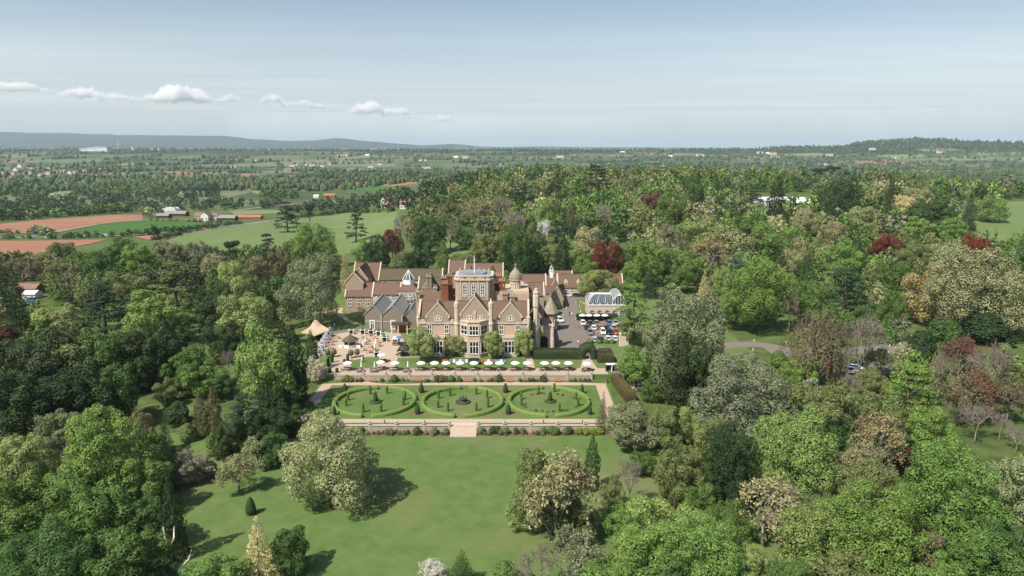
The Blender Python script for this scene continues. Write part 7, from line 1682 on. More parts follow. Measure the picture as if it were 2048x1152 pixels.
# bed shrubs
SG = [(0.12, 0.18, 0.055), (0.07, 0.12, 0.035), (0.16, 0.19, 0.085), (0.20, 0.24, 0.11), (0.11, 0.10, 0.055), (0.14, 0.21, 0.06)]
def bed_shrub(x, y, z, w, h, col, label, group):
    ps = PROTO["shrub"]; k = NTREE[0]; NTREE[0] += 1; cm, tm, bark, br = ps[k % 3]; r = empty("shrub", (x, y, z - 0.03), label, "shrub", group, rz=k * 1.7); r.scale = (w, w, h); c = put("crown", cm, "leaf", r); c.color = (*col, 1); put("trunk", tm, bark, r); return r
rs = random.Random(21); k = 0
for px in (685, 695, 702, 712, 722, 764, 780, 789, 796, 806, 815, 875, 884, 893, 902, 908, 918, 949, 962, 976, 984, 992, 998, 1040, 1049, 1058, 1066, 1074, 1086, 1140, 1150, 1160, 1170, 1178):
    s = rs.choice((1.1, 1.4, 1.9, 2.4)) if px < 1130 else 1.3; x = Xat(px, WU - 0.8, ZP); bed_shrub(x, WU - 0.85, ZP, s * 1.15, s * 0.95, rs.choice(SG), f"{['low', 'small', 'bushy', 'rounded'][k % 4]} shrub at the terrace wall's foot, {px - 680} paces along" if False else f"{['low', 'small', 'bushy', 'rounded'][k % 4]} bed shrub, {ordw(k)} from the left at the terrace wall's foot", "bed shrubs below the terrace wall"); k += 1
k = 0
for px in (706, 714, 722, 735, 748, 757, 766, 775, 783, 792, 800, 808, 816, 826, 834, 852, 868, 884, 893, 962, 970, 978, 986, 996, 1003, 1011, 1032, 1045, 1052, 1066, 1074, 1085, 1094, 1104, 1112, 1120, 1130, 1138, 1146, 1156):
    s = rs.choice((0.9, 1.2, 1.7, 2.2)); x = Xat(px, WL - 1.0, ZL); bed_shrub(x, WL - rs.uniform(0.8, 1.6), ZL, s * 1.2, s * 1.0, rs.choice(SG), f"{['low', 'small', 'bushy', 'rounded'][k % 4]} bed shrub, {ordw(k)} from the left along the lawn wall", "bed shrubs below the lawn wall"); k += 1
for i, px in enumerate((1158, 1172, 1186, 1200)):
    x = Xat(px, WL - 1.2, ZL); bed_shrub(x, WL - 1.0, ZL, 2.9, 1.7, (0.19, 0.25, 0.045), f"bright lime ground shrub at the right end of the lawn wall, {ords[i]} of four", "lime shrubs at the lawn wall")
for i, (px, py, s) in enumerate(((842, 710, 2.6), (912, 713, 2.2), (985, 712, 2.4), (1046, 710, 2.2), (824, 704, 2.2))):
    x, y = G(px, py, 0); bed_shrub(x, y, 0, s, s * 0.7, (0.05, 0.085, 0.025), f"dark low shrub at the mansion's foot, {ords[i]} under the wall-trained trees", "dark shrubs at the mansion's foot")
# inner planting of the rings
for i, (a, b) in enumerate([(1050, 450), (1120, 440), (1200, 438), (1380, 445), (1440, 455), (1575, 490), (1610, 605), (1640, 575), (930, 590), (965, 605), (1100, 650), (1180, 655), (1250, 668), (1320, 665), (1470, 655), (1500, 645)]):
    x, y = G(900 + a / 6.4, 720 + b / 6.4, ZP); bed_shrub(x, y, ZP, 0.95, 0.55, SG[i % 3], f"low dark clump inside the right ring, {ords[i]} of its planting", "low planting inside the right ring")
# slim dark topiary and round-headed trees of the gravel court
def lollipop(px, py, label, w=1.7, h=2.6, col=(0.13, 0.14, 0.07)):
    x, y = G(px, py, 0); r = empty("standard_tree", (x, y, 0), label, "topiary", "clipped round-headed trees of the gravel court"); V, Fq = lathe_np([(0.15, h * 0.28), (w * 0.42, h * 0.36), (w * 0.5, h * 0.62), (w * 0.42, h * 0.86), (w * 0.2, h * 0.97), (0.02, h)], 12); clipped("clipped_crown", V, Fq, col, 45, 0.18, int(px), r); MB().lathe(0, 0, [(0.07, -0.1), (0.06, h * 0.4)], 6).build("stem", "bark", r)
for px, py, lb in ((702, 716, "round-headed clipped tree, left of the pair above the lawn panel"), (714.5, 714, "round-headed clipped tree, right of the pair above the lawn panel"), (656, 715, "round-headed clipped tree nearest the white arbour seats"), (668.5, 714, "round-headed clipped tree second from the arbour seats")): lollipop(px, py, lb)
for i, (px, py, h) in enumerate(((664.5, 725, 3.0), (657, 732, 2.6), (695.5, 722, 2.2), (689, 728, 1.6), (660, 745, 1.6), (674, 745, 1.4))):
    x, y = G(px, py, 0); r = empty("topiary_column", (x, y, 0), f"dark clipped column by the gravel court path, {ords[i]} from the arbour seats", "topiary", "dark clipped columns of the gravel court"); V, Fq = lathe_np([(0.4, 0.05), (0.45, h * 0.4), (0.4, h * 0.85), (0.1, h)], 10); clipped("clipped_crown", V, Fq, (0.045, 0.065, 0.026), 60, 0.16, 70 + i, r); MB().lathe(0, 0, [(0.06, -0.1), (0.06, 0.3)], 6).build("stem", "bark", r)

# ---- parasols and tables
mat("canvas", (0.80, 0.79, 0.76), (0.86, 0.85, 0.83), 0.8, rough=0.8); mat("table_wood", (0.045, 0.034, 0.026), (0.075, 0.056, 0.042), 3.0, rough=0.8); mat("warm_wood", (0.27, 0.13, 0.065), (0.34, 0.18, 0.10), 3.0, rough=0.75); mat("blue_cloth", (0.09, 0.18, 0.34), rough=0.8); mat("red_cloth", (0.33, 0.10, 0.065), rough=0.8); mat("striped_white", (0.72, 0.74, 0.76), rough=0.8); mat("black_cloth", (0.012, 0.012, 0.013), rough=0.7); mat("tent_cloth", (0.46, 0.33, 0.235), (0.52, 0.385, 0.28), 0.6, rough=0.8)
def make_parasol():
    r = empty("parasol", (0, 0, 0), "parasol", "parasol", "open white parasols"); MB().lathe(0, 0, [(0.3, 0), (0.3, 0.08), (0.04, 0.1), (0.035, 2.75), (0.06, 2.8), (0.01, 2.92)], 8).build("pole", "warm_wood", r)
    v = [(0, 0, 2.8)]; n = 8
    for q, z in ((0.65, 2.62), (1.3, 2.28)):
        for k in range(2 * n): a = math.pi * k / n; rr_ = q * (1 if k % 2 == 0 else 0.955); v.append((rr_ * math.cos(a), rr_ * math.sin(a), z - (0.03 if k % 2 else 0)))
    f = [(0, 1 + k, 1 + (k + 1) % 16) for k in range(16)] + [(1 + k, 17 + k, 17 + (k + 1) % 16, 1 + (k + 1) % 16) for k in range(16)]
    w = len(v); v += [(x * 1.003, y * 1.003, z - 0.14) for x, y, z in v[17:33]]; f += [(17 + k, w + k, w + (k + 1) % 16, 17 + (k + 1) % 16) for k in range(16)]
    MB().add(v, f).build("canopy", "canvas", r)
    b = MB()
    for k in range(8): a = math.pi * k / 4; MB().tube([(0, 0, 2.15), (0.7 * math.cos(a), 0.7 * math.sin(a), 2.55)], 0.015, 3).build("strut", "warm_wood", r)
    return r
def make_closed():
    r = empty("folded_parasol", (0, 0, 0), "folded", "parasol", "folded white parasols"); MB().lathe(0, 0, [(0.3, 0), (0.3, 0.08), (0.04, 0.1), (0.035, 2.9)], 8).build("pole", "warm_wood", r); MB().lathe(0, 0, [(0.10, 1.1), (0.26, 1.15), (0.22, 1.7), (0.17, 2.2), (0.08, 2.7), (0.02, 2.95)], 8).build("canopy", "canvas", r); return r
def make_picnic(m="table_wood"):
    r = empty("picnic_table", (0, 0, 0), "table", "table", "picnic tables under the parasols")
    for k in range(4): MB().box(-0.9, 0.9, -0.37 + k * 0.19, -0.20 + k * 0.19, 0.72, 0.76).build("top_plank", m, r)
    for s in (-1, 1):
        MB().box(-0.9, 0.9, s * 0.72 - 0.13, s * 0.72 + 0.13, 0.43, 0.47).build("seat", m, r)
        MB().prism([(s * 0.6 - 0.04, -0.75, 0), (s * 0.6 - 0.04, -0.65, 0), (s * 0.6 - 0.04, -0.2, 0.72), (s * 0.6 - 0.04, -0.3, 0.72)], (0.08, 0, 0)).build("leg", m, r); MB().prism([(s * 0.6 - 0.04, 0.65, 0), (s * 0.6 - 0.04, 0.75, 0), (s * 0.6 - 0.04, 0.3, 0.72), (s * 0.6 - 0.04, 0.2, 0.72)], (0.08, 0, 0)).build("leg", m, r); MB().box(s * 0.6 - 0.035, s * 0.6 + 0.035, -0.75, 0.75, 0.38, 0.43).build("bearer", m, r)
    return r
def make_chair(m="table_wood"):
    r = empty("terrace_chair", (0, 0, 0), "chair", "chair", "terrace chairs"); MB().box(-0.24, 0.24, -0.24, 0.24, 0.42, 0.47).build("seat", m, r); MB().box(-0.24, 0.24, 0.2, 0.25, 0.5, 0.92).build("backrest", m, r)
    for sx in (-0.21, 0.21):
        for sy in (-0.21, 0.21): MB().box(sx - 0.025, sx + 0.025, sy - 0.025, sy + 0.025, 0, 0.42).build("leg", m, r)
    return r
par, clo, pic, chr_ = make_parasol(), make_closed(), make_picnic(), make_chair()
first = {}
def put_copy(o, x, y, z, rz, label, group=None, s=None):
    if o.name not in first: first[o.name] = 1; c = o; c.location = (x, y, z); c.rotation_euler = (0, 0, rz); c["label"] = label
    else: c = place_copy(o, (x, y, z), rz, label)
    if s: c.scale = (s, s, s)
    if group: c["group"] = group
    return c
row = [695, 790, 842, 869, 892, 920, 948, 977, 999.4, 1030.5, 1055, 1089.5, 1112, 1137, 1174]
YPAR = 194.5
for i, px in enumerate(row):
    d = YPAR - (0.6 if px in (1174,) else 0); x = Xat(px, d, 2.5)
    put_copy(par, x, d, 0, 0.2 * i, f"open white parasol, {ords[i]} from the left in the terrace row", s=1.0)
    put_copy(pic, x - 0.1, d + 0.45 - 0.5, 0.012, 0.15 * ((i * 3) % 5 - 2), f"dark picnic table under the {ords[i]} parasol from the left in the terrace row", s=1.25)
    for j, (ax, ay) in enumerate(((-1.45, -0.3), (1.5, 0.2))):
        put_copy(chr_, x + ax, d + ay - 0.4, 0.012, R(90) * (1 if j == 0 else -1) + 0.3 * i, f"dark chair {'left' if j == 0 else 'right'} of the table under the {ords[i]} terrace parasol")
for i, (px, py) in enumerate(((761, 722), (763, 707.5))):
    z = 2.6; x, d = G(px, py, z); put_copy(par, x, d, 0, 0, ["open white parasol on the gravel nearest the lawn panel", "open white parasol farther up the gravel court"][i]); put_copy(pic, x + 0.4, d - 0.5, 0.016, 0.4, ["dark picnic table under the gravel parasol nearest the lawn panel", "dark picnic table under the upper gravel parasol"][i])
cl = [(723, 741, "left of the lawn panel's two"), (749.5, 742, "right of the lawn panel's two"), (816, 741, "between the second and third open parasols"), (731, 690, "upper left one among the round tables"), (752, 693, "upper right one among the round tables"), (727, 698, "lower left one among the round tables"), (750, 702, "lower right one among the round tables")]
for i, (px, py, w) in enumerate(cl): x, d = G(px, py, 0); put_copy(clo, x, d, 0.016, 0, f"folded white parasol, {w}")
for px, lb in ((720, "brown table beside the folded parasol left of the lawn panel"), (747, "brown table beside the folded parasol right of the lawn panel"), (813, "brown table beside the folded parasol on the terrace row")):
    x, d = G(px, 744, 0); c = put_copy(pic, x, d, 0.016, 0.1, lb)
# round tables with stools in the court
def make_round():
    r = empty("round_table", (0, 0, 0), "table", "table", "round wooden tables of the gravel court"); MB().lathe(0, 0, [(0.55, 0.72), (0.55, 0.77)], 14).build("top", "warm_wood", r); MB().lathe(0, 0, [(0.25, 0), (0.08, 0.08), (0.07, 0.72)], 8).build("pedestal", "table_wood", r); return r
def make_stool():
    r = empty("stool", (0, 0, 0), "stool", "stool", "stools round the court tables"); MB().lathe(0, 0, [(0.2, 0.43), (0.22, 0.48)], 10).build("seat", "warm_wood", r)
    for k in range(3): a = 2.09 * k; MB().tube([(0.1 * math.cos(a), 0.1 * math.sin(a), 0.43), (0.2 * math.cos(a), 0.2 * math.sin(a), 0)], 0.025, 4).build("leg", "warm_wood", r)
    return r
rtb, stl = make_round(), make_stool()
tabs = [(727, 677), (740, 672), (750, 678), (736, 683), (733, 689), (757, 686), (728, 702), (751, 701), (739, 706), (746, 704), (676, 677), (668, 684), (664, 690), (661, 698), (722, 693), (760, 693), (743, 696)]
for i, (px, py) in enumerate(tabs):
    x, d = G(px, py, 0); put_copy(rtb, x, d, 0.018, 0, f"round brown table, {ords[i]} of the court tables counted from the ballroom down")
    for k in range(3): a = 2.09 * k + i; put_copy(stl, x + 0.95 * math.cos(a), d + 0.95 * math.sin(a), 0.018, a, "small brown stool at a round table of the gravel court")
# deck chairs on the lawn before the house
def make_deck(m, nm):
    r = empty("deck_chair", (0, 0, 0), nm, "deck chair", "deck chairs on the house lawn"); MB().prism([(-0.32, -0.55, 0.32), (-0.32, 0.15, 0.22), (-0.32, 0.62, 0.95), (-0.32, 0.62, 0.99), (-0.32, 0.13, 0.26), (-0.32, -0.55, 0.36)], (0.64, 0, 0)).build("sling", m, r)
    for s in (-0.34, 0.34): MB().tube([(s, -0.6, 0.34), (s, 0.6, 0.0)], 0.03, 4).build("leg", "warm_wood", r); MB().tube([(s, -0.35, 0.0), (s, 0.64, 0.98)], 0.03, 4).build("frame_rail", "warm_wood", r)
    return r
dk = [make_deck("blue_cloth", "d1"), make_deck("striped_white", "d2"), make_deck("red_cloth", "d3")]
dpx = [887, 893, 902, 908, 915, 921, 927, 933, 963, 970, 977, 984, 991, 997, 1003, 1009]; dc = [2, 2, 0, 1, 0, 1, 0, 1, 2, 2, 1, 2, 0, 0, 1, 0]
for i, (px, c) in enumerate(zip(dpx, dc)):
    x, d = G(px, 726.5, 0); put_copy(dk[c], x, d, 0.01, 0.1 * (i % 3), f"{['blue', 'white', 'red'][c]} deck chair, {ords[i]} from the left on the house lawn")
def black_gazebo():
    x, d = G(948, 728, 0); r = empty("pop_up_shelter", (x, d, 0), "small black peaked shelter on the lawn before the canted bay", "shelter"); MB().add([(-1.6, -1.2, 1.3), (1.6, -1.2, 1.3), (1.6, 1.2, 1.3), (-1.6, 1.2, 1.3), (0, 0, 2.0)], [(0, 1, 4), (1, 2, 4), (2, 3, 4), (3, 0, 4), (3, 2, 1, 0)]).build("canopy", "black_cloth", r)
    for sx in (-1.5, 1.5):
        for sy in (-1.1, 1.1): MB().box(sx - 0.05, sx + 0.05, sy - 0.05, sy + 0.05, 0, 1.3).build("post", "dark_metal", r)
black_gazebo()
# hexagonal kiosk
def kiosk():
    x, d = G(698, 697, 0); k = 262 / F_PX * 0.84; r = empty("garden_kiosk", (x, d + 2.2, 0), "white hexagonal kiosk with dark shingled roof in the gravel court", "kiosk"); q = 2.35
    for i in range(6):
        a0, a1 = R(60 * i + 30), R(60 * i + 90); p0 = Vector((q * math.cos(a0), q * math.sin(a0), 0)); p1 = Vector((q * math.cos(a1), q * math.sin(a1), 0)); nrm = Vector((math.cos((a0 + a1) / 2), math.sin((a0 + a1) / 2), 0))
        MB().prism([p0, p1, p1 + Vector((0, 0, 0.95)), p0 + Vector((0, 0, 0.95))], -nrm * 0.1).build("panel", "white_paint", r); MB().prism([p0 + Vector((0, 0, 1.95)), p1 + Vector((0, 0, 1.95)), p1 + Vector((0, 0, 2.25)), p0 + Vector((0, 0, 2.25))], -nrm * 0.1).build("fascia", "white_paint", r); MB().tube([p0, p0 + Vector((0, 0, 2.25))], 0.1, 6).build("post", "white_paint", r)
        MB().prism([p0.lerp(p1, 0.1) - nrm * 0.3 + Vector((0, 0, 0.95)), p0.lerp(p1, 0.9) - nrm * 0.3 + Vector((0, 0, 0.95)), p0.lerp(p1, 0.9) - nrm * 0.3 + Vector((0, 0, 1.95)), p0.lerp(p1, 0.1) - nrm * 0.3 + Vector((0, 0, 1.95))], -nrm * 0.03).build("pane", "window_glass", r)
    MB().lathe(0, 0, [(2.95, 2.2), (2.95, 2.3), (1.5, 3.15), (0.5, 3.75), (0.1, 4.2)], 6, R(30)).build("roof", "moss_tiles", r)
    for sx in (-1, 1): MB().box(sx * 2.9 - 0.6, sx * 2.9 + 0.6, -1.6, -0.9, 0, 0.8).build("counter", "white_paint", r)
kiosk()
# A-frame arbour seats
def make_arbour():
    r = empty("arbour_seat", (0, 0, 0), "arbour", "arbour seat", "white A-frame arbour seats")
    for sy in (-0.9, 0.9):
        for s in (-1, 1): MB().tube([(s * 1.05, sy, 0), (0, sy, 2.6)], 0.11, 4).build("frame_leg", "white_paint", r)
        MB().box(-0.75, 0.75, sy - 0.05, sy + 0.05, 0.75, 0.9).build("cross_rail", "white_paint", r)
    for s in (-1, 1): MB().box(s * 0.55 - 0.2, s * 0.55 + 0.2, -0.85, 0.85, 0.42, 0.48).build("seat", "white_paint", r); MB().prism([(s * 0.80, -0.85, 0.55), (s * 0.42, -0.85, 1.5), (s * 0.46, -0.85, 1.52), (s * 0.84, -0.85, 0.57)], (0, 1.7, 0)).build("backrest", "white_paint", r)
    MB().box(-0.22, 0.22, -0.5, 0.5, 0.7, 0.74).build("table_top", "white_paint", r); MB().box(-0.05, 0.05, -1.0, 1.0, 2.5, 2.62).build("ridge_rail", "white_paint", r); return r
arb = make_arbour()
for i, (px, py) in enumerate(((636, 711), (641.5, 702), (646.5, 693.5), (651, 686), (655, 679), (659, 672))):
    x, d = G(px, py, 0); put_copy(arb, x, d, 0.016, R(-12), f"white A-frame arbour seat, {ords[i]} from the near end of its row", s=1.15)
# square white booths with plants on top
def make_booth():
    r = empty("white_booth", (0, 0, 0), "booth", "booth", "white timber booths in the gravel court")
    for sx in (-0.75, 0.75):
        for sy in (-0.6, 0.6): MB().box(sx - 0.09, sx + 0.09, sy - 0.09, sy + 0.09, 0, 1.5).build("post", "white_paint", r)
        MB().box(sx - 0.05, sx + 0.05, -0.51, 0.51, 0.2, 1.2).build("side_panel", "white_paint", r)
    MB().box(-0.9, 0.9, -0.72, 0.72, 1.5, 1.62).build("top", "white_paint", r); MB().box(-0.66, 0.66, 0.5, 0.56, 0.2, 1.3).build("back_panel", "timber_dark", r); MB().box(-0.66, 0.66, -0.1, 0.5, 0.4, 0.46).build("seat", "warm_wood", r)
    V, Fq = lathe_np([(0.6, 0), (0.62, 0.2), (0.4, 0.4), (0.05, 0.45)], 9); o = clipped("plant", V, Fq, (0.07, 0.11, 0.035), 60, 0.16, 8, r); o.location = (0, 0, 1.62); return r
bth = make_booth()
for i, (px, py) in enumerate(((703, 668), (725.5, 668), (742, 669), (757.5, 671), (767, 679), (769, 683), (766, 674), (754, 713))):
    x, d = G(px, py, 0); put_copy(bth, x, d, 0.018, 0.1 * (i % 3), f"white timber booth topped with plants, {ords[i]} along the court's upper edge" if i < 7 else "white timber booth beside the upper gravel parasol")
# stretch tent
def tent():
    x, d = G(622, 686, 0); pts = [(-1.0, 12.0, 4.4), (5.0, 7.5, 2.6), (1.4, 0.2, 2.4), (-4.5, 4.0, 2.5)]
    r = empty("stretch_tent", (x, d, 0), "sand coloured stretch tent with swept peak left of the arbour seats", "tent"); n = 10; V = []
    A, B_, Cc, D = [Vector(p) for p in pts]
    for i in range(n + 1):
        for j in range(n + 1):
            u, v = i / n, j / n; p = A * (1 - u) * (1 - v) + B_ * u * (1 - v) + Cc * u * v + D * (1 - u) * v; p = p.copy(); p.z += 1.6 * math.exp(-((u - 0.12) ** 2 + (v - 0.2) ** 2) / 0.03) - 0.5 * math.sin(math.pi * u) * math.sin(math.pi * v)
            c = 0.10 * math.sin(math.pi * u) if j in (0, n) else 0.10 * math.sin(math.pi * v) if i in (0, n) else 0
            q = (A + B_ + Cc + D) / 4; p.x += (q.x - p.x) * c; p.y += (q.y - p.y) * c; V.append(p)
    f = [(i * (n + 1) + j, i * (n + 1) + j + 1, (i + 1) * (n + 1) + j + 1, (i + 1) * (n + 1) + j) for i in range(n) for j in range(n)]
    o = MB().add(V, f).build("canopy", "tent_cloth", r, smooth=True); sm = o.modifiers.new("thickness", 'SOLIDIFY'); sm.thickness = 0.05
    for p in pts + [(-1.2, 9.0, 5.2)]: MB().tube([(p[0], p[1], 0), (p[0], p[1], p[2] - 0.02)], 0.06, 6).build("pole", "warm_wood", r)
    for i in range(5): xx, yy = x - 1 + i * 0.9, d + 3 + i * 1.1; put_copy(pic, xx, yy, 0.02, 0.5 * i, f"brown table in the shade of the stretch tent, {ords[i]} from the front")
tent()
# dark tiki-like pavilion beside the house
def bar_pavilion():
    x, d = G(813, 715, 0); r = empty("bar_pavilion", (x, d + 1.5, 0), "dark open bar shelter with black canopy at the mansion's left corner", "shelter")
    MB().prism([(-2.9, -2, 2.1), (3.2, -1.2, 2.3), (3.2, 2.4, 2.7), (-2.2, 2.6, 3.0)], (0, 0, 0.12)).build("canopy", "black_cloth", r); MB().lathe(-0.9, 0.2, [(1.9, 2.25), (1.2, 2.9), (0.1, 3.4)], 8).build("peak", "timber_dark", r)
    for p in ((-2.6, -1.7), (3.0, -1.0), (3.0, 2.2), (-2.0, 2.3), (0.2, -1.4)): MB().box(p[0] - 0.07, p[0] + 0.07, p[1] - 0.07, p[1] + 0.07, 0, 2.2).build("post", "timber_dark", r)
    MB().box(-2.3, 2.6, 0.2, 0.7, 0, 1.1).build("bar_counter", "timber_dark", r)
    w = empty("low_wall", (x, d, 0), "low pale stone kerb wall round the bar shelter", "wall"); MB().prism([(-4.0, 1.0, 0), (-1.6, -1.0, 0), (-1.4, -0.75, 0), (-3.8, 1.25, 0)][::-1], (0, 0, 0.45)).build("wall_length", "coping", w); MB().prism([(-1.4, -1.0, 0), (4.5, 0.2, 0), (4.45, 0.5, 0), (-1.4, -0.75, 0)], (0, 0, 0.45)).build("wall_length", "coping", w)
    MB().prism([(-4.2, 1.2, 0), (-3.9, 1.2, 0), (0.5, 12.5, 0), (0.2, 12.5, 0)], (0, 0, 0.45)).build("wall_length", "coping", w)
    sx, sd = G(798, 668, 0); s = empty("entrance_shelter", (sx, sd + 1.2, 0), "dark flat canopy over red doorway between ballroom and mansion", "shelter"); MB().box(-2.6, 3.2, -1.5, 2.5, 3.2, 3.5).build("roof", "timber_dark", s); MB().box(-1.8, 1.8, 1.8, 2.0, 0, 3.2).build("door", "red_cloth", s)  # the door is one plain red panel
    for q in (-2.4, -0.2, 2.9): MB().lathe(q, -1.3, [(0.16, 0), (0.14, 3.2)], 8).build("post", "white_paint", s)
bar_pavilion()
def horsebox():
    x, d = G(790.5, 691, 0); r = empty("catering_trailer", (x, d + 1.4, 0), "brown and white vintage catering van parked on the gravel court", "van")
    MB().prism([(-0.95, -1.6, 0.35), (-0.95, -1.6, 1.3), (-0.95, -1.3, 1.9), (-0.95, -0.8, 2.15), (-0.95, 1.8, 2.15), (-0.95, 1.9, 0.35)][::-1], (1.9, 0, 0)).build("body", "steps_stone", r); MB().box(-0.97, 0.97, -1.63, 1.92, 0.55, 1.15).build("lower_body", "timber_dark", r)
    MB().prism([(-0.9, -1.3, 2.155), (-0.9, 1.7, 2.155), (-0.9, 1.5, 2.3), (-0.9, -0.9, 2.3)][::-1], (1.8, 0, 0)).build("roof", "white_paint", r); MB().prism([(-0.8, -1.605, 1.34), (0.8, -1.605, 1.34), (0.75, -1.345, 1.85), (-0.75, -1.345, 1.85)], (0, -0.01, 0.006)).build("windscreen", "window_glass", r)
    for sx in (-0.85, 0.85):
        for sy in (-1.0, 1.2): o = MB().lathe(0, 0, [(0.33, -0.11), (0.35, 0), (0.33, 0.11)], 12).build("wheel", "black_cloth", r, (sx, sy, 0.35)); o.rotation_euler[1] = R(90)
        MB().lathe(sx * 0.75, -1.64, [(0.1, 0.8), (0.1, 0.95)], 8).build("headlight", "white_paint", r)
    x, d = G(797, 690, 0); p = place_copy(par, (x, d + 1.0, 0.016), 0, "open blue parasol behind the catering van"); p.name = "parasol"
    for c in p.children:
        if c.name.startswith("canopy"): c.data = c.data.copy(); c.data.materials.clear(); c.data.materials.append(MATS["blue_cloth"])
horsebox()
for i, px in enumerate((1165, 1178, 1194, 1210)):
    x, d = G(px, 629, 2.55); put_copy(par, x, d, 0, 0, f"open white parasol before the glasshouse, {ords[i]} from the drive")
# white bollards along drive and bank
bol = MB().lathe(0, 0, [(0.11, -0.05), (0.11, 0.85), (0.05, 0.98)], 8).mesh("bollard")
bl = [(635, 648), (646, 647.5), (657, 651), (669, 653), (692, 655.5), (655, 661), (667, 660), (678, 660)]
for i, (px, py) in enumerate(bl): x, d = G(px, py, 0); tag(put("bollard", bol, "white_paint", None, (x, d, 0)), f"white bollard on the bank above the gravel court, {ords[i]} in its line", "bollard", "white bollards of the bank")
for i, (px, py) in enumerate(((1132, 608), (1133, 618), (1126, 632), (1152, 606), (1161, 606), (1166, 607), (1159, 614), (1161, 625), (1152, 640), (1120, 641))): x, d = G(px, py, 0); tag(put("bollard", bol, "white_paint", None, (x, d, 0)), f"white bollard beside the car park drive, {ords[i]} from the stables", "bollard", "white bollards of the drive")
for i, (px, py) in enumerate(((1508, 684), (1506, 702), (1572, 688), (1556, 708), (1745, 689), (1779, 694), (1800, 690))): x, d = GT(px, py); tag(put("bollard", bol, "white_paint", None, (x, d, Tz(x, d))), f"white post beside the lower drive, {ords[i]} from the chestnut", "bollard", "white posts of the lower drive")
# sign panel and white gateway at the right of the parterre
x, d = G(1223, 742, 0); r = empty("service_gate", (x, d, 0), "white framed gate with dark openings right of the yew block", "gate"); MB().box(-1.7, 1.7, -0.6, 0.6, 2.0, 2.2).build("roof", "white_paint", r)
for q in (-1.6, 0, 1.6): MB().box(q - 0.1, q + 0.1, -0.5, 0.5, 0, 2.0).build("post", "dark_metal" if q else "white_paint", r)
MB().box(-1.5, 1.5, 0.3, 0.4, 0.1, 1.7).build("gate_leaf", "dark_metal", r)
x, d = G(1213, 766, ZP); r = empty("plant_pot", (x, d, ZP), "terracotta pot with small plant at the parterre's upper right corner", "pot"); MB().lathe(0, 0, [(0.3, 0), (0.45, 0.6), (0.5, 0.65)], 10).build("pot_body", "bench_wood", r); V, Fq = lathe_np([(0.4, 0.6), (0.5, 0.85), (0.2, 1.1), (0.02, 1.15)], 9); clipped("plant", V, Fq, (0.07, 0.12, 0.04), 60, 0.14, 3, r)
x, d = G(854.7, 762, ZP); r = empty("stone_urn", (x, WU - 0.9, ZP), "dark low stone urn table below the terrace wall", "urn"); MB().lathe(0, 0, [(0.5, 0), (0.35, 0.1), (0.3, 0.5), (0.75, 0.62), (0.78, 0.7), (0.1, 0.68)], 10).build("urn_body", "wet_stone", r); MB().lathe(0, 0, [(0.3, 0.69), (0.2, 0.95), (0.02, 1.05)], 8).build("planting", "soil", r)
# dead snags in the left foreground
def snag(px, py, h, label, fork):
    x, d, W = solve_tree(px, py, 10, h / 1.0) if False else (*GT(px, py), 0); z = Tz(x, d); r = empty("dead_tree", (x, d, z), label, "tree", "bleached dead trees"); MB().tube([(0, 0, -0.5), (0.15, 0.1, h * 0.35), (-0.1, 0, h * 0.55)], [0.32, 0.25, 0.2], 6).build("trunk", "cream_wall", r, smooth=True)
    for s in fork: MB().tube([(-0.1, 0, h * 0.52), (s * 0.9, 0.1, h * 0.75), (s * 1.25, 0, h)], [0.19, 0.14, 0.06], 5).build("limb", "cream_wall", r, smooth=True)
snag(343, 1150, 8.5, "bleached dead trunk forking in two in the left foreground shade", (-0.45, 1.0)); snag(366, 1175, 6.5, "bleached leaning dead branch near the bottom edge", (1.5,))
x, d = G(502, 1026, ZL); topiary_cone(x, d, Tz(x, d), 3.6, 0.95, "dark egg-shaped clipped bush on the lawn above the golden conifer", "lawn topiary", (0.035, 0.065, 0.022), 91)

# ---- cars
def paint_mat():
    m = bpy.data.materials.new("car_paint"); m.use_nodes = True; n, l = m.node_tree.nodes, m.node_tree.links; b = n["Principled BSDF"]; oi = n.new("ShaderNodeObjectInfo"); l.new(oi.outputs["Color"], b.inputs["Base Color"]); b.inputs["Roughness"].default_value = 0.28; b.inputs["Coat Weight"].default_value = 0.5; MATS["car_paint"] = m
paint_mat(); mat("lamp_glass", (0.8, 0.8, 0.78), rough=0.2); mat("tyre", (0.02, 0.02, 0.02), rough=0.8); mat("rim", (0.45, 0.45, 0.46), rough=0.4, metal=0.8)
def loft(secs):
    V, Fq = [], []; m = len(secs[0])
    for s in secs: V += s
    for i in range(len(secs) - 1):
        for j in range(m): Fq.append((i * m + j, i * m + (j + 1) % m, (i + 1) * m + (j + 1) % m, (i + 1) * m + j))
    return V, Fq + [tuple(reversed(range(m))), tuple((len(secs) - 1) * m + j for j in range(m))]
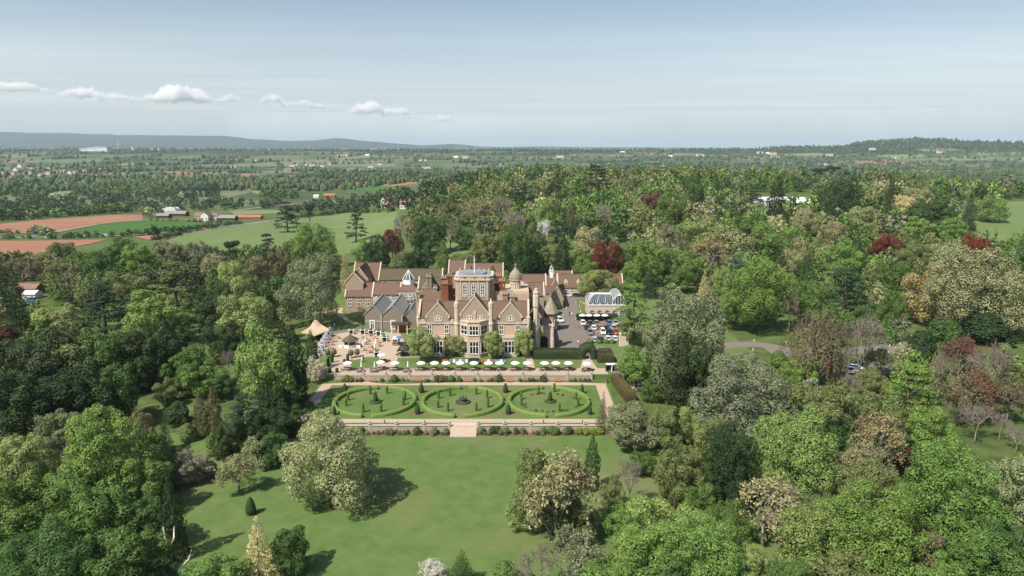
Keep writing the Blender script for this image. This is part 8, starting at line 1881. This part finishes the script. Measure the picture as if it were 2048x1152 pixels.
def make_car(kind):
    H = {"hatch": 1.48, "suv": 1.75, "saloon": 1.43}[kind]; L = {"hatch": 4.1, "suv": 4.6, "saloon": 4.6}[kind]; W = 0.9; r = empty("parked_car", (0, 0, 0), "car", "car", "parked cars")
    y0 = -L / 2; bl_ = 0.92 * H / 1.48
    def sec(y, w, z0, z1): return [(-w, y, z0), (-w * 1.02, y, (z0 + z1) / 2), (-w * 0.93, y, z1), (w * 0.93, y, z1), (w * 1.02, y, (z0 + z1) / 2), (w, y, z0)]
    V, Fq = loft([sec(y0, W * 0.80, 0.35, 0.62), sec(y0 + 0.18, W * 0.95, 0.22, 0.74), sec(y0 + 1.05, W, 0.2, bl_ * 0.96), sec(0, W, 0.2, bl_), sec(-y0 - 0.5, W, 0.2, bl_), sec(-y0 - 0.1, W * 0.95, 0.25, bl_ * (0.97 if kind != "saloon" else 0.95)), sec(-y0, W * 0.86, 0.36, bl_ * 0.8)])
    MB().add(V, Fq).build("body", "car_paint", r, smooth=False)
    a, b, c, d = (y0 + 1.0, y0 + 1.75, -y0 - (0.45 if kind != "saloon" else 1.25), -y0 - (0.12 if kind != "saloon" else 0.55)); zr = H
    MB().add([(-W * 0.9, a, bl_ - 0.02), (W * 0.9, a, bl_ - 0.02), (W * 0.9, d, bl_ - 0.02), (-W * 0.9, d, bl_ - 0.02), (-W * 0.72, b, zr - 0.05), (W * 0.72, b, zr - 0.05), (W * 0.72, c, zr - 0.05), (-W * 0.72, c, zr - 0.05)], [(0, 1, 5, 4), (1, 2, 6, 5), (2, 3, 7, 6), (3, 0, 4, 7)]).build("windows", "window_glass", r)
    MB().box(-W * 0.73, W * 0.73, b - 0.05, c + 0.05, zr - 0.055, zr).build("roof", "car_paint", r)
    for s in (-1, 1):
        for p, q in (((s * W * 0.91, a), (s * W * 0.735, b)), ((s * W * 0.91, d), (s * W * 0.735, c))): MB().tube([(p[0], p[1], bl_), (q[0], q[1], zr - 0.03)], 0.05, 4).build("pillar", "car_paint", r)
        MB().box(s * W * 0.68 - 0.16, s * W * 0.68 + 0.16, y0 + 0.03, y0 + 0.16, 0.6, 0.74).build("headlight", "lamp_glass", r); MB().box(s * W * 0.72 - 0.1, s * W * 0.72 + 0.1, -y0 - 0.06, -y0 + 0.012, 0.66, 0.82).build("tail_light", "red_cloth", r); MB().box(s * (W + 0.02) - 0.1, s * (W + 0.02) + 0.1, a + 0.25, a + 0.4, bl_, bl_ + 0.16).build("mirror", "car_paint", r)
        for wy in (y0 + 0.8, -y0 - 0.8):
            o = MB().lathe(0, 0, [(0.27, -0.12), (0.33, -0.08), (0.33, 0.08), (0.27, 0.12)], 14).build("wheel", "tyre", r, (s * (W - 0.08), wy, 0.33)); o.rotation_euler[1] = R(90); q = MB().lathe(0, 0, [(0.2, -0.13), (0.2, 0.13)], 10).build("rim", "rim", o)
    MB().box(-0.5, 0.5, y0 - 0.005, y0 + 0.02, 0.4, 0.58).build("grille", "tyre", r)
    return r
CAR = {k: make_car(k) for k in ("hatch", "suv", "saloon")}
PC = dict(white=(0.75, 0.75, 0.74), black=(0.012, 0.012, 0.014), red=(0.38, 0.055, 0.03), grey=(0.16, 0.175, 0.185), silver=(0.45, 0.47, 0.49), blue=(0.05, 0.11, 0.24), orange=(0.42, 0.12, 0.04))
def car(px, py, kind, col, label, rz=0.0, z=None, terr=False):
    if terr: x, d = GT(px, py); zz = Tz(x, d) + 0.16
    else: x, d = G(px, py, 0); zz = 0.014
    c = put_copy(CAR[kind], x, d, zz, rz, label)
    for ch in c.children:
        ch.color = (*PC[col], 1)
    return c
cars = [(1166, 649, "hatch", "white", "white hatchback nearest the drive in the car park's back row", 0), (1180, 649, "saloon", "black", "black car second from the drive in the back row", 0), (1193, 649, "saloon", "grey", "grey car third from the drive in the back row", 0), (1218.5, 649, "hatch", "blue", "blue hatchback fourth in the back row under the hedge", 0), (1231, 649, "hatch", "silver", "silver car at the far end of the back row", 0),
        (1173.5, 657.5, "saloon", "black", "black car nearest the drive in the second row", 3.14), (1187.5, 658, "hatch", "white", "white and dark car second in the second row", 3.14), (1199.5, 657.5, "hatch", "orange", "orange-red car in the middle of the second row", 3.14), (1213, 659, "saloon", "black", "dark saloon fourth in the second row", 3.14), (1226.5, 658, "suv", "silver", "silver-blue car at the far end of the second row", 3.14),
        (1180, 668, "suv", "grey", "large grey off-roader nearest the drive in the third row", 0), (1205.5, 667, "suv", "white", "white car in the middle of the third row", 0), (1219, 667.5, "suv", "black", "black car third in the third row", 0), (1232.5, 668, "suv", "orange", "orange-red car at the far end of the third row", 0),
        (1188.5, 682, "hatch", "silver", "silver car nearest the drive in the front row behind box domes", 3.14), (1201, 682, "saloon", "black", "dark car second in the front row", 3.14), (1216, 680, "saloon", "white", "white car third in the front row", 3.14), (1229, 680, "hatch", "white", "white car at the far end of the front row", 3.14),
        (1133.5, 593, "suv", "white", "white car parked before the cottage range", 1.57), (1154.7, 593, "hatch", "black", "black car parked before the cottage range", 1.4), (1177, 593, "hatch", "grey", "dark grey car beside the glasshouse end of the cottage range", 1.57), (1119.5, 643, "suv", "white", "white car half hidden behind the octagonal pavilion", 0.3)]
for c in cars: car(c[0], c[1], c[2], c[3], c[4], c[5])
for px, py, k, col, lb, rz in ((1700, 746, "suv", "white", "white car, left one in the right car park", 1.2), (1712, 740, "hatch", "white", "second white car in the right car park", 1.2), (1716, 731, "saloon", "black", "black car behind the white pair in the right car park", 1.2), (1738, 722, "saloon", "black", "black car in the middle of the right car park row", 1.2), (1750, 714, "suv", "black", "black off-roader near the upper end of the right car park", 1.2), (1762, 706, "hatch", "white", "white car at the upper end of the right car park", 1.2)):
    car(px, py, k, col, lb, rz, terr=True)
for px, py, col, lb in ((172, 474, "white", "white car on the valley lane below the crop field"), (211, 471.5, "white", "white van-like car on the valley lane near the round bush"), (94, 476, "silver", "silver car on the valley lane below the red field"), (70, 471, "blue", "blue car at the bend of the valley lane"), (410, 458, "red", "red car on the lane beside the hill field"), (445, 454, "white", "white car on the lane nearest the farm"), (66, 604, "blue", "blue car beside the white-roofed outbuilding")):
    car(px, py, "suv", col, lb, 1.5, terr=True)

# ---- people: one skinned body each
def person(px, py, shirt, legs_c, label, pose=0, rz=0.0, dress=False):
    x, d = G(px, py, 0); me = bpy.data.meshes.new("person")
    sw = 0.22 if pose else 0.05
    J = dict(p=(0, 0, 0.95), s=(0, 0, 1.2), c=(0, -0.01, 1.38), n=(0, 0, 1.5), h0=(0, -0.01, 1.58), h=(0, -0.02, 1.70), lh=(-0.10, 0, 0.9), lk=(-0.11, -sw * 0.6, 0.5), la=(-0.11, -sw * 0.2 + 0.02, 0.08), lt=(-0.12, -sw * 0.2 - 0.15, 0.04), rh=(0.10, 0, 0.9), rk=(0.11, sw * 0.3, 0.5), ra=(0.11, sw, 0.09), rt=(0.12, sw - 0.15, 0.04),
             ls=(-0.19, 0, 1.40), le=(-0.25, sw * 0.4, 1.13), lw=(-0.26, sw * 0.2 - 0.08, 0.88), lf=(-0.26, sw * 0.2 - 0.12, 0.78), rs=(0.19, 0, 1.40), re=(0.25, -sw * 0.4, 1.13), rw=(0.26, -sw * 0.6 - 0.06, 0.89), rf=(0.26, -sw * 0.6 - 0.10, 0.79))
    rad = dict(p=.15, s=.13, c=.15, n=.06, h0=.085, h=.10, lh=.095, lk=.065, la=.045, lt=.045, rh=.095, rk=.065, ra=.045, rt=.045, ls=.075, le=.05, lw=.036, lf=.04, rs=.075, re=.05, rw=.036, rf=.04)
    E = ["ps", "sc", "cn", ("n", "h0"), ("h0", "h"), ("p", "lh"), ("lh", "lk"), ("lk", "la"), ("la", "lt"), ("p", "rh"), ("rh", "rk"), ("rk", "ra"), ("ra", "rt"), ("c", "ls"), ("ls", "le"), ("le", "lw"), ("lw", "lf"), ("c", "rs"), ("rs", "re"), ("re", "rw"), ("rw", "rf")]
    K = list(J); me.from_pydata([J[k] for k in K], [(K.index(e[0]), K.index(e[1])) for e in E], []); me.update()
    o = bpy.data.objects.new("person", me); COL.objects.link(o); me.skin_vertices if me.skin_vertices else None
    sk = o.modifiers.new("skin", 'SKIN'); sv = me.skin_vertices[0].data
    for i, k in enumerate(K): sv[i].radius = (rad[k], rad[k]); sv[i].use_root = (k == "p")
    sb = o.modifiers.new("smooth", 'SUBSURF'); sb.levels = 1; sb.render_levels = 1
    dg = bpy.context.evaluated_depsgraph_get(); me2 = bpy.data.meshes.new_from_object(o.evaluated_get(dg)); bpy.data.objects.remove(o)
    for m in ("skin_tone", shirt, legs_c): me2.materials.append(MATS[m])
    for p_ in me2.polygons:
        zc_ = p_.center.z; xc = abs(p_.center.x); p_.material_index = 0 if zc_ > 1.5 or (xc > 0.2 and zc_ < 1.0 and zc_ > 0.7) else 1 if zc_ > 0.93 else 2; p_.use_smooth = True
    o = bpy.data.objects.new("person", me2); COL.objects.link(o); o.location = (x, d, 0.016); o.rotation_euler[2] = rz; tag(o, label, "person", "people about the grounds")
    MB().lathe(0, 0.015, [(0.10, 1.66), (0.118, 1.72), (0.10, 1.80), (0.03, 1.835)], 10).build("hair", "timber_dark", o, smooth=True)
    if dress: MB().lathe(0, 0, [(0.34, 0.15), (0.26, 0.6), (0.16, 1.05), (0.15, 1.2)], 12).build("skirt", shirt, o, smooth=True)
mat("skin_tone", (0.50, 0.30, 0.22), rough=0.6); mat("cloth_white", (0.75, 0.74, 0.72), rough=0.8); mat("cloth_dark", (0.03, 0.03, 0.04), rough=0.8); mat("cloth_tan", (0.36, 0.27, 0.19), rough=0.8)
for a in ((1139, 632, "cloth_dark", "cloth_dark", "person in dark clothes walking on the drive, left of a pair", 1, 0.4, False), (1143.5, 633, "cloth_white", "cloth_tan", "person in white top walking on the drive, right of a pair", 1, 0.2, False), (1146, 654.5, "cloth_tan", "cloth_white", "person in tan standing midway on the drive", 0, 0.9, False), (1156, 690, "cloth_white", "red_cloth", "person in white top and red trousers on the drive near the arch", 1, 2.5, False), (1157, 656, "cloth_tan", "cloth_dark", "person in tan top beside the first parked cars", 0, 1.2, False),
          (724, 723.5, "cloth_white", "cloth_white", "person in long white dress on the lawn panel", 0, 0.3, True), (727.5, 723.5, "cloth_dark", "cloth_dark", "person in dark suit beside the white dress on the lawn panel", 0, -0.3, False), (1119, 659, "cloth_dark", "cloth_dark", "person in dark clothes beside the octagonal pavilion", 0, 0, False)):
    person(*a)
# lamp posts by the drive
def lamp(px, py, ptop, label):
    x, d = G(px, py, 0); h = Zat(ptop, d); r = empty("lamp_post", (x, d, 0), label, "lamp post"); MB().lathe(0, 0, [(0.14, 0), (0.08, 0.8), (0.06, h - 0.5)], 8).build("post", "dark_metal", r); MB().lathe(0, 0, [(0.1, h - 0.5), (0.22, h - 0.1), (0.05, h)], 8).build("lantern", "lamp_glass", r)
lamp(1195, 685, 661, "dark lamp post among the box domes of the car park"); lamp(1099, 660, 626, "thin lamp post standing before the octagonal pavilion"); lamp(1168, 625, 606, "dark lamp post on the grass left of the glasshouse")
# ------------------------------------------------------------------ the river, low clouds, haze
def cloud_material():
    m = bpy.data.materials.new("cloud"); m.use_nodes = True; n, l = m.node_tree.nodes, m.node_tree.links
    n.remove(n["Principled BSDF"]); v = n.new("ShaderNodeVolumePrincipled"); v.inputs["Color"].default_value = (0.97, 0.975, 0.985, 1); v.inputs["Density"].default_value = 0.0055; v.inputs["Anisotropy"].default_value = 0.0
    l.new(v.outputs[0], n["Material Output"].inputs["Volume"]); MATS["cloud"] = m
cloud_material()
def cloud(cx, base, w, h, seed, label):
    rng = random.Random(seed); d = 21000.0; k = d / F_PX
    x0 = Xat(cx, d, Zat(base, d)); z0 = Zat(base, d); W = w * k; H = h * k
    bm = bmesh.new(); n = max(5, int(w / 6))
    for i in range(n):
        t = (i + 0.5) / n + rng.uniform(-0.4, 0.4) / n; env = math.sin(math.pi * min(max(t, 0.02), 0.98)) ** 0.7
        r = H * rng.uniform(0.28, 0.5) * (0.45 + 0.55 * env)
        px = x0 + (t - 0.5) * W; pz = z0 + r * 0.7 + rng.random() * max(0, H * env - 1.7 * r); py = d + rng.uniform(-1, 1) * H * 0.5
        bmesh.ops.create_icosphere(bm, subdivisions=2, radius=1.0, matrix=Matrix.Translation((px, py, pz)) @ Matrix.Diagonal((r * rng.uniform(1.0, 1.5), r * 1.2, r * rng.uniform(0.75, 1.0), 1)))
    me = bpy.data.meshes.new("cloud"); bm.to_mesh(me); bm.free()
    o = put("cloud", me, "cloud")
    rm = o.modifiers.new("fuse", 'REMESH'); rm.mode = 'VOXEL'; rm.voxel_size = H * 0.05; rm.use_smooth_shade = True
    tx = bpy.data.textures.new("cloud_lumps", 'CLOUDS'); tx.noise_scale = H * 0.30; tx.noise_depth = 5
    dm = o.modifiers.new("lumps", 'DISPLACE'); dm.texture = tx; dm.strength = H * 0.5; dm.texture_coords = 'GLOBAL'; dm.mid_level = 0.55
    tag(o, label, "cloud", "small cumulus clouds in a line above the hills")
for i, (cx, base, w, h, lb) in enumerate([(30, 184, 120, 24, "long flat cumulus cloud cut by the picture's left edge"), (100, 187, 34, 9, "thin cloud scrap after the left edge cloud"), (165, 196, 80, 24, "low cumulus cloud, second bank from the left"), (230, 203, 90, 20, "long low cloud tailing the second bank"), (300, 202, 46, 14, "small cloud before the tallest puff"), (362, 205, 115, 38, "tallest puffed cumulus cloud in the line of clouds"),
        (425, 205, 60, 13, "flat cloud at the foot of the tallest puff"), (462, 204, 46, 17, "short cumulus cloud just right of the tallest cloud"), (500, 207, 40, 8, "thin cloud scrap midway along the line"), (545, 207, 44, 23, "small pointed cumulus cloud midway along the line"), (600, 214, 70, 17, "low cumulus cloud left of the big white one"), (650, 218, 66, 13, "flat cloud touching the big white one"), (738, 228, 76, 28, "large bright white cumulus cloud above the far round hill"), (795, 231, 60, 22, "right shoulder cloud of the big white one"),
        (825, 240, 60, 9, "thin flat cloud under the big white one's right end"), (882, 243, 46, 18, "small cumulus cloud at the right end of the line"), (940, 245, 40, 6, "last thin cloud scrap of the line"), (1303, 263, 30, 7, "tiny lone cumulus cloud low over the horizon"), (1665, 270, 34, 4, "tiny flat cloud above the right wooded scarp")]): cloud(cx, base, w, h, i + 1, lb)

def build_haze():
    m = bpy.data.materials.new("haze"); m.use_nodes = True; n, l = m.node_tree.nodes, m.node_tree.links
    n.remove(n["Principled BSDF"]); v = n.new("ShaderNodeVolumePrincipled")
    v.inputs["Color"].default_value = (0.60, 0.76, 0.92, 1); v.inputs["Density"].default_value = HAZE; v.inputs["Anisotropy"].default_value = 0.0
    l.new(v.outputs[0], n["Material Output"].inputs["Volume"]); MATS["haze"] = m
    o = MB().box(-36000, 36000, -36000, 36000, -70, 430).build("haze", "haze"); o["kind"] = "stuff"
HAZE = 4.2e-5
build_haze()
